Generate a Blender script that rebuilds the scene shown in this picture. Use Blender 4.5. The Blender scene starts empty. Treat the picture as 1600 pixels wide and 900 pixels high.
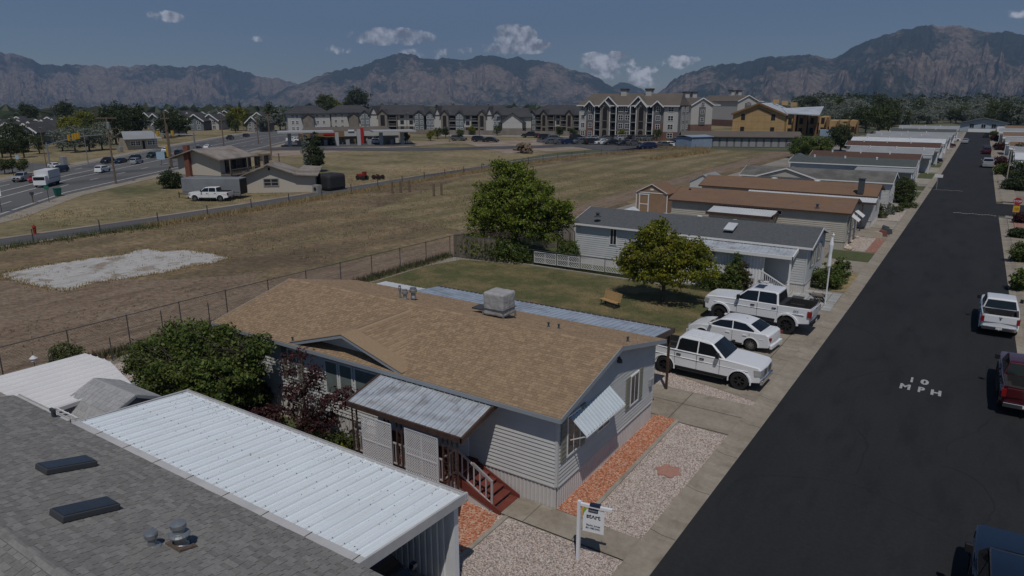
import bpy, bmesh, math, random
import numpy as np
from mathutils import Matrix, Vector
PI = math.pi
SC = bpy.context.scene
COL = SC.collection
rng = random.Random(7)

# ------------------------------------------------------------ camera, world, sun, exposure
CAM_H, FPX, PITCH, YAW = 13.0, 1088.0, 0.265, 0.579
cam_d = bpy.data.cameras.new('camera'); cam = bpy.data.objects.new('camera', cam_d); COL.objects.link(cam)
cam_d.sensor_width = 36; cam_d.lens = FPX / 1600 * 36; cam_d.clip_start = .2; cam_d.clip_end = 60000
cam.location = (0, 0, CAM_H); cam.rotation_euler = (PI/2 - PITCH, 0, YAW)
SC.camera = cam
SC.view_settings.view_transform = 'Standard'; SC.view_settings.look = 'None'
SC.view_settings.exposure = -0.74; SC.view_settings.gamma = 1.0
SUN = Vector((.295, -.47, 1.0)).normalized()            # towards the sun: right of and behind the camera, high
sun_d = bpy.data.lights.new('sun', 'SUN'); sun_d.energy = 4.4; sun_d.angle = math.radians(.5); sun_d.color = (1, .955, .9)
sun = bpy.data.objects.new('sun', sun_d); COL.objects.link(sun)
sun.rotation_euler = SUN.to_track_quat('Z', 'Y').to_euler()
ELEV = math.asin(SUN.z); AZ = math.atan2(SUN.x, SUN.y)
W = bpy.data.worlds.new('World'); SC.world = W; W.use_nodes = True
nt = W.node_tree; nt.nodes.clear()
def wn(t, **k):
    n = nt.nodes.new(t)
    for a, b in k.items(): setattr(n, a, b)
    return n
def wl(a, b): nt.links.new(a, b)
sky = wn('ShaderNodeTexSky', sky_type='NISHITA', sun_disc=False, sun_elevation=ELEV, sun_rotation=AZ, altitude=1400, air_density=1.0, dust_density=.25, ozone_density=4.5)
bg = wn('ShaderNodeBackground'); bg.inputs[1].default_value = .072
out = wn('ShaderNodeOutputWorld')
# cumulus low over the mountains: noise on the sky direction, bounded to soft masses
tc = wn('ShaderNodeTexCoord')
def cloud_dir(px, py):
    c, s = math.cos(PITCH), math.sin(PITCH)
    h = px-800; v = py-450; g = FPX*c - v*s; z = -FPX*s - v*c
    return Vector((h*math.cos(YAW)-g*math.sin(YAW), h*math.sin(YAW)+g*math.cos(YAW), z)).normalized()
nz = wn('ShaderNodeTexNoise'); nz.inputs['Scale'].default_value = 34; nz.inputs['Detail'].default_value = 9; nz.inputs['Roughness'].default_value = .58
nz2 = wn('ShaderNodeTexNoise'); nz2.inputs['Scale'].default_value = 75; nz2.inputs['Detail'].default_value = 6
wl(tc.outputs['Generated'], nz.inputs['Vector']); wl(tc.outputs['Generated'], nz2.inputs['Vector'])
CLOUDS = [(612,57,58,12,1.15),(652,61,26,7,.9),(578,61,26,7,.8),(803,56,32,16,1.25),(838,73,38,10,1.05),(785,77,48,9,.8),(722,79,28,6,.6),
          (528,77,17,8,.9),(250,26,28,8,.75),(403,59,11,6,.5),(948,90,40,9,.85),(1000,94,30,8,.6),(1056,96,34,10,.8),(985,112,80,12,.34),(940,104,80,11,.34),(1020,126,50,10,.3),(680,84,60,8,.35),(1600,20,20,6,.4)]
acc = None
for (px, py, rx, ry, amp) in CLOUDS:
    d = cloud_dir(px, py); e = d.cross(Vector((0,0,1))).normalized(); u = e.cross(d).normalized()
    def dot(vec, off, k):
        m = wn('ShaderNodeVectorMath', operation='DOT_PRODUCT'); wl(tc.outputs['Generated'], m.inputs[0]); m.inputs[1].default_value = vec
        q = wn('ShaderNodeMath', operation='MULTIPLY'); wl(m.outputs['Value'], q.inputs[0]); q.inputs[1].default_value = k
        w = wn('ShaderNodeMath', operation='POWER'); 
        ab = wn('ShaderNodeMath', operation='ABSOLUTE'); wl(q.outputs[0], ab.inputs[0]); wl(ab.outputs[0], w.inputs[0]); w.inputs[1].default_value = 2
        return w.outputs[0]
    a = dot(e, 0, FPX/rx/1.15); b = dot(u, 0, FPX/ry/1.15)
    s = wn('ShaderNodeMath', operation='ADD'); wl(a, s.inputs[0]); wl(b, s.inputs[1])
    f = wn('ShaderNodeMath', operation='MULTIPLY_ADD'); wl(s.outputs[0], f.inputs[0]); f.inputs[1].default_value = -amp; f.inputs[2].default_value = amp
    front = wn('ShaderNodeVectorMath', operation='DOT_PRODUCT'); wl(tc.outputs['Generated'], front.inputs[0]); front.inputs[1].default_value = d
    gt = wn('ShaderNodeMath', operation='GREATER_THAN'); wl(front.outputs['Value'], gt.inputs[0]); gt.inputs[1].default_value = .5
    mu = wn('ShaderNodeMath', operation='MULTIPLY', use_clamp=True); wl(f.outputs[0], mu.inputs[0]); wl(gt.outputs[0], mu.inputs[1])
    if acc is None: acc = mu.outputs[0]
    else:
        mx = wn('ShaderNodeMath', operation='MAXIMUM'); wl(acc, mx.inputs[0]); wl(mu.outputs[0], mx.inputs[1]); acc = mx.outputs[0]
# cover = smoothstep(mask + (noise-.5)*k)
nn = wn('ShaderNodeMath', operation='MULTIPLY_ADD'); wl(nz.outputs['Fac'], nn.inputs[0]); nn.inputs[1].default_value = 5.2; nn.inputs[2].default_value = -2.75
sm = wn('ShaderNodeMath', operation='ADD'); wl(nn.outputs[0], sm.inputs[0]); wl(acc, sm.inputs[1])
gate = wn('ShaderNodeMapRange', interpolation_type='SMOOTHSTEP'); wl(acc, gate.inputs[0]); gate.inputs[1].default_value = 0; gate.inputs[2].default_value = .25
mr = wn('ShaderNodeMapRange', interpolation_type='SMOOTHSTEP'); wl(sm.outputs[0], mr.inputs[0]); mr.inputs[1].default_value = .0; mr.inputs[2].default_value = .62; mr.inputs[4].default_value = .93
cv = wn('ShaderNodeMath', operation='MULTIPLY'); wl(mr.outputs[0], cv.inputs[0]); wl(gate.outputs[0], cv.inputs[1])
off_ = wn('ShaderNodeVectorMath', operation='ADD'); wl(tc.outputs['Generated'], off_.inputs[0]); off_.inputs[1].default_value = (.002, -.003, .0075)
nz3 = wn('ShaderNodeTexNoise'); nz3.inputs['Scale'].default_value = 34; nz3.inputs['Detail'].default_value = 5; nz3.inputs['Roughness'].default_value = .58; wl(off_.outputs[0], nz3.inputs['Vector'])
lit_ = wn('ShaderNodeMath', operation='SUBTRACT'); wl(nz.outputs['Fac'], lit_.inputs[0]); wl(nz3.outputs['Fac'], lit_.inputs[1])  # sunlit tops and grey undersides of the clouds painted into their colour
lit2 = wn('ShaderNodeMath', operation='MULTIPLY_ADD'); wl(nz2.outputs['Fac'], lit2.inputs[0]); lit2.inputs[1].default_value = .25; wl(lit_.outputs[0], lit2.inputs[2])
cr = wn('ShaderNodeMapRange'); wl(lit2.outputs[0], cr.inputs[0]); cr.inputs[1].default_value = .03; cr.inputs[2].default_value = .24; cr.inputs[3].default_value = 5.5; cr.inputs[4].default_value = 21
cc = wn('ShaderNodeCombineColor')
for i, k in enumerate((.96, 1.0, 1.07)):
    m = wn('ShaderNodeMath', operation='MULTIPLY'); wl(cr.outputs[0], m.inputs[0]); m.inputs[1].default_value = k; wl(m.outputs[0], cc.inputs[i])
mixc = wn('ShaderNodeMix', data_type='RGBA'); wl(cv.outputs[0], mixc.inputs[0]); hs_ = wn('ShaderNodeHueSaturation'); hs_.inputs['Saturation'].default_value = 1.06; wl(sky.outputs[0], hs_.inputs['Color']); wl(hs_.outputs[0], mixc.inputs[6]); wl(cc.outputs[0], mixc.inputs[7])
wl(mixc.outputs[2], bg.inputs[0]); wl(bg.outputs[0], out.inputs[0])

# ------------------------------------------------------------ survey: a photo pixel seen on a level plane -> metres (x across the street, y along it)
def S(px, py, z=0.0):
    c, s = math.cos(PITCH), math.sin(PITCH)
    h = px-800; v = py-450; g = FPX*c - v*s; zz = -FPX*s - v*c
    r = Vector((h*math.cos(YAW)-g*math.sin(YAW), h*math.sin(YAW)+g*math.cos(YAW), zz))
    p = r * ((z-CAM_H)/zz)
    return (p.x, p.y)
def dist(x, y): return math.hypot(x, y)

# ------------------------------------------------------------ materials
def rgb(c): return (c[0], c[1], c[2], 1)
def mat(name, c1, c2=None, scale=1.0, rough=.8, metal=0.0, bump=0.0, bscale=None, detail=5, island=0.0, spec=.35, c3=None, scale3=.1, f3=(.45,.6), stretch=None, streak=None, speck=None, coat=0, obj=False, lo=.35, hi=.65, grit=None, wave=None):
    m = bpy.data.materials.new(name); m.use_nodes = True
    t = m.node_tree; N = t.nodes; L = t.links; b = N['Principled BSDF']
    b.inputs['Roughness'].default_value = rough; b.inputs['Metallic'].default_value = metal
    b.inputs['Specular IOR Level'].default_value = spec
    if coat: b.inputs['Coat Weight'].default_value = coat; b.inputs['Coat Roughness'].default_value = .05
    g = N.new('ShaderNodeNewGeometry'); vec = g.outputs['Position']
    if obj:
        tcn = N.new('ShaderNodeTexCoord'); vec = tcn.outputs['Object']
    if stretch:
        mp = N.new('ShaderNodeMapping'); mp.inputs['Scale'].default_value = stretch; L.new(vec, mp.inputs[0]); vs = mp.outputs[0]
    else: vs = vec
    col = None
    if c2 is not None:
        n = N.new('ShaderNodeTexNoise'); n.inputs['Scale'].default_value = scale; n.inputs['Detail'].default_value = detail; n.inputs['Roughness'].default_value = .62
        L.new(vs, n.inputs['Vector'])
        r = N.new('ShaderNodeMapRange'); L.new(n.outputs['Fac'], r.inputs[0]); r.inputs[1].default_value = lo; r.inputs[2].default_value = hi
        x = N.new('ShaderNodeMix'); x.data_type = 'RGBA'; L.new(r.outputs[0], x.inputs[0]); x.inputs[6].default_value = rgb(c1); x.inputs[7].default_value = rgb(c2); col = x.outputs[2]
    if c3 is not None:
        n = N.new('ShaderNodeTexNoise'); n.inputs['Scale'].default_value = scale3; n.inputs['Detail'].default_value = 6; n.inputs['Roughness'].default_value = .6; L.new(vs, n.inputs['Vector'])
        r = N.new('ShaderNodeMapRange'); L.new(n.outputs['Fac'], r.inputs[0]); r.inputs[1].default_value = f3[0]; r.inputs[2].default_value = f3[1]
        x = N.new('ShaderNodeMix'); x.data_type = 'RGBA'; L.new(r.outputs[0], x.inputs[0])
        if col: L.new(col, x.inputs[6])
        else: x.inputs[6].default_value = rgb(c1)
        x.inputs[7].default_value = rgb(c3); col = x.outputs[2]
    if streak:     # (direction scale vector, scale, colour, amount)
        mp = N.new('ShaderNodeMapping'); mp.inputs['Scale'].default_value = streak[0]; L.new(vec, mp.inputs[0])
        n = N.new('ShaderNodeTexNoise'); n.inputs['Scale'].default_value = streak[1]; n.inputs['Detail'].default_value = 4; L.new(mp.outputs[0], n.inputs['Vector'])
        r = N.new('ShaderNodeMapRange'); L.new(n.outputs['Fac'], r.inputs[0]); r.inputs[1].default_value = .45; r.inputs[2].default_value = .68; r.inputs[4].default_value = streak[3]
        x = N.new('ShaderNodeMix'); x.data_type = 'RGBA'; L.new(r.outputs[0], x.inputs[0])
        if col: L.new(col, x.inputs[6])
        else: x.inputs[6].default_value = rgb(c1)
        x.inputs[7].default_value = rgb(streak[2]); col = x.outputs[2]
    if speck:      # (scale, [colours]) : stones, each cell its own colour
        v = N.new('ShaderNodeTexVoronoi'); v.inputs['Scale'].default_value = speck[0]; L.new(vec, v.inputs['Vector'])
        sp = N.new('ShaderNodeSeparateColor'); L.new(v.outputs['Color'], sp.inputs[0])
        ramp = N.new('ShaderNodeValToRGB'); ramp.color_ramp.interpolation = 'CONSTANT'
        cs = speck[1]; el = ramp.color_ramp.elements
        while len(el) < len(cs): el.new(.5)
        for i, c in enumerate(cs): el[i].position = i/len(cs); el[i].color = rgb(c)
        L.new(sp.outputs[0], ramp.inputs[0])
        x = N.new('ShaderNodeMix'); x.data_type = 'RGBA'; x.inputs[0].default_value = speck[2] if len(speck) > 2 else .85
        if col: L.new(col, x.inputs[6])
        else: x.inputs[6].default_value = rgb(c1)
        L.new(ramp.outputs[0], x.inputs[7]); col = x.outputs[2]
    if wave:       # mown bands: (period in metres across x, wobble, colour, amount)
        w = N.new('ShaderNodeTexWave'); w.wave_type = 'BANDS'; w.bands_direction = 'X'; w.inputs['Scale'].default_value = .314/wave[0]; w.inputs['Distortion'].default_value = wave[1]; w.inputs['Detail'].default_value = 3; w.inputs['Detail Scale'].default_value = .3; L.new(vec, w.inputs['Vector'])
        r = N.new('ShaderNodeMapRange'); L.new(w.outputs['Fac'], r.inputs[0]); r.inputs[1].default_value = .3; r.inputs[2].default_value = .8; r.inputs[4].default_value = wave[3]
        x = N.new('ShaderNodeMix'); x.data_type = 'RGBA'; L.new(r.outputs[0], x.inputs[0])
        if col: L.new(col, x.inputs[6])
        else: x.inputs[6].default_value = rgb(c1)
        x.inputs[7].default_value = rgb(wave[2]); col = x.outputs[2]
    if grit:
        n = N.new('ShaderNodeTexNoise'); n.inputs['Scale'].default_value = grit[0]; n.inputs['Detail'].default_value = 8; n.inputs['Roughness'].default_value = .75; L.new(vec, n.inputs['Vector'])
        r = N.new('ShaderNodeMapRange'); L.new(n.outputs['Fac'], r.inputs[0]); r.inputs[1].default_value = .3; r.inputs[2].default_value = .7; r.inputs[3].default_value = 1-grit[1]; r.inputs[4].default_value = 1+grit[1]
        h = N.new('ShaderNodeHueSaturation'); L.new(r.outputs[0], h.inputs['Value'])
        if col: L.new(col, h.inputs['Color'])
        else: h.inputs['Color'].default_value = rgb(c1)
        col = h.outputs[0]
    if island:
        oi = N.new('ShaderNodeObjectInfo'); a = N.new('ShaderNodeMath'); a.operation = 'ADD'; L.new(g.outputs['Random Per Island'], a.inputs[0]); L.new(oi.outputs['Random'], a.inputs[1])
        fr = N.new('ShaderNodeMath'); fr.operation = 'FRACT'; L.new(a.outputs[0], fr.inputs[0])
        r = N.new('ShaderNodeMapRange'); L.new(fr.outputs[0], r.inputs[0]); r.inputs[3].default_value = 1-island; r.inputs[4].default_value = 1+island
        h = N.new('ShaderNodeHueSaturation'); L.new(r.outputs[0], h.inputs['Value'])
        if col: L.new(col, h.inputs['Color'])
        else: h.inputs['Color'].default_value = rgb(c1)
        col = h.outputs[0]
    if col: L.new(col, b.inputs['Base Color'])
    else: b.inputs['Base Color'].default_value = rgb(c1)
    if bump:
        n = N.new('ShaderNodeTexNoise'); n.inputs['Scale'].default_value = bscale or scale*3; n.inputs['Detail'].default_value = 4; L.new(vec, n.inputs['Vector'])
        k = N.new('ShaderNodeBump'); k.inputs['Strength'].default_value = 1; k.inputs['Distance'].default_value = bump; L.new(n.outputs['Fac'], k.inputs['Height']); L.new(k.outputs[0], b.inputs['Normal'])
    return m
M = {}
def P(name, *a, **k): M[name] = mat(name, *a, **k)
P('valley', (.10,.105,.06), (.17,.14,.09), .012, c3=(.05,.065,.035), scale3=.02, f3=(.42,.6), bump=.1, bscale=.5)
P('lot', (.28,.25,.22), (.22,.20,.175), .5, c3=(.2,.17,.13), scale3=.12, bump=.01, bscale=9, grit=(4,.2))
P('asphalt', (.019,.0195,.021), (.024,.0245,.026), .35, rough=.85, spec=.25, c3=(.014,.0145,.016), scale3=.9, f3=(.5,.72), stretch=(1,.25,1), bump=.003, bscale=60, grit=(7,.22))
P('old_asphalt', (.075,.075,.078), (.10,.098,.095), .3, rough=.9, c3=(.055,.055,.057), scale3=.15, bump=.004, bscale=20, stretch=(1,.3,1))
P('arterial', (.095,.095,.097), (.125,.12,.117), .15, rough=.9, c3=(.07,.07,.072), scale3=.3, f3=(.5,.65), stretch=(.35,.12,1))
P('crack', (.010,.010,.011), rough=.7)
P('concrete', (.26,.235,.195), (.33,.30,.255), .9, c3=(.20,.175,.14), scale3=.7, f3=(.52,.7), bump=.004, bscale=25, grit=(6,.15))
P('concrete_warm', (.25,.215,.17), (.30,.265,.215), .6, c3=(.16,.135,.10), scale3=.9, f3=(.55,.75), streak=((.15,1.2,1),1.2,(.2,.17,.13),.6), bump=.004, bscale=25, grit=(5,.18))
P('joint', (.10,.09,.075))
P('paver', (.30,.30,.29), (.38,.38,.365), 2.0, island=.15, bump=.005, bscale=30)
P('white_gravel', (.36,.31,.28), rough=.95, speck=(31,[(.53,.46,.41),(.40,.315,.27),(.25,.185,.155),(.48,.37,.315),(.60,.54,.49),(.34,.27,.23),(.18,.14,.12)],.95), bump=.03, bscale=22)
P('gravel3', (.36,.31,.28), rough=.95, speck=(13,[(.50,.45,.42),(.36,.3,.25),(.22,.18,.15),(.44,.35,.28)],.9), bump=.03, bscale=14)
P('red_gravel', (.40,.16,.09), rough=.95, speck=(21,[(.42,.16,.085),(.33,.11,.06),(.50,.22,.12),(.24,.085,.05),(.46,.26,.17),(.52,.36,.27)],.95), bump=.03, bscale=22)
P('red_gravel_far', (.3,.15,.11), rough=.95, speck=(13,[(.30,.15,.11),(.24,.11,.08),(.36,.21,.16),(.2,.1,.08)],.9), bump=.03, bscale=14)
P('red_stone', (.33,.17,.13), (.38,.21,.16), 6, bump=.01, bscale=30)
P('lawn', (.068,.080,.028), (.11,.10,.042), 1.3, rough=.95, c3=(.19,.145,.07), scale3=.42, f3=(.44,.64), bump=.03, bscale=18, detail=8, grit=(5,.35))
P('lawn_green', (.058,.074,.028), (.085,.098,.038), 2.0, rough=.95, bump=.03, bscale=20)
P('dry_patch', (.30,.24,.12), (.2,.15,.08), 2.0, bump=.03, bscale=12)
P('dirt', (.165,.118,.080), (.21,.158,.112), .35, rough=.95, c3=(.12,.084,.058), scale3=.5, f3=(.5,.7), bump=.07, bscale=3.5, stretch=(2.2,.45,1), detail=9, grit=(2.6,.5))
P('field', (.165,.115,.066), (.245,.18,.105), .22, rough=.95, c3=(.11,.074,.05), scale3=.09, f3=(.46,.64), streak=((.9,.07,1),.55,(.115,.105,.05),.6), bump=.16, bscale=2.2, detail=12, grit=(1.7,.55), wave=(7,9,(.105,.085,.045),.4))
P('field_green', (.145,.115,.058), (.235,.178,.10), .16, rough=.95, c3=(.085,.085,.036), scale3=.06, f3=(.48,.66), streak=((.4,.1,1),.3,(.24,.19,.11),.6), bump=.14, bscale=1.6, detail=12, grit=(1.5,.5), wave=(5.5,9,(.10,.09,.042),.5))
P('field_far', (.165,.135,.068), (.25,.19,.11), .06, rough=.95, c3=(.10,.095,.042), scale3=.04, f3=(.45,.6), streak=((.15,.8,1),.12,(.27,.21,.12),.6), bump=.1, bscale=1, detail=12, grit=(.7,.5))
P('dirt_pale', (.215,.165,.12), (.175,.13,.092), .6, rough=.95, grit=(3,.3))
P('bare_dirt', (.26,.20,.155), (.32,.26,.21), .08, c3=(.2,.15,.11), scale3=.2, bump=.05, bscale=1, grit=(.8,.3))
P('white_slab', (.37,.36,.345), (.44,.43,.415), .5, rough=.95, c3=(.24,.20,.155), scale3=.42, f3=(.53,.60), streak=((1.6,.35,1),1.3,(.29,.275,.255),.6), grit=(3,.12), detail=10)
P('paint_white', (.62,.62,.60), (.5,.5,.48), 3.0)
P('road_line', (.42,.42,.40), (.25,.25,.24), 1.5)
P('road_yellow', (.35,.24,.05), (.2,.15,.05), 1.5)
P('stencil', (.36,.36,.365), (.24,.24,.245), 9.0, lo=.45, hi=.6)

# ------------------------------------------------------------ building helpers
ROOTM = {}
class MB:
    def __init__(s): s.v = []; s.f = []; s.m = []
    def poly(s, pts, mi=0):
        n = len(s.v); s.v += [tuple(p) for p in pts]; s.f.append(tuple(range(n, n+len(pts)))); s.m.append(mi); return s
    def box(s, x0, x1, y0, y1, z0, z1, mi=0, T=None):
        p = [(x0,y0,z0),(x1,y0,z0),(x1,y1,z0),(x0,y1,z0),(x0,y0,z1),(x1,y0,z1),(x1,y1,z1),(x0,y1,z1)]
        if T is not None: p = [tuple(T @ Vector(q)) for q in p]
        n = len(s.v); s.v += p
        for f in ((0,3,2,1),(4,5,6,7),(0,1,5,4),(1,2,6,5),(2,3,7,6),(3,0,4,7)): s.f.append(tuple(n+i for i in f)); s.m.append(mi)
        return s
    def hexa(s, a, b, mi=0):     # two matching quads a (bottom), b (top)
        n = len(s.v); s.v += [tuple(p) for p in list(a)+list(b)]; k = len(a)
        s.f.append(tuple(n+i for i in reversed(range(k)))); s.f.append(tuple(n+k+i for i in range(k))); s.m += [mi, mi]
        for i in range(k): s.f.append((n+i, n+(i+1)%k, n+k+(i+1)%k, n+k+i)); s.m.append(mi)
        return s
    def slab(s, quad, th, mi=0):   # quad in space thickened downwards
        q = [Vector(p) for p in quad]; return s.hexa([p-Vector((0,0,th)) for p in q], q, mi)
    def bar(s, a, b, w, h=None, mi=0, n=4, w2=None):
        a, b = Vector(a), Vector(b); d = b-a
        if d.length < 1e-6: return s
        h = h or w; d.normalize(); up = Vector((0,0,1)) if abs(d.z) < .95 else Vector((0,1,0))
        x = d.cross(up).normalized(); y = x.cross(d).normalized(); k = w2/w if w2 is not None else 1
        if n == 4: off = [(-1,-1),(1,-1),(1,1),(-1,1)]
        else: off = [(math.cos(2*PI*i/n), math.sin(2*PI*i/n)) for i in range(n)]
        A = [a + x*(o[0]*w/2) + y*(o[1]*h/2) for o in off]; B = [b + x*(o[0]*w/2*k) + y*(o[1]*h/2*k) for o in off]
        base = len(s.v); s.v += [tuple(p) for p in A+B]; L = len(off)
        s.f.append(tuple(base+i for i in reversed(range(L)))); s.f.append(tuple(base+L+i for i in range(L))); s.m += [mi, mi]
        for i in range(L): s.f.append((base+i, base+(i+1)%L, base+L+(i+1)%L, base+L+i)); s.m.append(mi)
        return s
    def tube(s, pts, r, mi=0, n=6):
        for i in range(len(pts)-1): 
            ra = r[i] if isinstance(r, (list, tuple)) else r; rb = r[i+1] if isinstance(r, (list, tuple)) else r
            s.bar(pts[i], pts[i+1], ra*2, None, mi, n, rb*2)
        return s
    def lathe(s, prof, n=16, c=(0,0,0), axis='z', mi=0, cap=True):
        base = len(s.v)
        for r, z in prof:
            for i in range(n):
                a = 2*PI*i/n; p = (r*math.cos(a), r*math.sin(a), z)
                if axis == 'y': p = (p[0], z, p[1])
                if axis == 'x': p = (z, p[0], p[1])
                s.v.append((p[0]+c[0], p[1]+c[1], p[2]+c[2]))
        for j in range(len(prof)-1):
            for i in range(n):
                a = base+j*n+i; b = base+j*n+(i+1)%n; s.f.append((a, b, b+n, a+n)); s.m.append(mi)
        if cap:
            s.f.append(tuple(base+i for i in reversed(range(n)))); s.m.append(mi)
            s.f.append(tuple(base+(len(prof)-1)*n+i for i in range(n))); s.m.append(mi)
        return s
    def mesh(s, name, mats, inv=None, smooth=False):
        me = bpy.data.meshes.new(name); v = s.v
        if inv is not None: v = [tuple(inv @ Vector(p)) for p in v]
        me.from_pydata(v, [], s.f)
        for q in (mats if isinstance(mats, (list, tuple)) else [mats]): me.materials.append(M[q] if isinstance(q, str) else q)
        me.polygons.foreach_set('material_index', s.m)
        if smooth: me.polygons.foreach_set('use_smooth', [True]*len(me.polygons))
        me.update(); return me
    def build(s, name, mats, parent=None, local=False, smooth=False, **tags):
        inv = None
        if parent is not None and not local:
            R = ROOTM.get(parent.name)
            if R is not None: inv = R.inverted()
        me = s.mesh(name, mats, inv, smooth)
        o = bpy.data.objects.new(name, me); COL.objects.link(o)
        if parent is not None:
            o.parent = parent
            if parent.name in ROOTM: ROOTM[o.name] = ROOTM[parent.name]
        for k, val in tags.items(): o['category' if k == 'cat' else k] = val
        return o
def tag(o, label=None, cat=None, group=None, kind=None):
    if label: o['label'] = label
    if cat: o['category'] = cat
    if group: o['group'] = group
    if kind: o['kind'] = kind
    return o
def thing(name, label, cat, loc=(0,0,0), rz=0, group=None):
    o = bpy.data.objects.new(name, None); COL.objects.link(o); o.empty_display_size = .3
    o.location = loc; o.rotation_euler = (0,0,rz)
    ROOTM[o.name] = Matrix.Translation(Vector(loc)) @ Matrix.Rotation(rz, 4, 'Z')
    return tag(o, label, cat, group)
def inst(name, me, parent, loc=(0,0,0), rot=None, local=False, scale=None):   # an object sharing a mesh; loc in world unless local
    o = bpy.data.objects.new(name, me); COL.objects.link(o)
    if parent is not None:
        o.parent = parent; R = ROOTM.get(parent.name)
        if R is not None: ROOTM[o.name] = R
        T = Matrix.Translation(Vector(loc)) @ (rot if rot is not None else Matrix())
        if not local and R is not None: T = R.inverted() @ T
        if scale: T = T @ Matrix.Diagonal((*scale, 1))
        o.matrix_local = T
    else:
        o.location = loc
        if rot is not None: o.rotation_euler = rot.to_euler()
    return o
def copy_tree(o, parent=None):
    c = o.copy(); COL.objects.link(c); c.parent = parent
    for ch in list(o.children): copy_tree(ch, c)
    return c
def sheet(name, pts, z, m, kind='structure', label=None, cat=None, parent=None):
    b = MB(); b.poly([(p[0], p[1], z) for p in pts]); o = b.build(name, m, parent)
    if kind and parent is None: o['kind'] = kind
    if label: tag(o, label, cat)
    return o
def rect(x0, x1, y0, y1): return [(x0,y0),(x1,y0),(x1,y1),(x0,y1)]
def bevel(o, w, seg=2, ang=35):
    m = o.modifiers.new('bevel', 'BEVEL'); m.width = w; m.segments = seg; m.limit_method = 'ANGLE'; m.angle_limit = math.radians(ang); m.harden_normals = False
    return o

# ------------------------------------------------------------ the ground
def strip_(pts, w): return [(x-w*rng.uniform(.6,1.1), y) for x, y in pts]+[(x+w*rng.uniform(.6,1.1), y) for x, y in pts[::-1]]
def GZ(x, y):      # the plateau ends past the town and falls to the wide valley floor
    t = min(1, max(0, (math.hypot(x, y)-640)/2200)); return -.06-165*t*t*(3-2*t)
gb = MB(); rad_ = [0,60,200,400,560,640,720,800,900,1050,1200,1400,1700,2000,2400,2900,3600,6000,14000]; na = 48
gb.v = [(r*math.cos(2*PI*a/na), r*math.sin(2*PI*a/na), GZ(r, 0)) for r in rad_ for a in range(na)]
for i in range(len(rad_)-1):
    for a in range(na): gb.f.append((i*na+a, (i+1)*na+a, (i+1)*na+(a+1)%na, i*na+(a+1)%na)); gb.m.append(0)
gb.build('ground', 'valley', kind='structure')
sheet('field_beyond_lane', [(-700,-60),(-78,-60),(-79,80),(-88,150),(-60,420),(-160,520),(-700,520)], -.045, 'field_far')
sheet('dry_field', [(-76,-60),(-36,-60),(-36,190),(-62,190),(-74,174),(-80,128),(-78,82),(-74,50)], -.04, 'field')
sheet('green_strip', [(-60,60),(-42,56),(-44,190),(-62,190),(-72,150),(-74,100)], -.03, 'field_green')
sheet('dirt_track', [(-46,-60),(-36.2,-60),(-36.2,60),(-38.2,100),(-38,190),(-42,190),(-41.5,100),(-40.5,55),(-43,30)], -.022, 'dirt')
sheet('dirt_bank', [(-66,-30),(-44,-30),(-42,30),(-45,33),(-49,28),(-56,24),(-64,17),(-68,5)], -.03, 'dirt')
sheet('meadow', [(-96,30),(-77,-10),(-77,30),(-76,50),(-79,80),(-84,112),(-128,96),(-112,60)], -.034, 'field_far')
for x0 in (-38.3,-40.1):
    lp = [(x0+.22*math.sin(y*.09)+rng.uniform(-.06,.06)-(0 if y < 50 else (y-50)*.02), y) for y in range(-10, 180, 3)]; sheet('wheel_rut', strip_(lp, .19), -.016, 'dirt_pale')
# the cast concrete slab left in the field: a ragged sheet
sl = [S(*p) for p in ((0,428),(60,416),(130,405),(190,398),(215,390),(232,388),(250,392),(290,390),(322,394),(345,399),(356,403),(338,409),(300,416),(270,422),(240,428),(205,434),(165,438),(145,442),(128,446),(112,452),(96,455),(80,450),(62,447),(45,443),(20,437))]
rag = []
for i in range(len(sl)):
    a, b = Vector(sl[i]), Vector(sl[(i+1) % len(sl)]); n = max(2, int((b-a).length/.3))
    for k in range(n):
        q = a.lerp(b, k/n); rag.append((q.x+rng.uniform(-.16,.16), q.y+rng.uniform(-.16,.16)))
sheet('concrete_slab', rag, -.018, 'white_slab')
# private lane across the field
def strip(left, right): return left + right[::-1]
def offs(pts, d):
    r = []
    for i, p in enumerate(pts):
        a = Vector(pts[max(0,i-1)]); b = Vector(pts[min(len(pts)-1,i+1)]); t = (b-a).normalized(); n = Vector((-t.y, t.x)); q = Vector(p)+n*d; r.append((q.x, q.y))
    return r
lane = [(-77,-40),(-76,5),(-75.5,28),(-75.2,40),(-75.6,55),(-77.5,75),(-79.5,99),(-81,128),(-80,150),(-74,174),(-66,186)]
sheet('lane_verge', strip(offs(lane, -2.9), offs(lane, 2.7)), -.014, 'bare_dirt')
sheet('lane', strip(offs(lane, -2.1), offs(lane, 1.9)), .0, 'old_asphalt')
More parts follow.
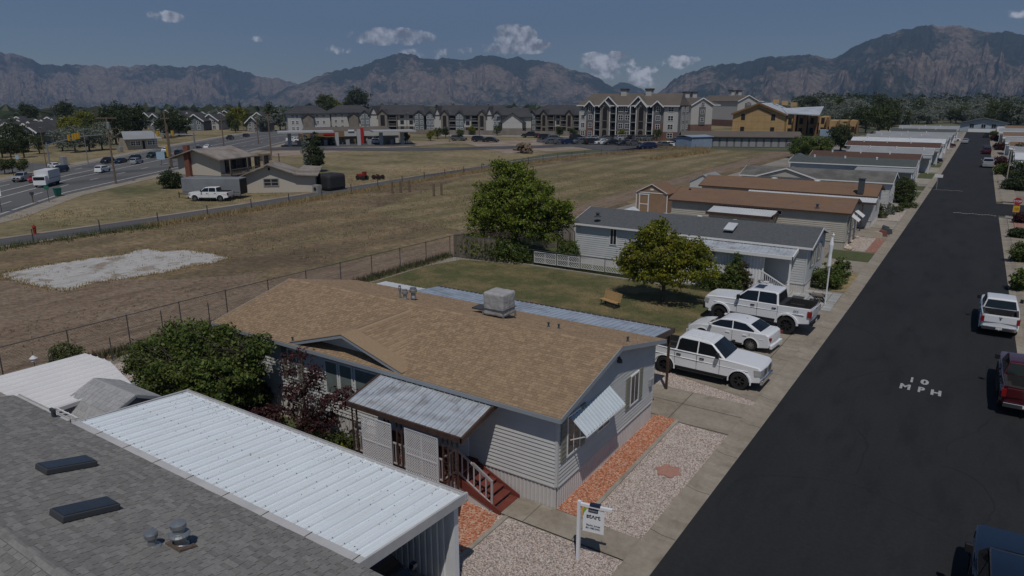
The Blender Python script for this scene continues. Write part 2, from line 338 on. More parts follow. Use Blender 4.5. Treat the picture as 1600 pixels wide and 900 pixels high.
# arterial road with its verge, lanes and turning bay
art_n = [(-78,14),(-91.6,33.8),(-105.9,47.3),(-136.6,91.1),(-180,147.6),(-225,214),(-272,300)]
art_f = [(-112,14),(-133,50),(-152.8,71.6),(-190,113),(-235.7,170),(-262,215),(-292,300)]
sheet('arterial_verge', strip(offs(art_n, -2.5), offs(art_f, 3.0)), -.01, 'concrete_warm')
sheet('arterial_road', strip(art_n, art_f), .01, 'arterial')
sheet('side_road', [(-145,52),(-154,72),(-260,40),(-260,24)], .004, 'arterial')
sheet('gas_road', [(-166,128),(-158,119),(-120,142),(-98,170),(-92,190),(-99,196),(-106,178),(-125,152)], .004, 'old_asphalt')
b = MB()
def lerp2(a, b_, t): return [(p[0]+(q[0]-p[0])*t, p[1]+(q[1]-p[1])*t) for p, q in zip(a, b_)]
def along(pts, step=3.0):
    r = []
    for i in range(len(pts)-1):
        a, c = Vector(pts[i]), Vector(pts[i+1]); n = max(1, int((c-a).length/step))
        r += [tuple(a.lerp(c, k/n)) for k in range(n)]
    return r + [pts[-1]]
for t, dash, w in ((.06,0,.3),(.27,1,.2),(.45,0,.25),(.62,0,.25),(.80,1,.2),(.95,0,.2)):
    q = along(lerp2(art_n, art_f, t)); Lq = offs(q, w/2+.06); Rq = offs(q, -w/2-.06)
    for i in range(len(q)-1):
        if dash and i % 3: continue
        b.poly([(Rq[i][0],Rq[i][1],.025),(Rq[i+1][0],Rq[i+1][1],.025),(Lq[i+1][0],Lq[i+1][1],.025),(Lq[i][0],Lq[i][1],.025)])
b.build('road_markings', 'road_line', kind='structure')
# parking and bare lot by the apartments
sheet('bare_lot', [S(400,238),S(520,228),S(700,221),S(840,219),(-84,214),(-62,222),(-72,196),(-82,186),S(790,240),S(720,222),S(640,229),S(420,245)], -.02, 'bare_dirt')
sheet('gas_forecourt', [S(440,231),S(650,228),S(640,218),S(450,218)], -.005, 'old_asphalt')
sheet('apartment_lot', [S(840,212),S(1070,228),S(1075,222),S(1065,233),S(950,236),S(838,222)], .0, 'old_asphalt')
sheet('front_path', [S(690,207.5),S(905,211),S(905,214),S(690,213)], .01, 'concrete')

# the street, its rolled kerbs and the side street
lk = [(-6.12,-40),(-6.05,10),(-5.98,16),(-5.72,27),(-5.5,38),(-5.3,49),(-4.95,80),(-4.6,120),(-4.25,184),(-3.95,260),(-3.9,345)]
rk = [(3.42,-40),(3.42,30),(3.42,44),(3.36,97),(3.3,110),(3.35,184),(3.6,260),(3.75,345)]
sheet('street', lk[::1] + rk[::-1], .0, 'asphalt')
sheet('side_street', [(3.2,98.2),(40,98.2),(40,109.2),(3.2,109.2)], -.004, 'asphalt')
def kerb(name, inner, w, side, mname='concrete_warm'):
    outer = offs(inner, side*w); b = MB(); gut = offs(inner, side*w*.55)
    for i in range(len(inner)-1):
        a, a2 = inner[i], inner[i+1]; g, g2 = gut[i], gut[i+1]; o, o2 = outer[i], outer[i+1]
        q1 = [(a[0],a[1],.004),(a2[0],a2[1],.004),(g2[0],g2[1],.012),(g[0],g[1],.012)]
        q2 = [(g[0],g[1],.012),(g2[0],g2[1],.012),(o2[0],o2[1],.10),(o[0],o[1],.10)]
        q3 = [(o[0],o[1],.10),(o2[0],o2[1],.10),(o2[0],o2[1],-.05),(o[0],o[1],-.05)]
        for q in (q1, q2, q3): b.poly(q if side < 0 else q[::-1])
        # control joints
    return b.build(name, mname, kind='structure')
kl = kerb('kerb', along(lk, 3), .85, 1); 
rks = [(3.42,-40),(3.42,30),(3.42,44),(3.36,96)]; kerb('kerb', along(rks, 3), .7, -1)
rkn = [(3.3,111),(3.35,184),(3.6,260),(3.75,345)]; kerb('kerb', along(rkn, 3), .7, -1)
jb = MB()
for y in np.arange(6, 200, 3.05):
    i = max(k for k in range(len(lk)) if lk[k][1] <= y); a, c = lk[i], lk[min(i+1, len(lk)-1)]; x = a[0]+(c[0]-a[0])*(y-a[1])/max(.1,(c[1]-a[1]))
    jb.poly([(x-.47,y,.0155),(x-.02,y,.0085),(x-.02,y+.03,.0085),(x-.47,y+.03,.0155)])
    jb.poly([(x-.85,y,.106),(x-.47,y,.0165),(x-.47,y+.03,.0165),(x-.85,y+.03,.106)])
jb.build('kerb_joints', 'joint', kind='structure')
# cracks wandering over the seal coat
cb = MB(); r2 = random.Random(3)
for k in range(24):
    x, y = r2.uniform(-5.4, 3), r2.uniform(14, 58); a = r2.choice((PI/2, PI/2, r2.uniform(0, PI))) + r2.uniform(-.3,.3); w = r2.uniform(.005, .012)
    for j in range(r2.randint(6, 26)):
        a += r2.uniform(-.35,.35); L = r2.uniform(.2,.5); x2, y2 = x+math.cos(a)*L, y+math.sin(a)*L
        if not (-5.4 < x2 < 3.2): break
        nx, ny = -math.sin(a)*w, math.cos(a)*w
        cb.poly([(x-nx,y-ny,.004),(x2-nx,y2-ny,.004),(x2+nx,y2+ny,.004),(x+nx,y+ny,.004)]); x, y = x2, y2
cb.build('street_cracks', 'crack', kind='stuff')
bm_ = MB()
for (x0, x1, y) in ((-1.1, 3.2, 97.4),(-4.3,-.6,121.5)):
    n = 14
    for i in range(n):
        xa = x0+(x1-x0)*i/n; xb = x0+(x1-x0)*(i+.8)/n; yy = y+.25*math.sin(i*1.3)
        bm_.poly([(xa,yy-.16,.005),(xb,yy-.13,.005),(xb,yy+.15,.005),(xa,yy+.12,.005)])
bm_.build('worn_stop_line', 'concrete', kind='structure')
# lots: pale concrete and soil under everything left and right of the kerbs
ow = offs(lk, .80)
sheet('home_lots', [(-35.9,-40)] + [ow[0]] + ow[1:] + [(-36,345)], -.012, 'lot')
sheet('right_walk', [(4.1,-40),(4.1,96),(6.3,96),(6.3,-40)], .09, 'concrete_warm')
sheet('right_walk', [(4.0,111),(4.05,184),(4.4,345),(6.0,345),(5.8,184),(5.6,111)], .09, 'concrete_warm')
sheet('right_lots', [(4,-40),(60,-40),(60,345),(4,345)], -.02, 'lot')
kw = 6.82
sheet('gravel_yard', [(-35,17),(-10.9,16.4),(-6.68,16.4),(-6.7,10),(-6.8,-5),(-35,-5)], .010, 'white_gravel')
sheet('gravel_bed', [(-8.72,17.7),(-6.66,17.6),(-6.42,25.85),(-8.72,25.95)], .020, 'white_gravel')
sheet('red_gravel_bed', [(-9.82,17.66),(-8.84,17.66),(-8.80,26.15),(-9.82,26.15)], .025, 'red_gravel')
sheet('red_gravel_patch', [(-13.6,13.2),(-10.9,13.0),(-10.9,15.2),(-11.2,16.3),(-13.6,16.5)], .018, 'red_gravel')
b = MB(); b.box(-8.86,-8.72,17.66,26.1,0,.06); b.build('garden_edging', 'concrete', kind='structure')
b = MB(); b.box(-11.0,-10.86,12.9,16.4,0,.06); b.build('garden_edging', 'concrete', kind='structure')
b = MB(); b.poly([(-13.4,16.45,.045),(-6.7,16.42,.045),(-6.68,17.62,.045),(-13.4,17.6,.045)]); b.build('front_walk', 'concrete_warm', kind='structure')
jb = MB()
for x in (-12.0,-10.35,-8.6): jb.poly([(x,16.45,.049),(x+.025,16.45,.049),(x+.025,17.6,.049),(x,17.6,.049)])
jb.build('walk_joints', 'joint', kind='structure')
# driveways beside and behind the house
sheet('driveway', [(-24,26.2),(-9.8,26.2),(-8.8,26.0),(-6.5,26.0),(-6.32,29.3),(-24,29.3)], .022, 'concrete_warm')
sheet('gravel_strip', [(-24,29.3),(-6.35,29.3),(-6.33,29.75),(-11,31.0),(-24,31.0)], .014, 'white_gravel')
sheet('driveway', [(-24,31.0),(-11,31.0),(-6.33,29.75),(-6.1,45.6),(-6.1,46.4),(-9.4,48.6),(-12.3,48.6),(-12.6,39.2),(-12.3,34.2),(-24,33.5)], .026, 'concrete_warm')
jb = MB()
for (x0,y0,x1,y1) in ((-12.2,34.3,-6.4,33.6),(-12.4,38.4,-6.4,38.0),(-12.2,36.3,-6.4,35.8),(-9.2,26.1,-9.2,29.2),(-7.4,31,-7.2,46),(-24,27.9,-6.5,27.8),(-11.5,42.2,-6.3,42.2)):
    d = Vector((x1-x0,y1-y0)).normalized(); nx, ny = -d.y*.02, d.x*.02
    jb.poly([(x0-nx,y0-ny,.030),(x1-nx,y1-ny,.030),(x1+nx,y1+ny,.030),(x0+nx,y0+ny,.030)])
jb.build('driveway_joints', 'joint', kind='structure')
sheet('lawn', [(-35.6,22),(-27.5,22),(-27.5,30),(-24,30.5),(-24,33.5),(-12.3,34.2),(-12.6,39.2),(-12.3,48.4),(-20.5,47.0),(-28.5,46.8),(-34.7,45.4),(-35.7,42)], .012, 'lawn')
sheet('front_lawn', [(-27,13.5),(-12.8,13.5),(-13.5,17.4),(-27,17.4)], .012, 'lawn_green')
sheet('neighbour_lawn', [(-35.5,46.8),(-20,47.4),(-19,49),(-24,57),(-35.5,57)], .008, 'lawn_green')
sheet('small_lawn', [(-9.4,62.9),(-5.75,62.9),(-5.72,66.9),(-9.5,66.8)], .02, 'lawn_green')
sheet('dry_lawn', [(-7.6,51.7),(-5.95,51.7),(-5.9,57.9),(-7.9,57.9)], .02, 'dry_patch')
sheet('neighbour_driveway', [(-9.4,58.0),(-5.85,58.0),(-5.8,62.8),(-9.4,62.8)], .018, 'concrete_warm')
sheet('stone_bed', [(-9.2,67.2),(-6.85,67.2),(-6.75,74.6),(-9.2,74.6)], .018, 'gravel3')
sheet('red_stone_bed', [(-6.84,67.2),(-5.65,67.2),(-5.5,74.6),(-6.75,74.6)], .018, 'red_gravel_far')
for y0, y1, m_ in ((74.7,80.5,'concrete_warm'),(81,86,'concrete'),(86.5,96,'gravel3'),(98,102,'concrete'),(103,109,'lawn_green'),(111,117,'lawn_green'),(119,125,'lawn_green'),(128,137,'concrete'),(138,148,'lawn_green'),(150,160,'concrete'),(162,170,'lawn_green')):
    x = -5.95 + (y0-75)/100*.95
    sheet('lawn' if 'lawn' in m_ else 'neighbour_driveway' if 'conc' in m_ else 'stone_bed', rect(-8.6 if y0 < 100 else -7.7, x, y0, y1), .02, m_)
# grey paver terrace beside the lifted pickup: each paver its own
pv = MB().box(-.285,.285,-.285,.285,0,.045).mesh('paver', 'paver')
gp_ = thing('paver_terrace', 'grey square paver terrace at the foot of the second home\'s steps', 'terrace', (-8.2,46.6,0))
for i in range(6):
    for j in range(8):
        x = -9.5+i*.6; y = 46.5+j*.6
        inst('paver', pv, gp_, (x, y, .012+rng.uniform(0,.006)), Matrix.Rotation(rng.uniform(-.01,.01), 4, 'Z'))
# flower shaped stepping pavers in the gravel bed
fp = thing('stepping_pad', 'reddish scalloped stone pad lying in the pale gravel bed', 'stepping stone', (-7.6,21.95,0))
pc = []
for i in range(30):
    a = 2*PI*i/30; r = .43+.07*math.cos(6*a); pc.append((r*math.cos(a), r*math.sin(a)))
pm = MB(); pm.hexa([(-7.6+x*.95, 21.95+y*.95, .015) for x, y in pc], [(-7.6+x, 21.95+y, .05) for x, y in pc]); pm.build('stone', 'red_stone', fp)
# speed lettering
def text_mesh(body, size, extrude=0, offset=0, align='CENTER'):
    c = bpy.data.curves.new('lettering', 'FONT'); c.body = body; c.size = size; c.extrude = extrude; c.offset = offset; c.align_x = align; c.resolution_u = 3
    o = bpy.data.objects.new('lettering', c); COL.objects.link(o); bpy.context.view_layer.update()
    me = bpy.data.meshes.new_from_object(o.evaluated_get(bpy.context.evaluated_depsgraph_get())); bpy.data.objects.remove(o); me.name = 'lettering'; return me
def text(name, body, size, m_, T, parent=None, extrude=0, offset=0, align='CENTER', local=False):
    me = text_mesh(body, size, extrude, offset, align); me.materials.clear(); me.materials.append(M[m_])
    o = bpy.data.objects.new(name, me); COL.objects.link(o)
    if parent is not None:
        o.parent = parent; R = ROOTM.get(parent.name); o.matrix_local = T if local or R is None else R.inverted() @ T
    else: o.matrix_world = T
    return o
t1 = thing('speed_marking', 'faded white 10 MPH lettering painted on the dark street', 'road marking', (-.55,35.8,.005))
for ch, x, y, sx, sy in (('1',-.95,36.2,.8,1),('0',-.42,36.2,1.05,1),('M',-1.15,35.1,.95,1),('P',-.5,35.08,.85,1),('H',.1,35.05,1.0,1)):
    text('letter', ch, 1.0, 'stencil', Matrix.Translation((x,y,.006)) @ Matrix.Diagonal((.62*sx,.92*sy,1,1)), t1, offset=.045)

# ------------------------------------------------------------ mountains
P('mountain', (.255,.185,.15), (.19,.13,.105), .006, rough=1, bump=18, bscale=.012, detail=10)
def mountain_mat(name, rock1, rock2, green1, green2, foot):
    m = bpy.data.materials.new(name); m.use_nodes = True; t = m.node_tree; N = t.nodes; L = t.links; b = N['Principled BSDF']
    b.inputs['Roughness'].default_value = 1; b.inputs['Specular IOR Level'].default_value = 0
    g = N.new('ShaderNodeNewGeometry')
    def noise(sc, det, st=None, rough=.62):
        n = N.new('ShaderNodeTexNoise'); n.inputs['Scale'].default_value = sc; n.inputs['Detail'].default_value = det; n.inputs['Roughness'].default_value = rough
        if st:
            mp = N.new('ShaderNodeMapping'); mp.inputs['Scale'].default_value = st; L.new(g.outputs['Position'], mp.inputs[0]); L.new(mp.outputs[0], n.inputs['Vector'])
        else: L.new(g.outputs['Position'], n.inputs['Vector'])
        return n.outputs['Fac']
    def rng_(v, a, c, lo=0, hi=1):
        r = N.new('ShaderNodeMapRange'); L.new(v, r.inputs[0]); r.inputs[1].default_value = a; r.inputs[2].default_value = c; r.inputs[3].default_value = lo; r.inputs[4].default_value = hi; return r.outputs[0]
    def mixc(f, a, c):
        x = N.new('ShaderNodeMix'); x.data_type = 'RGBA'; L.new(f, x.inputs[0])
        for i, q in ((6, a), (7, c)):
            if isinstance(q, tuple): x.inputs[i].default_value = rgb(q)
            else: L.new(q, x.inputs[i])
        return x.outputs[2]
    def add(a, c, op='ADD'):
        x = N.new('ShaderNodeMath'); x.operation = op; L.new(a, x.inputs[0])
        if isinstance(c, float): x.inputs[1].default_value = c
        else: L.new(c, x.inputs[1])
        return x.outputs[0]
    at = N.new('ShaderNodeAttribute'); at.attribute_name = 'veg'
    rock = mixc(rng_(noise(.02, 12, (1,1,.35)), .38, .62), rock1, rock2)
    green = mixc(rng_(noise(.03, 10), .35, .65), green1, green2)
    f = add(add(noise(.0022, 6, (1,1,.7)), add(noise(.018, 10, (1,1,.6), .7), .85, 'MULTIPLY')), at.outputs['Fac'])
    c = mixc(rng_(f, .86, 1.03), rock, green)
    sz = N.new('ShaderNodeSeparateXYZ'); L.new(g.outputs['Position'], sz.inputs[0])
    ft = add(sz.outputs[2], add(noise(.004, 8), 220.0, 'MULTIPLY'))
    c = mixc(rng_(ft, 70, 130), mixc(rng_(noise(.008, 8), .46, .56), foot, green1), c)
    L.new(c, b.inputs['Base Color'])
    k = N.new('ShaderNodeBump'); k.inputs['Distance'].default_value = 70; k.inputs['Strength'].default_value = 1; L.new(noise(.012, 12, None, .65), k.inputs['Height']); L.new(k.outputs[0], b.inputs['Normal'])
    M[name] = m
mountain_mat('mountain_rock', (.275,.22,.17), (.15,.125,.10), (.020,.036,.026), (.045,.060,.040), (.19,.16,.115))

def vnoise(x, y, seed):
    xi = np.floor(x).astype(np.int64); yi = np.floor(y).astype(np.int64); fx = x-xi; fy = y-yi
    fx = fx*fx*(3-2*fx); fy = fy*fy*(3-2*fy)
    def h(a, b):
        n = (a*374761393 + b*668265263 + seed*974634777) & 0xffffffff; n = ((n ^ (n >> 13))*1274126177) & 0xffffffff
        return ((n ^ (n >> 16)) & 0xffff)/65535.0
    return (h(xi,yi)*(1-fx)+h(xi+1,yi)*fx)*(1-fy)+(h(xi,yi+1)*(1-fx)+h(xi+1,yi+1)*fx)*fy
def ridged(x, y, seed, oct=5):
    a = 1; s = 0; w = 0
    for o in range(oct):
        n = 1-np.abs(2*vnoise(x, y, seed+o)-1); s = s+a*n*n; w += a; a *= .5; x = x*2.03+5.1; y = y*2.03+2.7
    return s/w
def fbm(x, y, seed, oct=5):
    a = 1; s = 0; w = 0
    for o in range(oct): s = s+a*vnoise(x, y, seed+o); w += a; a *= .5; x = x*2.03+5.1; y = y*2.03+2.7
    return s/w
def mountain_range(name, sky_pts, D1, D0, seed, label_, step=2.5, gul=26, vegbias=None):
    px = np.arange(sky_pts[0][0], sky_pts[-1][0]+.1, step); ys = np.interp(px, [p[0] for p in sky_pts], [p[1] for p in sky_pts])
    ys = ys + (fbm(px/26, px*0, seed+50)-.5)*6 + (ridged(px/15, px*0+.5, seed+51, 6)-.45)*7
    c, s_ = math.cos(PITCH), math.sin(PITCH)
    h = px-800; v = ys-450; g = FPX*c - v*s_; z = -FPX*s_ - v*c; X = h*math.cos(YAW)-g*math.sin(YAW); Y = h*math.sin(YAW)+g*math.cos(YAW); R = np.hypot(X, Y)
    dx, dy, el = X/R, Y/R, z/R
    nr = 150; t = np.linspace(0, 1.25, nr); A, T = np.meshgrid(np.arange(len(px))*step, t)
    Hr = CAM_H + el*D1
    warp = (fbm(A/60, T*3, seed+9)-.5)*60
    rd = ridged((A+warp)/gul*.45, T*2.2, seed, 6); rd2 = ridged((A+warp*.5)/11, T*5.5, seed+20, 4)
    big = fbm(A/130, T*1.6, seed+31, 3)
    base = np.clip(T, 0, 1)**1.15
    env = np.clip(T*2.2, 0, 1)*np.clip((1-T)*3.2, 0, 1)
    prof = base*(1-.55*env*(1-rd)) + env*(.16*(rd-.5)+.09*(rd2-.5)+.22*(big-.5))
    prof = np.where(T > 1, 1-(T-1)*1.7, prof); prof = np.clip(prof, -.05, 1.02)
    prof = np.where(T <= .985, np.minimum(prof, .10+.895*T), prof)
    D = D0+(D1-D0)*T + (fbm(A/40, T*0, seed+77)-.5)*(D1-D0)*.1*(1-T)
    Z = (Hr[None,:]+165)*prof - 167
    # keep the skyline: nothing in front may rise over the measured profile
    lim = CAM_H + (el[None,:])*D*.992; Z = np.where(T < .97, np.minimum(Z, lim), Z)
    VX = dx[None,:]*D; VY = dy[None,:]*D; n = len(px)
    co = np.stack([VX, VY, Z], -1).reshape(-1, 3)
    idx = np.arange(nr*n).reshape(nr, n); f = np.stack([idx[:-1,:-1], idx[:-1,1:], idx[1:,1:], idx[1:,:-1]], -1).reshape(-1, 4)
    me = bpy.data.meshes.new(name); me.from_pydata(co.tolist(), [], f.tolist()); me.materials.append(M['mountain_rock'])
    at = me.attributes.new('veg', 'FLOAT', 'POINT')
    veg = .62*(fbm(A/70, T*3.2, seed+90, 4)-.5) + .22*(.5-rd) + (np.abs(T-.55) > .36)*0 + np.interp(T, [0,.2,.45,.6,.8,.92,1.1],[.0,.10,.04,-.08,-.10,.06,.12])
    if vegbias is not None: veg = veg+vegbias
    at.data.foreach_set('value', veg.reshape(-1).astype(np.float32)); me.polygons.foreach_set('use_smooth', [False]*len(f))
    o = bpy.data.objects.new(name, me); COL.objects.link(o); o['kind'] = 'structure'; return o
mountain_range('mountains', [(-900,90),(-500,110),(-200,118),(-60,92),(0,82),(22,83),(45,91),(62,98),(100,100),(135,99),(165,104),(210,101),(225,100),(270,103),(300,103),(340,100),(372,107),(395,115),(420,121),(440,124),(470,131),(520,150),(560,170)], 9000, 5600, 11, '', vegbias=-.04)
mountain_range('mountains', [(940,142),(970,126),(1000,136),(1020,146),(1060,168)], 9500, 8200, 15, '', vegbias=.1)
mountain_range('mountains', [(380,172),(420,152),(445,137),(475,127),(500,117),(525,110),(565,103),(585,93),(603,86),(625,81),(650,87),(670,90),(700,91),(720,91),(745,87),(770,85),(800,89),(830,91),(860,97),(880,102),(905,111),(935,120),(950,130),(985,146),(1005,166)], 7600, 4700, 23, '')
mountain_range('mountains', [(1000,172),(1025,150),(1040,135),(1055,124),(1075,114),(1100,104),(1130,99),(1160,96),(1200,87),(1225,84),(1255,84),(1285,88),(1305,89),(1320,80),(1335,72),(1352,64),(1370,58),(1390,51),(1410,46),(1435,42),(1455,39),(1490,39),(1515,42),(1545,49),(1570,47),(1600,53),(1700,60),(1900,52),(2300,90),(2900,80)], 6600, 3300, 37, '', vegbias=.03)

# ------------------------------------------------------------ foliage
def leafmat(name, c1, c2, isl=.4, rough=.55, trans=.38, scale=.9):
    P(name, c1, c2, scale, rough=rough, island=isl, spec=.3)
    t = M[name].node_tree; b = t.nodes['Principled BSDF']; o = t.nodes['Material Output']
    tr = t.nodes.new('ShaderNodeBsdfTranslucent'); mx = t.nodes.new('ShaderNodeMixShader'); mx.inputs[0].default_value = trans
    for l in list(t.links):
        if l.to_socket == b.inputs['Base Color']: t.links.new(l.from_socket, tr.inputs['Color'])
    t.links.new(b.outputs[0], mx.inputs[1]); t.links.new(tr.outputs[0], mx.inputs[2]); t.links.new(mx.outputs[0], o.inputs['Surface'])
leafmat('leaf_green', (.10,.145,.020), (.195,.235,.030), .5)
leafmat('leaf_lime', (.13,.155,.014), (.215,.20,.018), .4)
leafmat('leaf_bush', (.07,.10,.022), (.125,.165,.036), .5)
leafmat('leaf_plum', (.055,.020,.022), (.085,.032,.032), .5)
leafmat('leaf_dark', (.034,.052,.020), (.066,.085,.028), .5)
leafmat('leaf_sage', (.17,.195,.155), (.24,.265,.215), .4)
leafmat('leaf_mid', (.055,.08,.022), (.10,.12,.035), .5)
leafmat('leaf_far', (.022,.038,.018), (.075,.085,.045), .55, scale=.03)
leafmat('leaf_brown', (.07,.045,.03), (.11,.07,.05), .4)
P('bark', (.07,.055,.042), (.11,.09,.07), 8, rough=.95, bump=.02, bscale=30)
P('grass_blade', (.34,.26,.13), (.24,.17,.08), 1.5, island=.4)
P('weed', (.06,.08,.03), (.10,.11,.04), 2, island=.4)

def quads_mesh(name, C, A, B, m_):       # centres, half-axes
    n = len(C); co = np.empty((n,4,3)); co[:,0] = C-A; co[:,1] = C+B*.8-A*.1; co[:,2] = C+A; co[:,3] = C-B*.8+A*.1
    me = bpy.data.meshes.new(name); me.vertices.add(n*4); me.vertices.foreach_set('co', co.reshape(-1).astype(np.float32))
    me.loops.add(n*4); me.loops.foreach_set('vertex_index', np.arange(n*4)); me.polygons.add(n); me.polygons.foreach_set('loop_start', np.arange(n)*4); me.polygons.foreach_set('loop_total', np.full(n, 4))
    me.materials.append(M[m_]); me.update(); me.validate(); return me
def unit(a): return a/np.maximum(1e-6, np.linalg.norm(a, axis=-1, keepdims=True))
def crown_mesh(name, seed, lobes, n, leaf, m_, shell=.55, droop=.2, clump=.38, per=26):
    """lobes: (x,y,z,rx,ry,rz). leaves sit in clumps scattered through the lobes, mostly near their surface"""
    r = np.random.default_rng(seed); lobes = np.array(lobes, float); vol = lobes[:,3]*lobes[:,4]*lobes[:,5]; w = vol**.62; w /= w.sum()
    nc = max(6, n//per); k = r.choice(len(lobes), nc, p=w); d = unit(r.normal(size=(nc,3))); rad = (shell+(1-shell)*r.random(nc))**.6 * (1+.10*r.normal(size=nc))
    cc = lobes[k,:3] + d*lobes[k,3:]*rad[:,None]
    cs = clump*(.5+r.random(nc)); ki = r.integers(0, nc, n)
    off = r.normal(size=(n,3))*np.array([1,1,.6]); C = cc[ki] + off*cs[ki,None]*.55
    nrm = unit(d[ki]*.5 + r.normal(size=(n,3))*.75 + np.array([0,0,.45])); tvec = unit(np.cross(nrm, r.normal(size=(n,3)))); b2 = np.cross(nrm, tvec)
    s = leaf*(.6+.8*r.random(n)); A = tvec*s[:,None]*.62; A[:,2] -= droop*s*.4; return quads_mesh(name, C, A, b2*s[:,None]*.42, m_)
def limbs(mb, base, tips, r0, seed, mid=.45):
    r = random.Random(seed); b = Vector(base)
    for t in tips:
        t = Vector(t); m1 = b.lerp(t, .35)+Vector((r.uniform(-.2,.2), r.uniform(-.2,.2), .12*(t-b).length)); m2 = b.lerp(t, .7)+Vector((r.uniform(-.2,.2), r.uniform(-.2,.2), .06*(t-b).length))
        mb.tube([b, m1, m2, t], [r0, r0*.68, r0*.4, r0*.12], n=5)
        for j in range(3):
            q = m1.lerp(m2, .3+.35*j); e = q+Vector((r.uniform(-1,1), r.uniform(-1,1), r.uniform(.2,.9)))*((t-b).length*.28); mb.tube([q, e], [r0*.32, r0*.06], n=4)
def tree(name, label, loc, lobes, n, leaf, m_, trunk_h, trunk_r, seed, group=None, cat='tree', clump=.38, shell=.55, per=26, lean=(0,0), multi=1, spr=0):
    if spr:
        r0 = random.Random(seed+99); base_l = list(lobes); lobes = list(lobes)
        for _ in range(spr):
            l = r0.choice(base_l); a = r0.uniform(0, 2*PI); e = r0.uniform(-.1, 1.45); s_ = r0.uniform(.12,.30)*min(1.3, l[3]); lobes.append((l[0]+l[3]*math.cos(a)*math.cos(e)*1.08, l[1]+l[4]*math.sin(a)*math.cos(e)*1.08, l[2]+l[5]*math.sin(e)*1.1, s_, s_, s_*r0.uniform(.9,1.7)))
        base_tips = base_l
    t = thing(name, label, cat, (loc[0], loc[1], 0), 0, group)
    crown = bpy.data.objects.new('crown', crown_mesh('crown', seed, lobes, n, leaf, m_, clump=clump, shell=shell, per=per)); COL.objects.link(crown); crown.parent = t
    mb = MB(); r = random.Random(seed)
    for k in range(multi):
        ox, oy = (0,0) if multi == 1 else (r.uniform(-.15,.15), r.uniform(-.15,.15)); top = Vector((lean[0]+ox*3, lean[1]+oy*3, trunk_h))
        mb.tube([(ox,oy,-.1),(ox+lean[0]*.4,oy+lean[1]*.4,trunk_h*.5),top], [trunk_r*1.25/multi**.4, trunk_r*.95/multi**.4, trunk_r*.8/multi**.4], n=8)
        tips = [(l[0]+r.uniform(-.3,.3)*l[3], l[1]+r.uniform(-.3,.3)*l[4], l[2]+r.uniform(-.1,.5)*l[5]) for l in lobes if multi == 1 or r.random() < .6]
        limbs(mb, top, tips, trunk_r*.6/multi**.4, seed+k)
    o = mb.build('trunk', 'bark', t, local=True); return t
def blob_lobes(seed, R, H, z0, n=7, flat=1.0):
    r = random.Random(seed); L = [(0,0,z0+H*.5,R*.72,R*.72,H*.46)]
    for i in range(n):
        a = 2*PI*i/n+r.uniform(-.5,.5); q = R*r.uniform(.42,.78); h = z0+H*r.uniform(.22,.82); k = 1-.45*abs((h-z0)/H-.45)*2
        L.append((q*math.cos(a)*k, q*math.sin(a)*k, h, R*r.uniform(.34,.5), R*r.uniform(.34,.5), H*r.uniform(.18,.28)))
    return L
# shared far tree kinds (crown + trunk meshes)
FT = []
for k, (m_, R, H, z0) in enumerate((('leaf_dark',3.6,7.5,1.5),('leaf_sage',4.2,7,1),('leaf_mid',3.4,7,1.6),('leaf_sage',4.8,8,1.2),('leaf_dark',2.6,9,1.2),('leaf_mid',4.4,8.2,1.5),('leaf_dark',4.6,8.8,1.2),('leaf_lime',3.6,6.2,1.4))):
    cm = crown_mesh('crown', 100+k, blob_lobes(k+4, R, H, z0, 8), 3000, .42, m_, clump=.85, shell=.5, per=22)
    mb = MB(); mb.tube([(0,0,-.1),(0,0,z0+H*.35),(.3,.2,z0+H*.7)], [.3,.2,.06], n=6); limbs(mb, (0,0,z0+.4), [(R*.5,0,z0+H*.5),(-R*.5,.4,z0+H*.5),(0,-R*.5,z0+H*.6)], .16, k)
    FT.append((cm, mb.mesh('trunk', 'bark'), m_, R, H+z0))
def far_tree(kind, x, y, s, label, group=None, name='tree', sz=None):
    t = thing(name, label, 'tree', (x, y, 0), rng.uniform(0, 6.28), group); q = (s, s, sz or s)
    for nm, me in (('crown', FT[kind][0]), ('trunk', FT[kind][1])):
        o = bpy.data.objects.new(nm, me); COL.objects.link(o); o.parent = t; o.scale = q
    return t

# ------------------------------------------------------------ vehicles
P('car_white', (.70,.71,.72), rough=.25, spec=.5, coat=.6); P('car_silver', (.36,.37,.38), rough=.3, metal=.3, coat=.5); P('car_black', (.012,.013,.015), rough=.25, spec=.5, coat=.7)
P('car_blue', (.004,.010,.024), rough=.25, coat=.7); P('car_red', (.055,.004,.007), rough=.25, coat=.7); P('car_grey', (.09,.095,.10), rough=.3, coat=.6); P('car_navy', (.01,.018,.06), rough=.3, coat=.6)
P('car_bright_red', (.30,.02,.015), rough=.35, coat=.4); P('car_tan', (.24,.2,.15), rough=.3, coat=.5); P('car_green', (.02,.045,.035), rough=.3, coat=.5)
P('car_glass', (.008,.010,.012), rough=.06, spec=.6); P('tyre', (.016,.016,.016), (.022,.021,.02), 6, rough=.85); P('alloy', (.32,.32,.33), rough=.3, metal=.8); P('dark_alloy', (.05,.05,.055), rough=.3, metal=.7)
P('black_trim', (.014,.014,.015), rough=.6); P('chrome', (.55,.55,.56), rough=.15, metal=1.0); P('tail_red', (.20,.008,.008), rough=.2, coat=.5); P('lamp_clear', (.42,.43,.44), rough=.1, metal=.4, coat=.8); P('amber', (.45,.16,.02), rough=.3)
P('plate', (.6,.6,.58), rough=.5); P('bedliner', (.022,.022,.023), (.03,.03,.03), 5, rough=.9); P('tarp_black', (.02,.021,.023), (.03,.03,.032), 4, rough=.7, bump=.02, bscale=6)

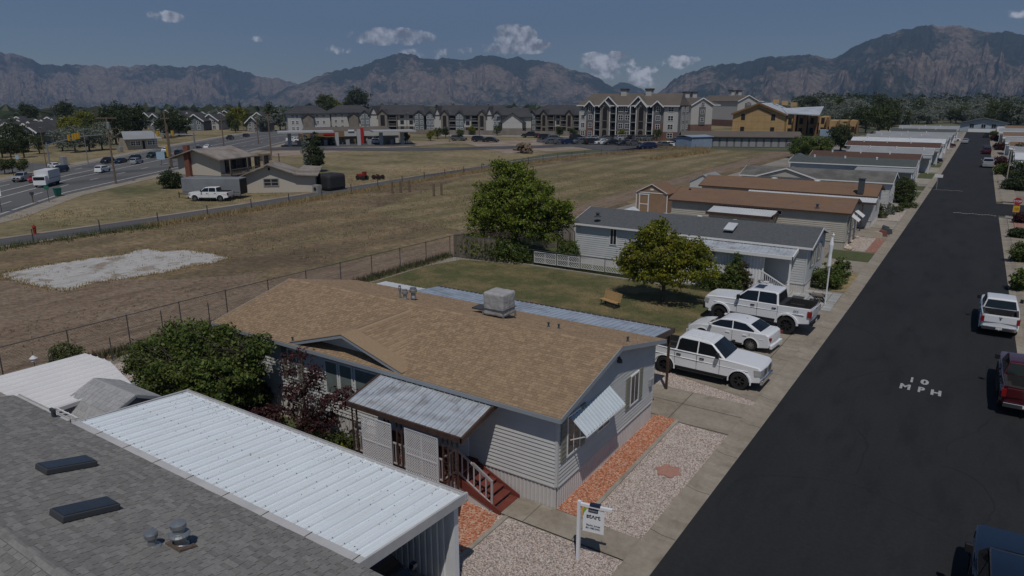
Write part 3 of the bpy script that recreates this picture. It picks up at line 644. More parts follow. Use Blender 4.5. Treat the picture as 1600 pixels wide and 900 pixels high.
KINDS = {
 # L, W, front axle x, rear axle x, wheel radius, arch radius, sill z, lower top line (front to back), cabin outline, tumble
 'pickup': dict(L=(2.93,-2.93), W=.99, ax=(1.95,-1.72), r=.41, ar=.50, sill=.44, bed=(-1.25,-2.82,.88),
    top=[(2.93,.50),(2.95,.78),(2.94,1.10),(2.84,1.21),(2.1,1.27),(1.2,1.31),(-1.2,1.33),(-1.25,1.33),(-2.82,1.35),(-2.90,1.35),(-2.95,.80),(-2.90,.52)],
    cab=[(1.26,1.28),(.56,1.87),(.34,1.94),(-.98,1.96),(-1.12,1.90),(-1.22,1.31)], tumble=.20,
    side=[[(1.08,1.33),(.52,1.83),(-.08,1.88),(-.08,1.33)],[(-.14,1.33),(-.14,1.88),(-.96,1.89),(-1.06,1.80),(-1.12,1.33)]]),
 'sedan': dict(L=(2.3,-2.32), W=.90, ax=(1.38,-1.30), r=.33, ar=.39, sill=.24, bed=None,
    top=[(2.22,.28),(2.32,.45),(2.26,.68),(2.05,.80),(1.6,.89),(1.05,.98),(-1.55,1.04),(-2.1,1.06),(-2.26,.98),(-2.34,.62),(-2.28,.32)],
    cab=[(1.22,.95),(.48,1.36),(.18,1.45),(-.55,1.47),(-1.10,1.38),(-1.80,1.04)], tumble=.22,
    side=[[(1.02,1.00),(.46,1.33),(-.20,1.40),(-.24,1.00)],[(-.30,1.00),(-.26,1.40),(-.90,1.36),(-1.42,1.10),(-1.38,1.00)]]),
 'suv': dict(L=(2.3,-2.35), W=.94, ax=(1.42,-1.36), r=.37, ar=.44, sill=.32, bed=None,
    top=[(2.22,.35),(2.32,.6),(2.28,.92),(2.1,1.02),(1.2,1.12),(-2.2,1.15),(-2.34,1.1),(-2.38,.6),(-2.3,.38)],
    cab=[(1.22,1.08),(.5,1.62),(.2,1.70),(-1.6,1.70),(-2.0,1.64),(-2.25,1.12)], tumble=.17,
    side=[[(.95,1.16),(.45,1.54),(-.2,1.60),(-.2,1.16)],[(-.28,1.16),(-.28,1.60),(-1.15,1.60),(-1.15,1.16)],[(-1.23,1.16),(-1.23,1.60),(-1.85,1.54),(-2.0,1.16)]]),
}
def arch_profile(K):
    pts = list(K['top']); r = K['ar']; zc = K['r']; sill = K['sill']; out = []
    for x in (K['ax'][1], K['ax'][0]):       # going from the back to the front along the bottom
        a0 = math.acos(0) ; dz = sill-zc; h = math.sqrt(max(.01, r*r-dz*dz)); s0 = math.atan2(dz, -h); 
        n = 9; st = math.atan2(dz, -h); en = math.atan2(dz, h)
        if st < 0: st += 2*PI
        for i in range(n): a = st+(en-st)*i/(n-1); out.append((x+r*math.cos(a), zc+r*math.sin(a)))
    return pts + out
def car_body(K, lod):
    prof = arch_profile(K); W = K['W']; nT = len(K['top']); n = len(prof); cx = 0
    def ins(k, zc=.8):       # inset outline for the rounded outer slices
        r = []
        for i, (x, z) in enumerate(prof):
            if i < nT: r.append((x*(1-k*.35), z-(k*.9 if z > .9 else -k*.3)))
            else: r.append((x, z))
        return r
    sl = [(-W, ins(.035)), (-W+.035, ins(.012)), (-W+.12, prof)]
    inner = list(prof)
    if K['bed']:
        b0, b1, fz = K['bed']; low = [(x, fz if (b1-.01 <= x <= b0+.01 and z > 1.2 and i < nT) else z) for i, (x, z) in enumerate(prof)]
        sl += [(-W+.121, low), (0, low)]
    else: sl += [(0, [(x, z+(.03 if (i < nT and z > .75) else 0)) for i, (x, z) in enumerate(prof)])]
    full = sl + [(-y, p) for y, p in reversed(sl[:-1])]
    mb = MB()
    for y, p in full:
        for (x, z) in p:
            fx = x*(1-.03*(abs(y)/W)**3) if abs(x) > 1.9 else x
            wy = y*(1-.045*max(0,(abs(x)-1.6))**1.3) * (1-(.05*max(0, .75-z) if z < .75 else .02*(z-.75)))
            mb.v.append((fx, wy, z))
    for s in range(len(full)-1):
        for i in range(n): mb.f.append((s*n+i, s*n+(i+1)%n, (s+1)*n+(i+1)%n, (s+1)*n+i)); mb.m.append(0 if i < nT else 1)
    mb.f.append(tuple(range(n))[::-1]); mb.m.append(0); mb.f.append(tuple((len(full)-1)*n+i for i in range(n))); mb.m.append(0)
    if K['bed']: pass
    return mb
def cab_y(K, z, z0, z1): return (K['W']-.055)*(1-K['tumble']*max(0,(z-z0)/(z1-z0))*.95)
def car_cabin(K):
    c = K['cab']; z0 = min(p[1] for p in c); z1 = max(p[1] for p in c); mb = MB(); n = len(c); sl = []
    for f in (-1, -.94, 0, .94, 1):
        for (x, z) in c:
            y = cab_y(K, z, z0, z1)*f; zz = z-(.035 if abs(f) == 1 and z > z0+.2 else 0)+(.018 if f == 0 and z > z0+.2 else 0); mb.v.append((x*(.985 if abs(f)==1 else 1), y, zz))
    for s in range(4):
        for i in range(n): mb.f.append((s*n+i, s*n+(i+1)%n, (s+1)*n+(i+1)%n, (s+1)*n+i)); mb.m.append(0)
    mb.f.append(tuple(range(n))[::-1]); mb.m.append(0); mb.f.append(tuple(4*n+i for i in range(n))); mb.m.append(0)
    return mb
def glass_between(K, a, b, lo, hi, inset, off):       # windscreen or rear window between two outline points
    z0 = min(p[1] for p in K['cab']); z1 = max(p[1] for p in K['cab']); a, b = Vector((a[0],0,a[1])), Vector((b[0],0,b[1])); d = b-a
    nrm = Vector((d.z,0,-d.x)).normalized(); nrm = nrm if nrm.z > 0 else -nrm
    if abs(nrm.z) < .25: nrm = Vector((-1 if a.x < 0 else 1, 0, .2)).normalized()
    p = a+d*lo+nrm*off; q = a+d*hi+nrm*off; yp = cab_y(K, p.z, z0, z1)-inset; yq = cab_y(K, q.z, z0, z1)-inset; mb = MB()
    m = (p+q)/2+nrm*.01
    mb.poly([(p.x,-yp,p.z),(p.x+nrm.x*.02,0,p.z+.02*nrm.z),(q.x+nrm.x*.02,0,q.z+.02*nrm.z),(q.x,-yq,q.z)]); mb.poly([(p.x+nrm.x*.02,0,p.z+.02*nrm.z),(p.x,yp,p.z),(q.x,yq,q.z),(q.x+nrm.x*.02,0,q.z+.02*nrm.z)])
    return mb
def wheel_meshes(r, w=.24, rim='alloy', spokes=6, near=True):
    n = 28 if near else 10
    ty = MB().lathe([(r*.62,-w/2),(r*.93,-w/2),(r*.99,-w/2+.03),(r,-w/4),(r,w/4),(r*.99,w/2-.03),(r*.93,w/2),(r*.62,w/2)], n, axis='y', cap=False)
    ri = MB()
    ri.lathe([(r*.63,w*.38),(r*.58,w*.36),(r*.56,w*.05)], n, axis='y', cap=False); ri.lathe([(r*.56,w*.02),(.001,w*.02)], n, axis='y', cap=False, mi=1)
    ri.lathe([(.001,w*.3),(r*.15,w*.3),(r*.15,w*.05)], 10, axis='y', cap=False)
    if near:
        for k in range(spokes):
            a = 2*PI*k/spokes; T = Matrix.Rotation(-a, 4, 'Y'); ri.box(r*.1, r*.61, w*.14, w*.31, -r*.075, r*.075, 0, T)
    else: ri.lathe([(r*.5,w*.3),(.001,w*.33)], n, axis='y', cap=False)
    return ty.mesh('tyre', 'tyre'), ri.mesh('rim', [rim, 'black_trim'])
CARCACHE = {}
def vehicle(kind, paint, label, loc, rz, cat, group=None, near=False, scale=1.0, lift=0.0, rim='alloy', name='parked_car', spokes=6, trim='black_trim', wheel_scale=1.0, cover=False, copy_ok=True):
    key = (kind, paint, rim, near, lift)
    if not near and key in CARCACHE:
        c = copy_tree(CARCACHE[key]); c.location = (loc[0], loc[1], loc[2] if len(loc) > 2 else 0); c.rotation_euler = (0,0,rz); c.scale = (scale,)*3; c.name = name
        c['label'] = label; c['category'] = cat
        if group: c['group'] = group
        elif 'group' in c: del c['group']
        return c
    K = KINDS[kind]; t = thing(name, label, cat, (loc[0],loc[1],loc[2] if len(loc) > 2 else 0), rz, group); ROOTM[t.name] = Matrix(); t.scale = (scale,)*3
    def part(mb, nm, mt, par=None, sm=False, bv=0):
        o = mb.build(nm, mt, par or t, local=True, smooth=sm)
        if lift and nm not in ('wheel',) and par is None: o.location.z = lift
        if bv: bevel(o, bv, 3, 30)
        return o
    body = part(car_body(K, near), 'body', [paint, 'black_trim'], bv=.03 if near else 0)
    if near:
        for p in body.data.polygons: p.use_smooth = True
    cab = part(car_cabin(K), 'cabin', paint, bv=.03 if near else 0)
    if near:
        for p in cab.data.polygons: p.use_smooth = True
        for q in (body, cab):
            wn_ = q.modifiers.new('normals', 'WEIGHTED_NORMAL'); wn_.keep_sharp = True
    c = K['cab']; z0 = min(p[1] for p in c); z1 = max(p[1] for p in c)
    part(glass_between(K, c[0], c[1], .06, .97, .07, .012), 'windscreen', 'car_glass'); part(glass_between(K, c[-1], c[-2], .12, .93, .08, .012), 'rear_window', 'car_glass')
    for sd in (-1, 1):
        for w in K['side']:
            mb = MB(); mb.poly([(x, sd*(cab_y(K, z, z0, z1)*1.0-.004+.012+(-.0)), z) for x, z in (w if sd < 0 else w[::-1])]); part(mb, 'side_window', 'car_glass')
    L0, L1 = K['L']; W_ = K['W']
    if K['bed']:
        b0, b1, fz = K['bed']; mb = MB(); mb.box(b1+.01, b0-.01, -W_+.19, W_-.19, fz, fz+.02); mb.box(b1, b0, -W_+.17, -W_+.20, fz, 1.335); mb.box(b1, b0, W_-.20, W_-.17, fz, 1.335); mb.box(b0-.03,b0-.005,-W_+.17,W_-.17,fz,1.335); mb.box(b1+.005,b1+.03,-W_+.17,W_-.17,fz,1.33)
        for sd in (-1,1):
            mb.hexa([(b1,sd*(W_-.20)-.0,1.33),(b0,sd*(W_-.20),1.33),(b0,sd*(W_-.06),1.33),(b1,sd*(W_-.115),1.33)],[(b1,sd*(W_-.20)-.0,1.362),(b0,sd*(W_-.20),1.362),(b0,sd*(W_-.06),1.362),(b1,sd*(W_-.115),1.362)])
            if near: mb.box(K['ax'][1]-.45, K['ax'][1]+.45, sd*(W_-.27)-.13, sd*(W_-.27)+.13, fz, fz+.2)
        part(mb, 'bed_liner', 'bedliner')
        if near: mb = MB(); mb.box(-2.955,-2.925,-.80,.80,.90,1.30); o = part(mb, 'tailgate', paint, bv=.012); mb = MB(); mb.box(-2.965,-2.95,-.09,.09,1.2,1.24); part(mb, 'handle', 'black_trim', o)
    mb = MB(); fz_ = .5 if kind == 'pickup' else .34
    mb.box(L0-.06, L0+.045, -W_*.88, W_*.88, fz_-.10, fz_+.12); o = part(mb, 'front_bumper', 'chrome' if trim == 'chrome' else (paint if kind != 'pickup' else trim), bv=.02 if near else 0)
    mb = MB(); mb.box(L1-.07, L1+.06, -W_*.88, W_*.88, fz_-.06, fz_+.14); part(mb, 'rear_bumper', 'chrome' if trim == 'chrome' else (paint if kind != 'pickup' else trim), bv=.02 if near else 0)
    gz = (.74,1.03) if kind == 'pickup' else ((.52,.66) if kind == 'sedan' else (.62,.86))
    mb = MB(); gx = L0-.02 if kind == 'pickup' else L0-.01; mb.box(gx-.06, gx+.03, -W_*.55, W_*.55, gz[0], gz[1], 0)
    if near:
        for k in range(4 if kind == 'pickup' else 2): zz = gz[0]+.04+k*.07; mb.box(gx+.02, gx+.045, -W_*.53, W_*.53, zz, zz+.022, 1)
    part(mb, 'grille', ['black_trim', 'dark_alloy' if trim != 'chrome' else 'chrome'])
    for sd in (-1, 1):
        mb = MB(); hz0, hz1 = ((.82,1.08) if kind == 'pickup' else ((.60,.73) if kind == 'sedan' else (.78,.95)))
        mb.hexa([(L0-.30,sd*(W_-.02),hz0),(L0-.02,sd*W_*.935,hz0),(L0+.035,sd*W_*.58,hz0),(L0-.14,sd*W_*.58,hz0)] if sd < 0 else [(L0-.14,sd*W_*.58,hz0),(L0+.035,sd*W_*.58,hz0),(L0-.02,sd*W_*.935,hz0),(L0-.30,sd*(W_-.02),hz0)],
                [(L0-.36,sd*(W_-.03),hz1),(L0-.06,sd*W_*.925,hz1),(L0+.02,sd*W_*.58,hz1),(L0-.2,sd*W_*.58,hz1)] if sd < 0 else [(L0-.2,sd*W_*.58,hz1),(L0+.02,sd*W_*.58,hz1),(L0-.06,sd*W_*.925,hz1),(L0-.36,sd*(W_-.03),hz1)])
        part(mb, 'headlight', 'lamp_clear')
        mb = MB(); tz0, tz1 = ((.88,1.22) if kind == 'pickup' else ((.74,.88) if kind == 'sedan' else (.85,1.12))); mb.box(L1-.012, L1+.20, sd*(W_-.10)-.085, sd*(W_-.10)+(.085 if kind == 'pickup' else .045), tz0, tz1); part(mb, 'taillight', 'tail_red')
        mb = MB(); mx = c[0][0]-.32; mb.box(mx-.05, mx+.06, sd*(W_+.03)-.03, sd*(W_+.03)+.03, z0+.10, z0+.14); mb.box(mx-.10, mx+.05, sd*(W_+.15)-.09, sd*(W_+.15)+.09, z0+.08, z0+(.32 if kind == 'pickup' else .22)); part(mb, 'mirror', 'black_trim' if kind == 'pickup' else paint, bv=.02 if near else 0)
        if near:
            for hx in ((.05,-1.1) if kind == 'pickup' else (-.12,-1.05)):
                mb = MB(); mb.box(hx-.02,hx+.20,sd*W_-.012 if sd > 0 else -W_-.03, W_+.03 if sd > 0 else -W_+.012, z0-.18, z0-.13); part(mb, 'door_handle', 'black_trim' if kind == 'pickup' else paint)
            for x in ((1.0,-.11,-1.2) if kind == 'pickup' else (.95,-.28,-1.2)): part(MB().box(x-.006, x+.006, sd*W_*.998-.006, sd*W_*.998+.006, K['sill']+.12, z0-.02), 'door_seam', 'black_trim')
            ar_, cz = K['ar'], K['r']; lp = MB(); ys, yo = sd*(W_-.05), sd*(W_+.022)
            for ax in K['ax']:
                for i in range(14):
                    t0, t1 = -.15+(PI+.3)*i/14, -.15+(PI+.3)*(i+1)/14; q = [(ax+(ar_+dr)*math.cos(tt), cz+(ar_+dr)*math.sin(tt)) for tt, dr in ((t0,-.005),(t1,-.005),(t1,.055),(t0,.055))]; lp.hexa([(a, ys, c_) for a, c_ in q], [(a, yo-(.015*sd if j > 1 else 0), c_) for j, (a, c_) in enumerate(q)])
            part(lp, 'wheel_arch', paint, bv=.006)
            zl = .98 if kind == 'pickup' else (.72 if kind == 'sedan' else .85); cl_ = MB(); cl_.hexa([(L1+.35,sd*(W_-.03),zl-.02),(L0-.6,sd*(W_-.03),zl-.05),(L0-.6,sd*(W_-.03),zl+.0),(L1+.35,sd*(W_-.03),zl+.03)],[(L1+.4,sd*(W_+.0),zl),(L0-.65,sd*(W_+.0),zl-.03),(L0-.65,sd*(W_+.004),zl-.02),(L1+.4,sd*(W_+.004),zl+.01)]); part(cl_, 'body_line', paint)
            part(MB().box(K['ax'][1]+ar_+.03, K['ax'][0]-ar_-.03, sd*(W_-.01)-.015, sd*(W_-.01)+.018, K['sill']-.01, K['sill']+.09), 'rocker_panel', 'black_trim')
            if kind == 'pickup': mb = MB(); mb.box(-1.05,1.25,sd*(W_-.02)-.08,sd*(W_-.02)+.08,.36,.41); part(mb, 'side_step', 'black_trim', bv=.015)
    if near:
        mb = MB(); px_ = L1-.075; mb.box(px_-.006,px_,-.16,.16,fz_-.0,fz_+.12); part(mb, 'licence_plate', 'plate')
    ty, ri = wheel_meshes(K['r']*wheel_scale, .27 if kind == 'pickup' else .21, rim, spokes, near); wy = W_-.13
    for ax in K['ax']:
        for sd in (-1, 1):
            if near:
                w = bpy.data.objects.new('wheel', None); COL.objects.link(w); w.parent = t
                w.location = (ax, sd*wy, K['r']*wheel_scale); w.rotation_euler = (0,0,0 if sd > 0 else PI)
                for nm, me in (('tyre', ty), ('rim', ri)): q = bpy.data.objects.new(nm, me); COL.objects.link(q); q.parent = w
            else:
                w = bpy.data.objects.new('wheel', ty); COL.objects.link(w); w.parent = t; w.location = (ax, sd*wy, K['r']); w.rotation_euler = (0,0,0 if sd > 0 else PI)
                q = bpy.data.objects.new('rim', ri); COL.objects.link(q); q.parent = w
    if not near: CARCACHE[key] = t
    return t

# near vehicles -------------------------------------------------
v = vehicle('pickup', 'car_white', 'white crew cab pickup behind the tan roofed house, nose to the street', (-9.5,31.75,.03), math.radians(-2), 'pickup truck', near=True, rim='dark_alloy', name='pickup_truck', trim='chrome', scale=1.0)
mb = MB()
for y in (-.5,-.25,0,.25,.5): mb.box(-.9,.25,y-.03,y+.03,1.945,1.985)
mb.build('roof_rib', 'car_white', v, local=True)
v = vehicle('sedan', 'car_white', 'white four door sedan parked between the two white pickups', (-9.75,37.25,.03), math.radians(174), 'car', near=True, name='parked_sedan', spokes=9, scale=1.02)
MB().box(-.75,-.6,-.03,.03,1.42,1.47).build('roof_antenna', 'black_trim', v, local=True)
v = vehicle('pickup', 'car_white', 'tall lifted white pickup with black bed, nearest the second home', (-9.35,41.25,.03), math.radians(177), 'pickup truck', near=True, rim='dark_alloy', name='pickup_truck', lift=.22, scale=1.06, wheel_scale=1.22, spokes=8)
mb = MB()
for sd in (-1,1):
    for ax in (1.95,-1.72):
        pr = [(ax+.62*math.cos(a), .60+.60*math.sin(a)) for a in [PI*i/12 for i in range(13)]]; pi_ = [(ax+.52*math.cos(a), .60+.50*math.sin(a)) for a in [PI*i/12 for i in range(13)]]
        for i in range(12): mb.hexa([(pr[i][0],sd*.96,pr[i][1]),(pr[i+1][0],sd*.96,pr[i+1][1]),(pi_[i+1][0],sd*.96,pi_[i+1][1]),(pi_[i][0],sd*.96,pi_[i][1])],[(pr[i][0],sd*1.06,pr[i][1]-.02),(pr[i+1][0],sd*1.06,pr[i+1][1]-.02),(pi_[i+1][0],sd*1.06,pi_[i+1][1]),(pi_[i][0],sd*1.06,pi_[i][1])])
o = mb.build('wheel_flare', 'car_white', v, local=True); 
MB().box(-.2,.28,-.42,.42,2.155,2.185).build('sunroof', 'car_glass', v, local=True)
o = MB().box(-1.45,-1.1,-.80,.80,1.1,1.6).build('bed_cover', 'tarp_black', v, local=True); bevel(o, .05)
text('bed_lettering', '4X4', .16, 'car_grey', Matrix.Translation((-2.15,1.003,1.30)) @ Matrix.Rotation(PI,4,'Z') @ Matrix.Rotation(PI/2,4,'X'), v, local=True, offset=.004)
def street_truck(paint, label, x, y, trim, nm='pickup_truck', sc=1.0):
    v = vehicle('pickup', paint, label, (x,y,.01), PI/2, 'pickup truck', near=True, name=nm, trim=trim, scale=sc)
    MB().box(-.9,-.98,-.13,.13,1.86,1.91).build('brake_light', 'tail_red', v, local=True)
    MB().bar((-2.98,0,.48),(-3.16,0,.47),.06).build('tow_hitch', 'chrome', v, local=True)
    return v
v = street_truck('car_white', 'white pickup parked nose away along the right hand kerb', 2.56, 48.9, 'chrome', sc=.94)
o = MB().lathe([(.05,0),(.05,.01)], 8, (-2.965,0,1.12), 'x').build('badge', 'dark_alloy', v, local=True)
street_truck('car_red', 'dark red pickup cut by the right frame edge, behind the white one', 3.36, 37.0, 'chrome', sc=.97)
v = street_truck('car_blue', 'dark blue pickup with folded bed cover in the bottom right corner', 2.55, 19.1, 'chrome', sc=1.03)
o = MB().box(-2.85,-1.1,-.86,.86,1.36,1.42).build('bed_cover', 'tarp_black', v, local=True); bevel(o, .03)
vehicle('suv', 'car_navy', 'dark car under the white foreground carport', (-11.6,10.6,.03), math.radians(0), 'car', near=True, name='parked_car')
# further down the street
vehicle('suv', 'car_silver', 'silver pickup like car farther up the street beside the right kerb', (2.55,168.5,0), PI/2, 'car', name='parked_car', scale=1.08)
vehicle('suv', 'car_red', 'dark red car beyond the silver one at the right kerb', (2.5,210,0), PI/2, 'car', name='parked_car')
vehicle('suv', 'car_black', 'black car with its rear to us just beyond the dark red car', (2.45,217,0), PI/2, 'car', name='parked_car')
vehicle('suv', 'car_black', 'black car parked last on the right before the end of the street', (2.6,300,0), PI/2, 'car', name='parked_car')
vehicle('sedan', 'car_silver', 'silver sedan alone at the left kerb near the end of the street', (-2.9,257,0), PI/2, 'car', name='parked_car')
vehicle('suv', 'car_black', 'black off-roader nose out in a driveway on the left of the street', (-7.6,173,0), 0, 'car', name='parked_car')
vehicle('suv', 'car_red', 'red car in a far driveway left of the street', (-6.9,232,0), 0, 'car', name='parked_car')
vehicle('sedan', 'car_white', 'white car in the last driveway before the end house', (-6.4,268,0), 0, 'car', name='parked_car')
# arterial traffic: (px, py, kind, paint, towards camera?, words)
def road_dir(x, y):
    best = min(range(len(art_n)-1), key=lambda i: abs((art_n[i][1]+art_n[i+1][1])/2-y)); a, c = Vector(art_n[best]), Vector(art_n[best+1]); return math.atan2(c.y-a.y, c.x-a.x)
for px, py, kind, paint, toward, lab in (
  (35,282,'pickup','car_silver',1,'silver pickup leading toward us at far left of the wide road'),(57,283,'sedan','car_bright_red',1,'red car half hidden behind the white box trailer'),
  (95,268,'suv','car_navy',1,'dark blue car just ahead of the box trailer'),(86,262,'sedan','car_white',1,'long white sedan crossing behind the box trailer'),
  (161,268,'suv','car_white',0,'white hatchback alone in the near lanes of the wide road'),(168,254,'suv','car_black',1,'black car left of the blue one in the far lanes'),
  (189,254,'sedan','car_blue',1,'blue sedan in the far lanes between a black and a silver car'),(214,255,'suv','car_silver',0,'silver car glinting in the middle of the wide road'),
  (211,250,'suv','car_black',1,'dark car overlapping the glinting silver one'),(238,245,'suv','car_green',1,'teal dark hatchback in the far lanes'),
  (259,246,'suv','car_black',1,'black car behind the yellow signal head'),(260,236,'sedan','car_white',1,'white car farther back above the yellow signal'),
  (281,241,'suv','car_black',0,'tall black van-like car mid road beyond the signal'),(309,234,'sedan','car_blue',1,'small blue-grey car near the light pole by the duplex'),
  (325,231,'sedan','car_white',0,'small white car beyond the duplex roof'),(360,217,'pickup','car_black',0,'black pickup far up the wide road'),(385,213,'suv','car_navy',0,'tiny dark car farthest up the wide road'),
  (371,240,'suv','car_white',1,'white hatchback waiting at the side exit of the wide road'),(362,239,'sedan','car_black',1,'black sedan next to the waiting white hatchback')):
    x, y = S(px, py+1); a = road_dir(x, y)+(PI if toward else 0)
    vehicle(kind, paint, lab, (x, y, .02), a+(.9 if 'crossing' in lab or 'exit' in lab or 'next to' in lab else 0), scale=.74, cat='car' if kind != 'pickup' else 'pickup truck', name='car' if kind != 'pickup' else 'pickup_truck')
# parking by the apartments
LOTS = [(717,220,'suv','car_grey'),(750,221.5,'suv','car_black'),(767,222,'sedan','car_black'),(829,215,'pickup','car_black'),(854,218,'suv','car_black'),
 (861,225,'sedan','car_grey'),(876,225,'sedan','car_grey'),(888,225,'sedan','car_navy'),(906,225,'suv','car_grey'),(926,225.5,'suv','car_black'),(940,225.5,'sedan','car_white'),(956,226,'sedan','car_black'),(976,227,'sedan','car_black'),(989,227,'sedan','car_grey'),(1010,233,'suv','car_navy'),
 (1037,230,'sedan','car_grey'),(1047,229.5,'sedan','car_white'),(1057,228,'suv','car_navy'),(867,220,'suv','car_grey'),(902,219,'suv','car_black'),(925,219,'sedan','car_silver'),(948,219,'sedan','car_grey'),(972,219.5,'suv','car_silver'),(986,219.5,'suv','car_black'),(1000,220,'suv','car_grey'),(1010,220,'suv','car_grey'),(1060,223,'sedan','car_black')]
words = {'suv':'tall','sedan':'low','pickup':'pickup'}
ordn = ['leftmost','second','third','fourth','fifth','sixth','seventh','eighth','ninth','tenth','eleventh','twelfth','thirteenth','fourteenth']
front = sorted([c for c in LOTS if c[1] >= 224]); rear = sorted([c for c in LOTS if c[1] < 224 and c[0] > 865]); lone = sorted([c for c in LOTS if c[1] < 224 and c[0] <= 865])
for seq, where in ((front,'in the front parking row before the tall apartments'),(rear,'in the row close under the tall apartments'),(lone,'on the bare lot before the long low apartments')):
    for i, (px, py, kind, paint) in enumerate(seq):
        x, y = S(px, py); col = paint.split('_')[1]
        vehicle(kind, paint, f'{col} {words[kind]} car, {ordn[i]} from the left {where}', (x, y, 0), (.9 if seq is not lone else .2)+rng.uniform(-.12,.12)+(PI if rng.random() < .3 else 0), 'car', 'cars parked by the apartments', name='parked_car', scale=1.1)
for i, (px, py, paint, w) in enumerate(((459,220,'car_white','leftmost'),(471,221.5,'car_white','second'),(511,225,'car_green','third'),(529,224,'car_black','fourth'),(560,223,'car_silver','fifth'),(552,223,'car_green','middle'),(588,223,'car_white','rightmost'))):
    x, y = S(px, py+1); vehicle('suv' if i % 2 else 'sedan', paint, f'{paint.split("_")[1]} car, {w} of those under the fuel canopy', (x, y, 0), .6, 'car', 'cars at the fuel station', name='parked_car')
# pickup by the duplex, enclosed trailer, box trailer on the road
x, y = S(331,313); v = vehicle('pickup', 'car_white', 'white pickup standing broadside on the gravel drive below the duplex', (x, y, 0), YAW+PI-.05, 'pickup truck', name='pickup_truck', near=True, scale=.93)
x, y = S(309,311.5); P('trailer_grey', (.16,.17,.18), (.19,.20,.21), .8, rough=.5); P('trailer_white', (.55,.56,.57), rough=.5)
t = thing('cargo_trailer', 'long grey enclosed trailer behind the white pickup near the duplex', 'trailer', (x+1,y+2.5,0), YAW-.05)
T = ROOTM[t.name]; mb = MB(); mb.box(-4.4,3.6,-1.2,1.2,.55,2.75,0,T); o = mb.build('body', 'trailer_grey', t); bevel(o,.08)
mb = MB(); mb.box(-4.3,3.5,-1.205,-1.2,.9,.95,0,T); mb.box(3.6,3.61,-1.1,1.1,.65,2.6,0,T); mb.build('trim', 'black_trim', t)
ty, ri = wheel_meshes(.36,.2,'alloy',5,False)
for dx in (-.5,.5):
    for sd in (-1,1): inst('wheel', ty, t, (dx,sd*1.0,.36), local=True)
mb = MB(); mb.bar((-4.4,0,.5),(-5.6,0,.5),.1,mi=0).bar((-5.5,0,.0),(-5.5,0,.8),.08); mb.v = [tuple(T @ Vector(p)) for p in mb.v]; mb.build('drawbar', 'black_trim', t)
x, y = S(76,290); a = road_dir(x,y)+PI
t = thing('box_truck', 'white and grey box truck heading along the wide road, far left', 'truck', (x,y,0), a); T = ROOTM[t.name]
mb = MB(); mb.box(-3.2,2.6,-1.2,1.2,.75,3.1,0,T); mb.build('cargo_box', 'trailer_white', t)
mb = MB(); mb.box(-3.25,-3.2,-1.1,1.1,.85,3.0,0,T); mb.build('rear_door', 'car_white', t)
mb = MB(); mb.box(-3.28,-3.25,-1.1,1.1,1.7,1.8,0,T); mb.box(-3.26,2.6,-1.21,-1.2,1.55,1.65,0,T); mb.box(-3.26,2.6,1.2,1.21,1.55,1.65,0,T); mb.build('stripe', 'car_grey', t)
mb = MB(); mb.lathe([(.2,0),(.2,.01)],10,(-3.29,.25,2.35),'x'); mb.v = [tuple(T @ Vector(p)) for p in mb.v]; mb.build('emblem', 'car_red', t)
mb = MB(); mb.box(2.6,4.0,-1.05,1.05,.55,2.2,0,T); mb.build('cab', 'car_white', t); mb = MB(); mb.box(3.1,4.02,-.95,.95,1.45,2.05,0,T); mb.build('window', 'car_glass', t)
mb = MB(); mb.box(-3.2,2.6,-1.0,1.0,.45,.75,0,T); mb.build('chassis', 'black_trim', t)
for dx in (-2.2,-1.4,3.0):
    for sd in (-1,1): inst('wheel', ty, t, (dx,sd*.98,.4), local=True)
t.scale = (.8,.8,.8)

# ------------------------------------------------------------ homes
P('shingle_tan', (.295,.208,.130), (.25,.172,.105), 14, rough=.95, island=.17, bump=.004, bscale=90)
P('shingle_grey', (.21,.205,.195), (.165,.16,.152), 14, rough=.95, island=.17, bump=.004, bscale=90)
P('shingle_shed', (.29,.29,.29), (.33,.33,.33), 6, rough=.95, island=.10, bump=.004, bscale=90)
P('roof_dark', (.075,.08,.085), (.095,.10,.105), 6, rough=.95, bump=.01, bscale=8, grit=(5,.2))
P('roof_brown', (.175,.108,.072), (.145,.088,.058), 3, rough=.95, c3=(.18,.105,.06), scale3=.5, streak=((.3,5,5),1.2,(.195,.13,.09),.6), bump=.01, bscale=8)
P('roof_chocolate', (.075,.04,.03), (.095,.055,.042), 2, rough=.95, bump=.01, bscale=5)
P('roof_grey', (.12,.115,.105), (.15,.145,.13), 2, rough=.95, c3=(.09,.088,.08), scale3=.4, bump=.01, bscale=5)
P('roof_green', (.06,.07,.068), (.08,.09,.088), 2, rough=.95, bump=.01, bscale=5)
P('roof_metal_grey', (.24,.25,.26), (.29,.30,.31), .6, rough=.6, c3=(.24,.25,.25), scale3=.3)
P('roof_metal_white', (.46,.48,.50), (.54,.56,.57), .5, rough=.5)
P('carport_metal', (.72,.77,.80), (.68,.735,.77), .5, rough=.45, bump=.003, bscale=9, spec=.5, streak=((7,.5,1),1.0,(.60,.61,.60),.5))
P('awning_metal', (.45,.51,.55), (.50,.56,.60), 2, rough=.5)
P('leanto_metal', (.70,.69,.68), (.65,.64,.63), .6, rough=.5)
P('galv', (.44,.48,.52), (.54,.58,.62), 1.1, rough=.4, metal=.25, c3=(.36,.38,.41), scale3=1.7, f3=(.5,.62), streak=((1,4,1),.9,(.25,.19,.14),.3), spec=.5)
P('galv_blue', (.36,.42,.49), (.42,.47,.53), .9, rough=.45, metal=.2, c3=(.30,.34,.39), scale3=1.2)
P('flashing', (.42,.42,.42), (.50,.49,.48), 1.5, rough=.5, island=.05)
P('siding_grey', (.47,.468,.45), (.51,.508,.49), 1.2, rough=.6, island=.03)
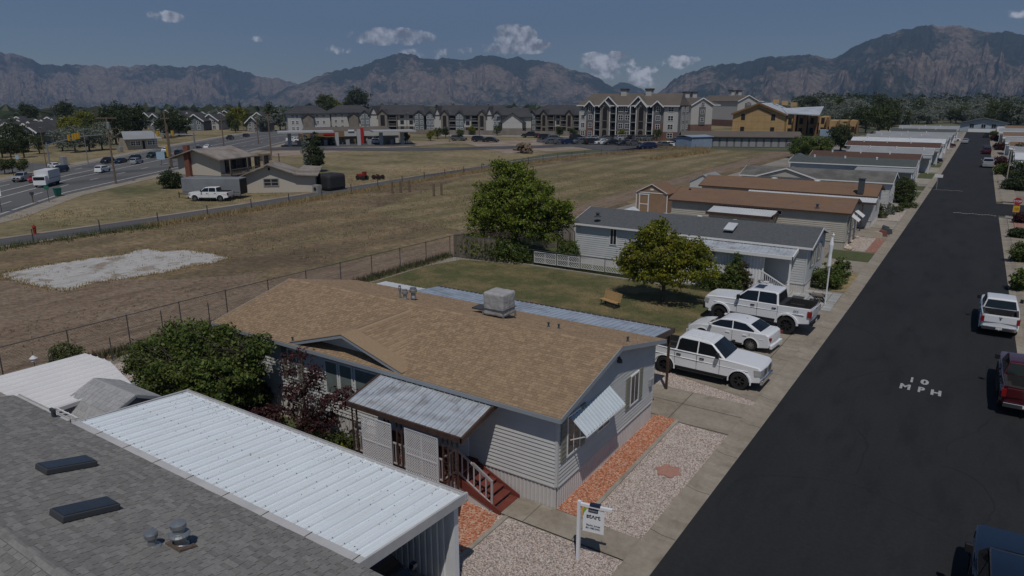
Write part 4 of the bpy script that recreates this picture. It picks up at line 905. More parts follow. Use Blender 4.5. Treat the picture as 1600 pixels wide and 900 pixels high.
P('siding_pale', (.45,.46,.46), (.50,.505,.50), 1, rough=.6); P('siding_beige', (.40,.37,.31), (.44,.41,.35), 1, rough=.6); P('siding_tan', (.37,.33,.26), rough=.7); P('siding_white', (.70,.71,.72), (.65,.66,.67), 1, rough=.6); P('siding_blue', (.30,.35,.39), (.34,.38,.42), .8, rough=.6)
P('skirting', (.54,.515,.495), (.49,.465,.445), 1.3, rough=.6); P('trim_grey', (.26,.28,.30), rough=.5); P('trim_white', (.66,.66,.65), rough=.5); P('trim_brown', (.055,.032,.024), (.08,.05,.038), 5, rough=.5); P('trim_dark', (.05,.055,.06), rough=.6)
P('shutter', (.20,.20,.165), rough=.6); P('glass', (.018,.022,.026), rough=.06, spec=.6); P('blind', (.16,.19,.18), (.13,.16,.15), 3, rough=.4); P('screen_dark', (.012,.012,.013), rough=.8)
P('lattice', (.58,.57,.58), rough=.6); P('rail_paint', (.40,.36,.36), rough=.5); P('deck_red', (.17,.042,.03), (.125,.03,.022), 3, rough=.8, bump=.004, bscale=20); P('aluminium', (.62,.63,.64), rough=.3, metal=.7)
P('tarp_grey', (.28,.275,.27), (.34,.335,.33), 2.5, rough=.75, bump=.035, bscale=3.5); P('galv_pipe', (.27,.29,.30), (.33,.35,.36), 5, rough=.4, metal=.6); P('rust', (.085,.058,.042), (.14,.11,.09), 14, rough=.9)
P('skylight', (.02,.022,.026), (.03,.032,.036), 2, rough=.18, spec=.6); P('panel_edge', (.25,.25,.245), rough=.6)

def lap_wall(parent, p0, p1, z0, ztop, m_, course=.2, name='siding', boards=False, corner=True, holes=()):
    """lap siding from p0 to p1; ztop(u) gives the height of the wall at distance u. boards: every course its own object"""
    a = Vector((p0[0],p0[1],0)); b_ = Vector((p1[0],p1[1],0)); L = (b_-a).length; d = (b_-a).normalized(); n = Vector((d.y,-d.x,0))
    us = [L*i/60 for i in range(61)]; zm = max(ztop(u) for u in us); mb = MB(); objs = []; z = z0; cache = {}
    back = MB(); back.poly([tuple(a+Vector((0,0,z0)))] + [tuple(b_+Vector((0,0,z0)))] + [tuple(a+d*u+Vector((0,0,ztop(u)))) for u in reversed(us)]); back.build('wall', m_, parent)
    while z < zm-.02:
        z2 = min(z+course, zm); ok = [u for u in us if ztop(u) >= z2-.001]
        if not ok: ok = [u for u in us if ztop(u) >= z+.02]
        if ok:
            u0, u1 = min(ok), max(ok); A = a+d*u0; B = a+d*u1; key = round(u1-u0, 2)
            if boards:
                if key not in cache: cache[key] = MB().hexa([(0,.002,0),(u1-u0,.002,0),(u1-u0,-.040,0),(0,-.040,0)],[(0,.002,z2-z),(u1-u0,.002,z2-z),(u1-u0,-.006,z2-z),(0,-.006,z2-z)]).mesh(name, m_)
                inst(name, cache[key], parent, (A.x, A.y, z), Matrix.Rotation(math.atan2(d.y, d.x), 4, 'Z'))
            else:
                o1 = n*.036; o2 = n*.006
                mb.poly([tuple(A+o1+Vector((0,0,z))), tuple(B+o1+Vector((0,0,z))), tuple(B+o2+Vector((0,0,z2))), tuple(A+o2+Vector((0,0,z2)))])
                mb.poly([tuple(A+Vector((0,0,z))), tuple(B+Vector((0,0,z))), tuple(B+o1+Vector((0,0,z))), tuple(A+o1+Vector((0,0,z)))])
        z = z2
    if not boards: mb.build(name, m_, parent)
def rib_panel(parent, p0, p1, z0, z1, m_, w=.15, depth=.018, name='skirting'):
    a = Vector((p0[0],p0[1],0)); b_ = Vector((p1[0],p1[1],0)); L = (b_-a).length; d = (b_-a).normalized(); n = Vector((d.y,-d.x,0)); mb = MB(); k = max(1, int(L/w)); w = L/k
    for i in range(k):
        pts = [(0,0),(w*.55,0),(w*.65,depth),(w*.9,depth),(w,0)]
        for (u, h), (u2, h2) in zip(pts[:-1], pts[1:]):
            A = a+d*(i*w+u)+n*(h+.012); B = a+d*(i*w+u2)+n*(h2+.012); mb.poly([tuple(A+Vector((0,0,z0))), tuple(B+Vector((0,0,z0))), tuple(B+Vector((0,0,z1))), tuple(A+Vector((0,0,z1)))])
    return mb.build(name, m_, parent)
def window(parent, c, w, h, n, frame='trim_white', glass='glass', mull=1, name='window', out=.05, shutters=None, ft=.06):
    """c: centre on the wall, n: outward normal (unit x/y)"""
    c = Vector(c); n = Vector((n[0],n[1],0)); u = Vector((-n.y,n.x,0)); T = Matrix(((u.x,n.x,0,c.x),(u.y,n.y,0,c.y),(0,0,1,c.z),(0,0,0,1)))
    mb = MB(); mb.box(-w/2-ft,w/2+ft,0,out,-h/2-ft,-h/2,0,T); mb.box(-w/2-ft,w/2+ft,0,out,h/2,h/2+ft,0,T); mb.box(-w/2-ft,-w/2,0,out,-h/2,h/2,0,T); mb.box(w/2,w/2+ft,0,out,-h/2,h/2,0,T)
    for k in range(mull): x = -w/2+w*(k+1)/(mull+1); mb.box(x-.02,x+.02,.012,out*.8,-h/2,h/2,0,T)
    f = mb.build(name, frame, parent); g = MB(); g.poly([tuple(T @ Vector(q)) for q in ((w/2,.035*(out/.05),-h/2),(-w/2,.035*(out/.05),-h/2),(-w/2,.035*(out/.05),h/2),(w/2,.035*(out/.05),h/2))]); g.build('pane', glass, f)
    if shutters:
        for sd in (-1,1):
            s = MB(); s.box(sd*(w/2+ft+.2)-.17, sd*(w/2+ft+.2)+.17, 0, .045, -h/2-.08, h/2+.08, 0, T)
            for k in range(8): zz = -h/2+h*(k+.5)/8; s.box(sd*(w/2+ft+.2)-.13, sd*(w/2+ft+.2)+.13, .045, .055, zz-.03, zz+.03, 0, T)
            s.build('shutter', shutters, parent)
    return f
def shingles(parent, O, U, V, Lu, Lv, m_, tab=.30, expo=.14, n_parts=300, near=None, th=.012, keep=None):
    """courses of tabs on the plane O + u U + v V"""
    O, U, V = Vector(O), Vector(U).normalized(), Vector(V).normalized(); N = U.cross(V).normalized()
    if N.z < 0: N = -N
    rows = int(Lv/expo); r = random.Random(5); cells = []
    for j in range(rows):
        u = -tab*r.random()
        while u < Lu:
            w = tab*r.choice((.7,.85,1,1,1.2,1.4)); u0, u1 = max(0,u), min(Lu,u+w-.018)
            if u1-u0 > .03 and (keep is None or keep(u0, u1, j*expo)): cells.append((u0, u1, j*expo, (j+1)*expo+.02))
            u += w
    if near is not None: cells.sort(key=lambda c: (O+U*c[0]+V*c[2]-Vector(near)).length)
    big = MB(); cache = {}
    R = Matrix((U, V, N)).transposed().to_4x4()
    for i, (u0, u1, v0, v1) in enumerate(cells):
        t = th*r.uniform(.7,1.3)
        if i < n_parts:
            k = round(u1-u0, 2)
            if k not in cache: cache[k] = MB().hexa([(0,0,.0),(k,0,.0),(k,v1-v0,-.004),(0,v1-v0,-.004)],[(0,0,th),(k,0,th),(k,v1-v0,.002),(0,v1-v0,.002)]).mesh('shingle', m_)
            inst('shingle', cache[k], parent, O+U*u0+V*v0, R)
        else:
            a, b_, c, d = O+U*u0+V*v0, O+U*u1+V*v0, O+U*u1+V*v1, O+U*u0+V*v1
            q = len(big.v); big.v += [tuple(p) for p in (a, b_, a+N*t, b_+N*t, c+N*.002, d+N*.002)]
            big.f += [(q,q+1,q+3,q+2),(q+2,q+3,q+4,q+5),(q,q+2,q+5),(q+1,q+4,q+3)]; big.m += [0]*4
    if big.f: o = big.build('shingles', m_, parent, kind='stuff')
def vent_pipe(parent, x, y, z, h=.25, r=.05, m_='trim_dark', name='vent_pipe'):
    mb = MB(); mb.lathe([(r*2.4,-.04),(r*2.2,.02),(r*1.1,.05),(r,h*.75),(r*1.5,h*.76),(r*1.4,h)], 10, (x,y,z)); return mb.build(name, m_, parent)
def gable_home(name, label, X0, X1, Y0, Y1, eave, ridge, roof, wall, skirt='skirting', trim='trim_white', group=None, sk=.75, ov=.35, ovx=None, windows=True, detail=True, boards=False, near_shingles=None, cat='mobile home', tabs=None, course=.17, front_windows=(), end_windows=(), shut='shutter'):
    t = thing(name, label, cat, ((X0+X1)/2, (Y0+Y1)/2, 0), 0, group); ym = (Y0+Y1)/2; run = ym-Y0+ov; sl = (ridge-eave)/(ym-(Y0-ov)); ew = eave+sl*ov-.12
    gz = lambda u: min(ew+sl*u, ew+sl*((Y1-Y0)-u)) + .0
    if detail:
        lap_wall(t, (X0,Y0), (X1,Y0), sk, lambda u: ew, wall, course, boards=boards); lap_wall(t, (X1,Y0), (X1,Y1), sk, gz, wall, course, boards=boards)
        lap_wall(t, (X0,Y1), (X0,Y0), sk, gz, wall, course); MB().poly([(X0,Y1,sk),(X0,Y1,ew),(X1,Y1,ew),(X1,Y1,sk)]).build('wall', wall, t)
        rib_panel(t, (X0,Y0+.02), (X1-.02,Y0+.02), 0, sk, skirt); rib_panel(t, (X1-.02,Y0+.02), (X1-.02,Y1), 0, sk, skirt); rib_panel(t, (X0+.02,Y1), (X0+.02,Y0), 0, sk, skirt)
        mb = MB()
        for (x, y) in ((X1,Y0),(X1,Y1),(X0,Y0)): mb.box(x-.05,x+.045,y-.045,y+.05,sk,ew-.02)
        mb.box(X0,X1+.04,Y0-.045,Y0-.001,sk-.03,sk+.012); mb.box(X1+.001,X1+.045,Y0-.045,Y1,sk-.03,sk+.011); mb.build('corner_trim', wall, t)
    else:
        mb = MB(); mb.box(X0,X1,Y0,Y1,0,ew); mb.poly([(X1,Y0,ew),(X1,Y1,ew),(X1,ym,ridge-.1)]); mb.poly([(X0,Y1,ew),(X0,Y0,ew),(X0,ym,ridge-.1)]); mb.build('wall', wall, t)
    ovx = ov if ovx is None else ovx; xa, xb = X0-ovx, X1+ovx
    MB().slab([(xa,Y0-ov,eave),(xb,Y0-ov,eave),(xb,ym,ridge),(xa,ym,ridge)], .09).build('roof', roof, t); MB().slab([(xb,Y1+ov,eave),(xa,Y1+ov,eave),(xa,ym,ridge),(xb,ym,ridge)], .09).build('roof', roof, t)
    mb = MB(); mb.box(xa,xb,Y0-ov-.03,Y0-ov,eave-.15,eave-.008)
    for x in (xb, xa-.03):
        mb.hexa([(x,Y0-ov,eave-.16),(x+.03,Y0-ov,eave-.16),(x+.03,ym,ridge-.16),(x,ym,ridge-.16)],[(x,Y0-ov,eave+.01),(x+.03,Y0-ov,eave+.01),(x+.03,ym,ridge+.012),(x,ym,ridge+.012)])
        mb.hexa([(x,ym,ridge-.16),(x+.03,ym,ridge-.16),(x+.03,Y1+ov,eave-.16),(x,Y1+ov,eave-.16)],[(x,ym,ridge+.012),(x+.03,ym,ridge+.012),(x+.03,Y1+ov,eave+.01),(x,Y1+ov,eave+.01)])
    mb.build('fascia', trim, t)
    MB().hexa([(xa,Y0-ov,eave-.13),(xb,Y0-ov,eave-.13),(xb,Y0,eave-.13),(xa,Y0,eave-.13)],[(xa,Y0-ov,eave-.11),(xb,Y0-ov,eave-.11),(xb,Y0,eave-.11),(xa,Y0,eave-.11)]).build('soffit', trim, t)
    for (x, zc, w, h) in front_windows: window(t, (x,Y0-.03,zc), w, h, (0,-1))
    for (y, zc, w, h, sh) in end_windows: window(t, (X1+.03,y,zc), w, h, (1,0), shutters=shut if sh else None)
    return t, sl, ym

# main house ----------------------------------------------------
HX0, HX1, HY0, HY1 = -26.75, -9.8, 17.63, 25.6
house, sl_, ym_ = gable_home('house', 'tan shingled mobile home in the middle of the view with pale grey lap siding', HX0, HX1, HY0, HY1, 3.50, 4.53, 'shingle_tan', 'siding_grey', trim='trim_grey', sk=.84, ov=.42, ovx=.33, boards=True, course=.138,
   end_windows=((18.62,2.40,.80,1.35,True),(23.6,2.15,.70,1.15,True)))
NR = Vector((0,0,13))
V_ = Vector((0, ym_-(HY0-.42), 1.03)); Lv_ = V_.length
shingles(house, (HX0-.33,HY0-.42,3.503), (1,0,0), V_, HX1-HX0+.66, Lv_-.05, 'shingle_tan', tab=.21, expo=.13, near=(-10,17,3.5))
V2 = Vector((0, ym_-(HY1+.42), 1.03)); shingles(house, (HX0-.33,HY1+.42,3.503), (1,0,0), V2, HX1-HX0+.66, Lv_-.05, 'shingle_tan', tab=.21, expo=.13, n_parts=0)
mb = MB()
for i in range(58): x = HX0-.40+i*.305; mb.slab([(x,ym_-.14,4.52),(x+.33,ym_-.14,4.512),(x+.33,ym_,4.548),(x,ym_,4.556)], .01); mb.slab([(x,ym_,4.556),(x+.33,ym_,4.548),(x+.33,ym_+.14,4.512),(x,ym_+.14,4.52)], .01)
mb.build('ridge_cap', 'shingle_tan', house, kind='stuff')
# cross gable over the front windows
ax_, fy, fz0, az_ = -18.95, 17.5, 3.57, 4.44
def roofz(y): return 3.5+(y-(HY0-.42))*sl_
yb = ym_-.25
mb = MB()
yint = HY0-.42+(az_-3.5)/sl_
mb.poly([(-21.75,fy,fz0),(ax_,fy,az_),(ax_,yint,az_+.004),(-21.75,HY0-.42+(fz0-3.5)/sl_,fz0+.02)]); mb.poly([(ax_,fy,az_),(-16.15,fy,fz0),(-16.15,HY0-.42+(fz0-3.5)/sl_,fz0+.02),(ax_,yint,az_+.004)])
mb.build('dormer_roof', 'shingle_tan', house)
ylen = yint-fy+.1; LvL = math.hypot(ax_+21.75, az_-fz0); LvR = math.hypot(-16.15-ax_, az_-fz0)
shingles(house, (-21.75,fy-.02,fz0+.006), (0,1,0), (ax_+21.75,0,az_-fz0), ylen, LvL-.03, 'shingle_tan', n_parts=0, keep=lambda a, b, v: b < .35+ylen*v/LvL)
shingles(house, (-16.15,fy-.02,fz0+.006), (0,1,0), (ax_+16.15,0,az_-fz0), ylen, LvR-.03, 'shingle_tan', n_parts=0, keep=lambda a, b, v: b < .35+ylen*v/LvR)
mb = MB()
for (xa, za, xb_, zb) in ((-21.95,fz0-.02,ax_,az_),(ax_,az_,-15.95,fz0-.02)):
    mb.hexa([(xa,fy-.26,za-.13),(xb_,fy-.26,zb-.13),(xb_,fy-.20,zb-.13),(xa,fy-.20,za-.13)],[(xa,fy-.26,za+.02),(xb_,fy-.26,zb+.02),(xb_,fy-.20,zb+.02),(xa,fy-.20,za+.02)])
mb.build('dormer_fascia', 'trim_grey', house)
mb = MB()
for (xa, za, xb_, zb) in ((-21.95,fz0-.02,ax_,az_),(ax_,az_,-15.95,fz0-.02)): mb.slab([(xa,fy-.28,za+.03),(xb_,fy-.28,zb+.03),(xb_,fy+.5,zb+.03),(xa,fy+.5,za+.03)], .02)
mb.build('dormer_edge', 'shingle_tan', house)
W2 = 17.86
MB().poly([(-21.3,W2,fz0),(-16.6,W2,fz0),(ax_,W2,az_-.12)]).build('dormer_wall', 'siding_grey', house)
for k in range(5):
    z = fz0+.05+k*.16; f = (z-fz0)/(az_-.12-fz0); xa = -21.3+(ax_+21.3)*f+.1; xb_ = -16.6+(ax_+16.6)*f-.1
    if xb_-xa > .2: MB().hexa([(xa,W2-.03,z),(xb_,W2-.03,z),(xb_,W2,z),(xa,W2,z)],[(xa,W2-.008,z+.15),(xb_,W2-.008,z+.15),(xb_,W2,z+.15),(xa,W2,z+.15)]).build('siding', 'siding_grey', house)
# front windows
for (x, w) in ((-20.0,.62),(-19.2,.62)): window(house, (x,HY0-.03,2.35), w, 1.35, (0,-1), mull=0, glass='blind')
window(house, (-18.1,HY0-.03,2.35), 1.15, 1.35, (0,-1), mull=0, glass='blind'); window(house, (-17.05,HY0-.03,2.35), .5, 1.35, (0,-1), mull=0)
window(house, (-22.3,HY0-.03,2.45), .45, 1.2, (0,-1), mull=0, glass='blind', shutters='shutter')
window(house, (-24.4,HY0-.03,3.02), 1.5, .28, (0,-1), frame='trim_grey')
mb = MB(); mb.box(-24.9,-24.84,HY0-.09,HY0-.03,.3,3.3); mb.box(-10.0,-9.94,HY0-.08,HY0-.03,3.25,3.32); mb.build('downpipe', 'trim_white', house)
# awning over the end window: ribbed sheet on arms
aw = MB(); n_ = 15
for i in range(n_):
    y0 = 18.35+i*(3.0/n_); y1 = y0+3.0/n_
    for (a, b_, ha, hb) in ((y0,y0+(y1-y0)*.5,0,0),(y0+(y1-y0)*.5,y0+(y1-y0)*.62,0,.035),(y0+(y1-y0)*.62,y0+(y1-y0)*.88,.035,.035),(y0+(y1-y0)*.88,y1,.035,0)):
        aw.hexa([(-9.76,a,3.05+ha-.004),(-9.76,b_,3.05+hb-.004),(-9.13,b_,2.52+hb-.004),(-9.13,a,2.52+ha-.004)],[(-9.76,a,3.05+ha),(-9.76,b_,3.05+hb),(-9.13,b_,2.52+hb),(-9.13,a,2.52+ha)])
o = aw.build('awning', 'awning_metal', house)
mb = MB()
for y in (18.4,21.3): mb.bar((-9.76,y,2.2),(-9.15,y,2.5),.03)
mb.bar((-9.13,18.35,2.49),(-9.13,21.35,2.49),.04); mb.build('arm', 'trim_white', o)
# second window behind the awning, meter boxes, lamp, taps
window(house, (-9.77,20.9,2.2), .9, 1.1, (1,0), mull=1)
mb = MB(); mb.box(-9.78,-9.66,25.1,25.35,1.7,2.0); mb.build('meter_box', 'trim_grey', house); mb = MB(); mb.lathe([(.09,0),(.07,.12),(.03,.16)],8,(-9.68,22.0,3.75)); mb.box(-9.78,-9.7,21.93,22.07,3.75,3.95); mb.build('wall_lamp', 'trim_dark', house)
# roof furniture
for (px, py) in ((455,506),(857,509),(873,511),(981,529)):
    x, y = S(px, py, 4.3); vent_pipe(house, x, y, min(roofz(y), 4.53-(y-ym_)*sl_ if y > ym_ else 9)+.0, .2, .034)
for (px, py, r, h) in ((633,466,.12,.42),(646,464,.15,.46),(625,462,.06,.5)):
    x, y = S(px, py, 4.4); mb = MB(); mb.lathe([(r*.9,-.05),(r*.8,.04),(r*.7,.06),(r*.7,h*.55),(r*1.15,h*.56),(r*1.2,h*.8),(r*.9,h*.85),(r,h)], 14, (x,y,4.38)); mb.build('flue_cap', 'galv_pipe', house)
x, y = -15.6, 22.9
ac = thing('evaporative_cooler', 'evaporative cooler wrapped in a grey tied cover on the tan roof', 'air cooler', (x,y,4.33)); 
mb = MB(); mb.box(x-.50,x+.50,y-.48,y+.48,4.38,5.36); o = mb.build('cover', 'tarp_grey', ac); bevel(o,.09,3)
s_ = o.modifiers.new('sub','SUBSURF'); s_.subdivision_type = 'SIMPLE'; s_.levels = s_.render_levels = 4; tx = bpy.data.textures.new('creases','CLOUDS'); tx.noise_scale = .35; dm = o.modifiers.new('creases','DISPLACE'); dm.texture = tx; dm.strength = .06; dm.mid_level = .5
mb = MB(); mb.box(x-.53,x+.53,y-.51,y+.51,4.66,4.68); mb.build('rope', 'trim_dark', ac); mb = MB()
for sx in (-.5,.5):
    for sy in (-.45,.45): mb.box(x+sx-.03,x+sx+.03,y+sy-.03,y+sy+.03,4.25,4.5)
mb.build('leg', 'galv_pipe', ac); mb = MB(); mb.box(x-1.35,x-.6,y-.1,y+.5,4.40,4.46); mb.build('duct_cover', 'trim_dark', ac)

# porch: sheet roof on iron posts, lattice screens, steps -----------
def ribbed_roof(parent, corners, n, m_, rib=.035, name='roof_panel', dirn=1, th=.012, mid=True):
    """corners a,b (back edge, left to right) and c,d (front edge, right to left); n panels, each its own piece, ribs run back to front"""
    a, b_, c, d = [Vector(p) for p in corners]; w = (b_-a).length/n; nn = (b_-a).cross(d-a).normalized(); nn = nn if nn.z > 0 else -nn; objs = []
    U = (b_-a).normalized(); Vv = (d-a); Lf = Vv.length
    prof = [(0,0),(.03,rib),(.09,rib),(.12,0)]
    if mid: prof += [(.46,0),(.48,rib*.35),(.54,rib*.35),(.56,0)]
    prof += [(.955,0)]
    mb = MB()
    prof = [(u*w/1.0 if u > .12 else u*w*1.0, h) for u, h in prof]+[(w*.962,-.045),(w*.995,-.045)]
    for (u, h), (u2, h2) in zip(prof[:-1], prof[1:]):
        mb.hexa([(u,0,h-th),(u2,0,h2-th),(u2,Lf,h2-th),(u,Lf,h-th)],[(u,0,h),(u2,0,h2),(u2,Lf,h2),(u,Lf,h)])
    me = mb.mesh(name, m_); R = Matrix((U, Vv.normalized(), nn)).transposed().to_4x4()
    for i in range(n): inst(name, me, parent, a+(b_-a)*(i/n), R)
PX0, PX1, PY = -16.95, -12.05, 15.55
porch = thing('porch', 'porch with rusty galvanised roof and white lattice screens on the house front', 'porch', (-14.5,16.4,0))
ribbed_roof(porch, ((PX0,17.9,3.44),(PX1,17.9,3.44),(PX1,PY,2.86),(PX0,PY,2.86)), 20, 'galv', rib=.05)
mb = MB(); mb.box(PX0-.08,PX1+.08,PY-.09,PY-.02,2.72,2.90); 
for x in (PX0-.1, PX1+.02): mb.hexa([(x,PY-.09,2.72),(x+.08,PY-.09,2.72),(x+.08,17.9,3.30),(x,17.9,3.30)],[(x,PY-.09,2.90),(x+.08,PY-.09,2.90),(x+.08,17.9,3.50),(x,17.9,3.50)])
mb.build('gutter', 'trim_brown', porch)
MB().box(PX0,PX1,17.75,18.05,3.46,3.475).build('flashing', 'galv', porch)
pm = MB()
for sx in (-.11,.11): pm.box(sx-.02,sx+.02,-.02,.02,0,2.75)
for k in range(9):
    z = .15+k*.29
    for i in range(8):
        a0, a1 = PI*2*i/8, PI*2*(i+1)/8; pm.bar((.085*math.cos(a0),0,z+.11*math.sin(a0)),(.085*math.cos(a1),0,z+.11*math.sin(a1)),.012)
pme = pm.mesh('post', 'trim_brown')
for x in (-16.75,-14.68,-12.72,-12.35): inst('post', pme, porch, (x,PY+.05,.0))
inst('post', pme, porch, (-16.8,17.2,0), Matrix.Rotation(PI/2,4,'Z'))
def lattice_panel(parent, x0, x1, y, z0, z1, sp=.10, nm='lattice_screen', sw=.024):
    mb = MB(); w, h = x1-x0, z1-z0; s = .012
    for dr in (1,-1):
        c = -h
        while c < w:
            pts = []
            u0, v0 = (c, 0) if c >= 0 else (0, -c); u1, v1 = (c+h, h) if c+h <= w else (w, w-c)
            if v1 > v0:
                if dr < 0: u0, u1 = w-u0, w-u1
                yy = y+(.006 if dr > 0 else -.006); mb.bar((x0+u0,yy,z0+v0),(x0+u1,yy,z0+v1),sw,.008)
            c += sp
    f = MB(); f.box(x0,x1,y-.02,y+.02,z0,z0+.04); f.box(x0,x1,y-.02,y+.02,z1-.04,z1); f.box(x0,x0+.04,y-.02,y+.02,z0+.04,z1-.04); f.box(x1-.04,x1,y-.02,y+.02,z0+.04,z1-.04); xm=(x0+x1)/2; f.box(xm-.02,xm+.02,y-.022,y+.022,z0+.04,z1-.04); zm=(z0+z1)/2; f.box(x0+.04,x1-.04,y-.0225,y+.0225,zm-.02,zm+.02)
    o = f.build(nm, 'lattice', parent); mb.build('slats', 'lattice', o, kind='stuff')
lattice_panel(porch, -16.35,-14.98,PY-.02,.75,2.55); lattice_panel(porch, -14.38,-12.98,PY-.02,.75,2.60)
MB().box(-16.95,-12.9,15.75,17.6,.85,.93).build('deck', 'deck_red', porch); MB().box(-16.9,-12.95,15.8,17.6,0,.85).build('deck_skirt', 'skirting', porch)
mb = MB(); mb.box(-16.9,-12.9,PY+.12,PY+.17,1.75,1.80); mb.box(-16.9,-12.9,PY+.12,PY+.17,1.0,1.04)
for i in range(34): x = -16.85+i*.118; mb.box(x-.012,x+.012,PY+.13,PY+.16,1.0,1.75)
mb.build('railing', 'rail_paint', porch)
MB().box(-14.2,-13.3,HY0-.07,HY0-.03,.93,2.9).build('door', 'trim_white', porch)
st = thing('porch_steps', 'dark red wooden steps with grey painted railings leading up to the porch', 'steps', (-12.1,17.0,0))
for i in range(6):
    z = .93-(i+1)*.145; x = -12.95+i*.29; MB().box(x,x+.31,16.42,17.5,z-.035,z).build('tread', 'deck_red', st)
for y in (16.38,17.52):
    mb = MB(); mb.hexa([(-12.95,y-.02,.55),(-11.15,y-.02,-.02),(-11.15,y+.02,-.02),(-12.95,y+.02,.55)],[(-12.95,y-.02,.93),(-11.15,y-.02,.16),(-11.15,y+.02,.16),(-12.95,y+.02,.93)]); mb.build('stringer', 'deck_red', st)
MB().poly([(-12.95,16.41,0),(-11.35,16.41,0),(-12.95,16.41,.6)]).build('side_panel', 'skirting', st)
mb = MB(); y = 16.40
mb.bar((-12.93,y,1.85),(-11.5,y,1.08),.055); mb.bar((-12.93,y,1.05),(-11.5,y,.28),.04); mb.bar((-12.93,y,.5),(-12.93,y,1.87),.06); mb.bar((-11.5,y,.02),(-11.5,y,1.1),.06)
for k in range(1,6): x = -12.93+k*.24; z = -.538*(k*.24); mb.bar((x,y,1.05+z),(x,y,1.85+z),.035)
mb.bar((-12.93,y,1.85),(-12.93,15.75,1.85),.05); mb.bar((-12.93,y,1.05),(-12.93,15.75,1.05),.04); mb.bar((-12.93,16.05,1.05),(-12.93,16.05,1.85),.035)
mb.build('handrail', 'rail_paint', st); mb = MB(); mb.bar((-12.25,y,1.53),(-11.48,y,1.10),.065); mb.build('grip', 'aluminium', st)

# sheet roof carport behind the ridge ------------------------------
bc = thing('side_carport', 'bluish sheet metal carport roof along the far side of the tan roofed house', 'carport', (-17,28,0))
ribbed_roof(bc, ((-23.8,26.1,3.24),(-10.3,26.1,3.24),(-10.3,29.05,2.94),(-23.8,29.05,2.94)), 46, 'galv_blue', rib=.04, mid=False)
mb = MB(); mb.box(-23.9,-10.2,29.05,29.13,2.78,2.98); mb.hexa([(-10.3,26.1,3.0),(-10.22,26.1,3.0),(-10.22,29.13,2.76),(-10.3,29.13,2.76)],[(-10.3,26.1,3.28),(-10.22,26.1,3.28),(-10.22,29.13,2.98),(-10.3,29.13,2.98)]); mb.build('gutter', 'trim_brown', bc)
for x in (-10.4,-13.7,-17.0,-20.3,-23.6):
    MB().box(x-.05,x+.05,28.92,29.02,0,2.9).build('post', 'trim_brown', bc)

wr = thing('flat_patio_roof', 'flat white patio roof peeping over the ridge of the tan roof', 'patio cover', (-24.5,28,0))
ribbed_roof(wr, ((-27.0,26.2,3.05),(-23.9,26.2,3.05),(-23.9,28.2,2.98),(-27.0,28.2,2.98)), 6, 'roof_metal_white', rib=.02)
mb = MB()
for x in (-26.9,-24.0): mb.box(x-.04,x+.04,28.0,28.08,0,2.95)
mb.build('post', 'trim_white', wr)

# foreground home with its skylights and carport -------------------
FX0, FX1 = -26.1, -8.2
fh = thing('foreground_house', 'grey shingled home filling the bottom left corner, seen from above', 'mobile home', (-17,4.8,0))
ridge_y, ridge_z, ev_y, ev_z = 4.75, 4.40, 9.05, 3.28
MB().slab([(FX0,ridge_y,ridge_z),(FX1,ridge_y,ridge_z),(FX1,ev_y,ev_z),(FX0,ev_y,ev_z)][::1], .1).build('roof', 'shingle_grey', fh)
MB().slab([(FX0,.45,ev_z),(FX1,.45,ev_z),(FX1,ridge_y,ridge_z),(FX0,ridge_y,ridge_z)], .1).build('roof', 'shingle_grey', fh)
Vf = Vector((0, ridge_y-ev_y, ridge_z-ev_z)); shingles(fh, (FX0,ev_y,ev_z+.003), (1,0,0), Vf, FX1-FX0, Vf.length-.06, 'shingle_grey', tab=.29, expo=.145, near=(-14.2,5.8,4.0), th=.015)
Vb = Vector((0, ridge_y-.45, ridge_z-ev_z)); shingles(fh, (FX0,.45,ev_z+.003), (1,0,0), Vb, FX1-FX0, Vb.length-.06, 'shingle_grey', tab=.29, expo=.145, n_parts=0)
capm = MB()
for i in range(5):
    a0, a1 = -.9+i*.36, -.9+(i+1)*.36; p = lambda a: (.0, .19*math.sin(a)*1.0, .055*math.cos(a)+(-.02))
    y0, z0_, y1, z1_ = .17*math.sin(a0), .06*math.cos(a0)-.035-abs(math.sin(a0))*.035, .17*math.sin(a1), .06*math.cos(a1)-.035-abs(math.sin(a1))*.035
    capm.hexa([(0,y0,z0_-.012),(.24,y0,z0_-.02),(.24,y1,z1_-.02),(0,y1,z1_-.012)],[(0,y0,z0_+.012),(.24,y0,z0_),(.24,y1,z1_),(0,y1,z1_+.012)])
capme = capm.mesh('ridge_cap', 'shingle_grey'); x = FX0
while x < FX1: inst('ridge_cap', capme, fh, (x, ridge_y, ridge_z+.03), Matrix.Rotation(rng.uniform(-.02,.02),4,'Z')); x += .19
MB().box(FX0+.3,FX1-.3,.8,8.7,0,3.2).build('wall', 'siding_white', fh)
mb = MB(); mb.box(FX0-.03,FX0,.4,ev_y,3.1,3.2); mb.hexa([(FX0-.05,ridge_y,ridge_z-.12),(FX0,ridge_y,ridge_z-.12),(FX0,ev_y,ev_z-.12),(FX0-.05,ev_y,ev_z-.12)],[(FX0-.05,ridge_y,ridge_z+.02),(FX0,ridge_y,ridge_z+.02),(FX0,ev_y,ev_z+.02),(FX0-.05,ev_y,ev_z+.02)]); mb.build('fascia', 'flashing', fh)
mb = MB(); mb.box(FX0,-22.6,ev_y,ev_y+.14,ev_z-.14,ev_z-.02); mb.box(FX0,-22.6,ev_y+.12,ev_y+.15,ev_z-.14,ev_z+.03); mb.build('gutter', 'flashing', fh)
def roofF(y): return ridge_z+(y-ridge_y)*(ev_z-ridge_z)/(ev_y-ridge_y)
slp = math.atan2(ev_z-ridge_z, ev_y-ridge_y)
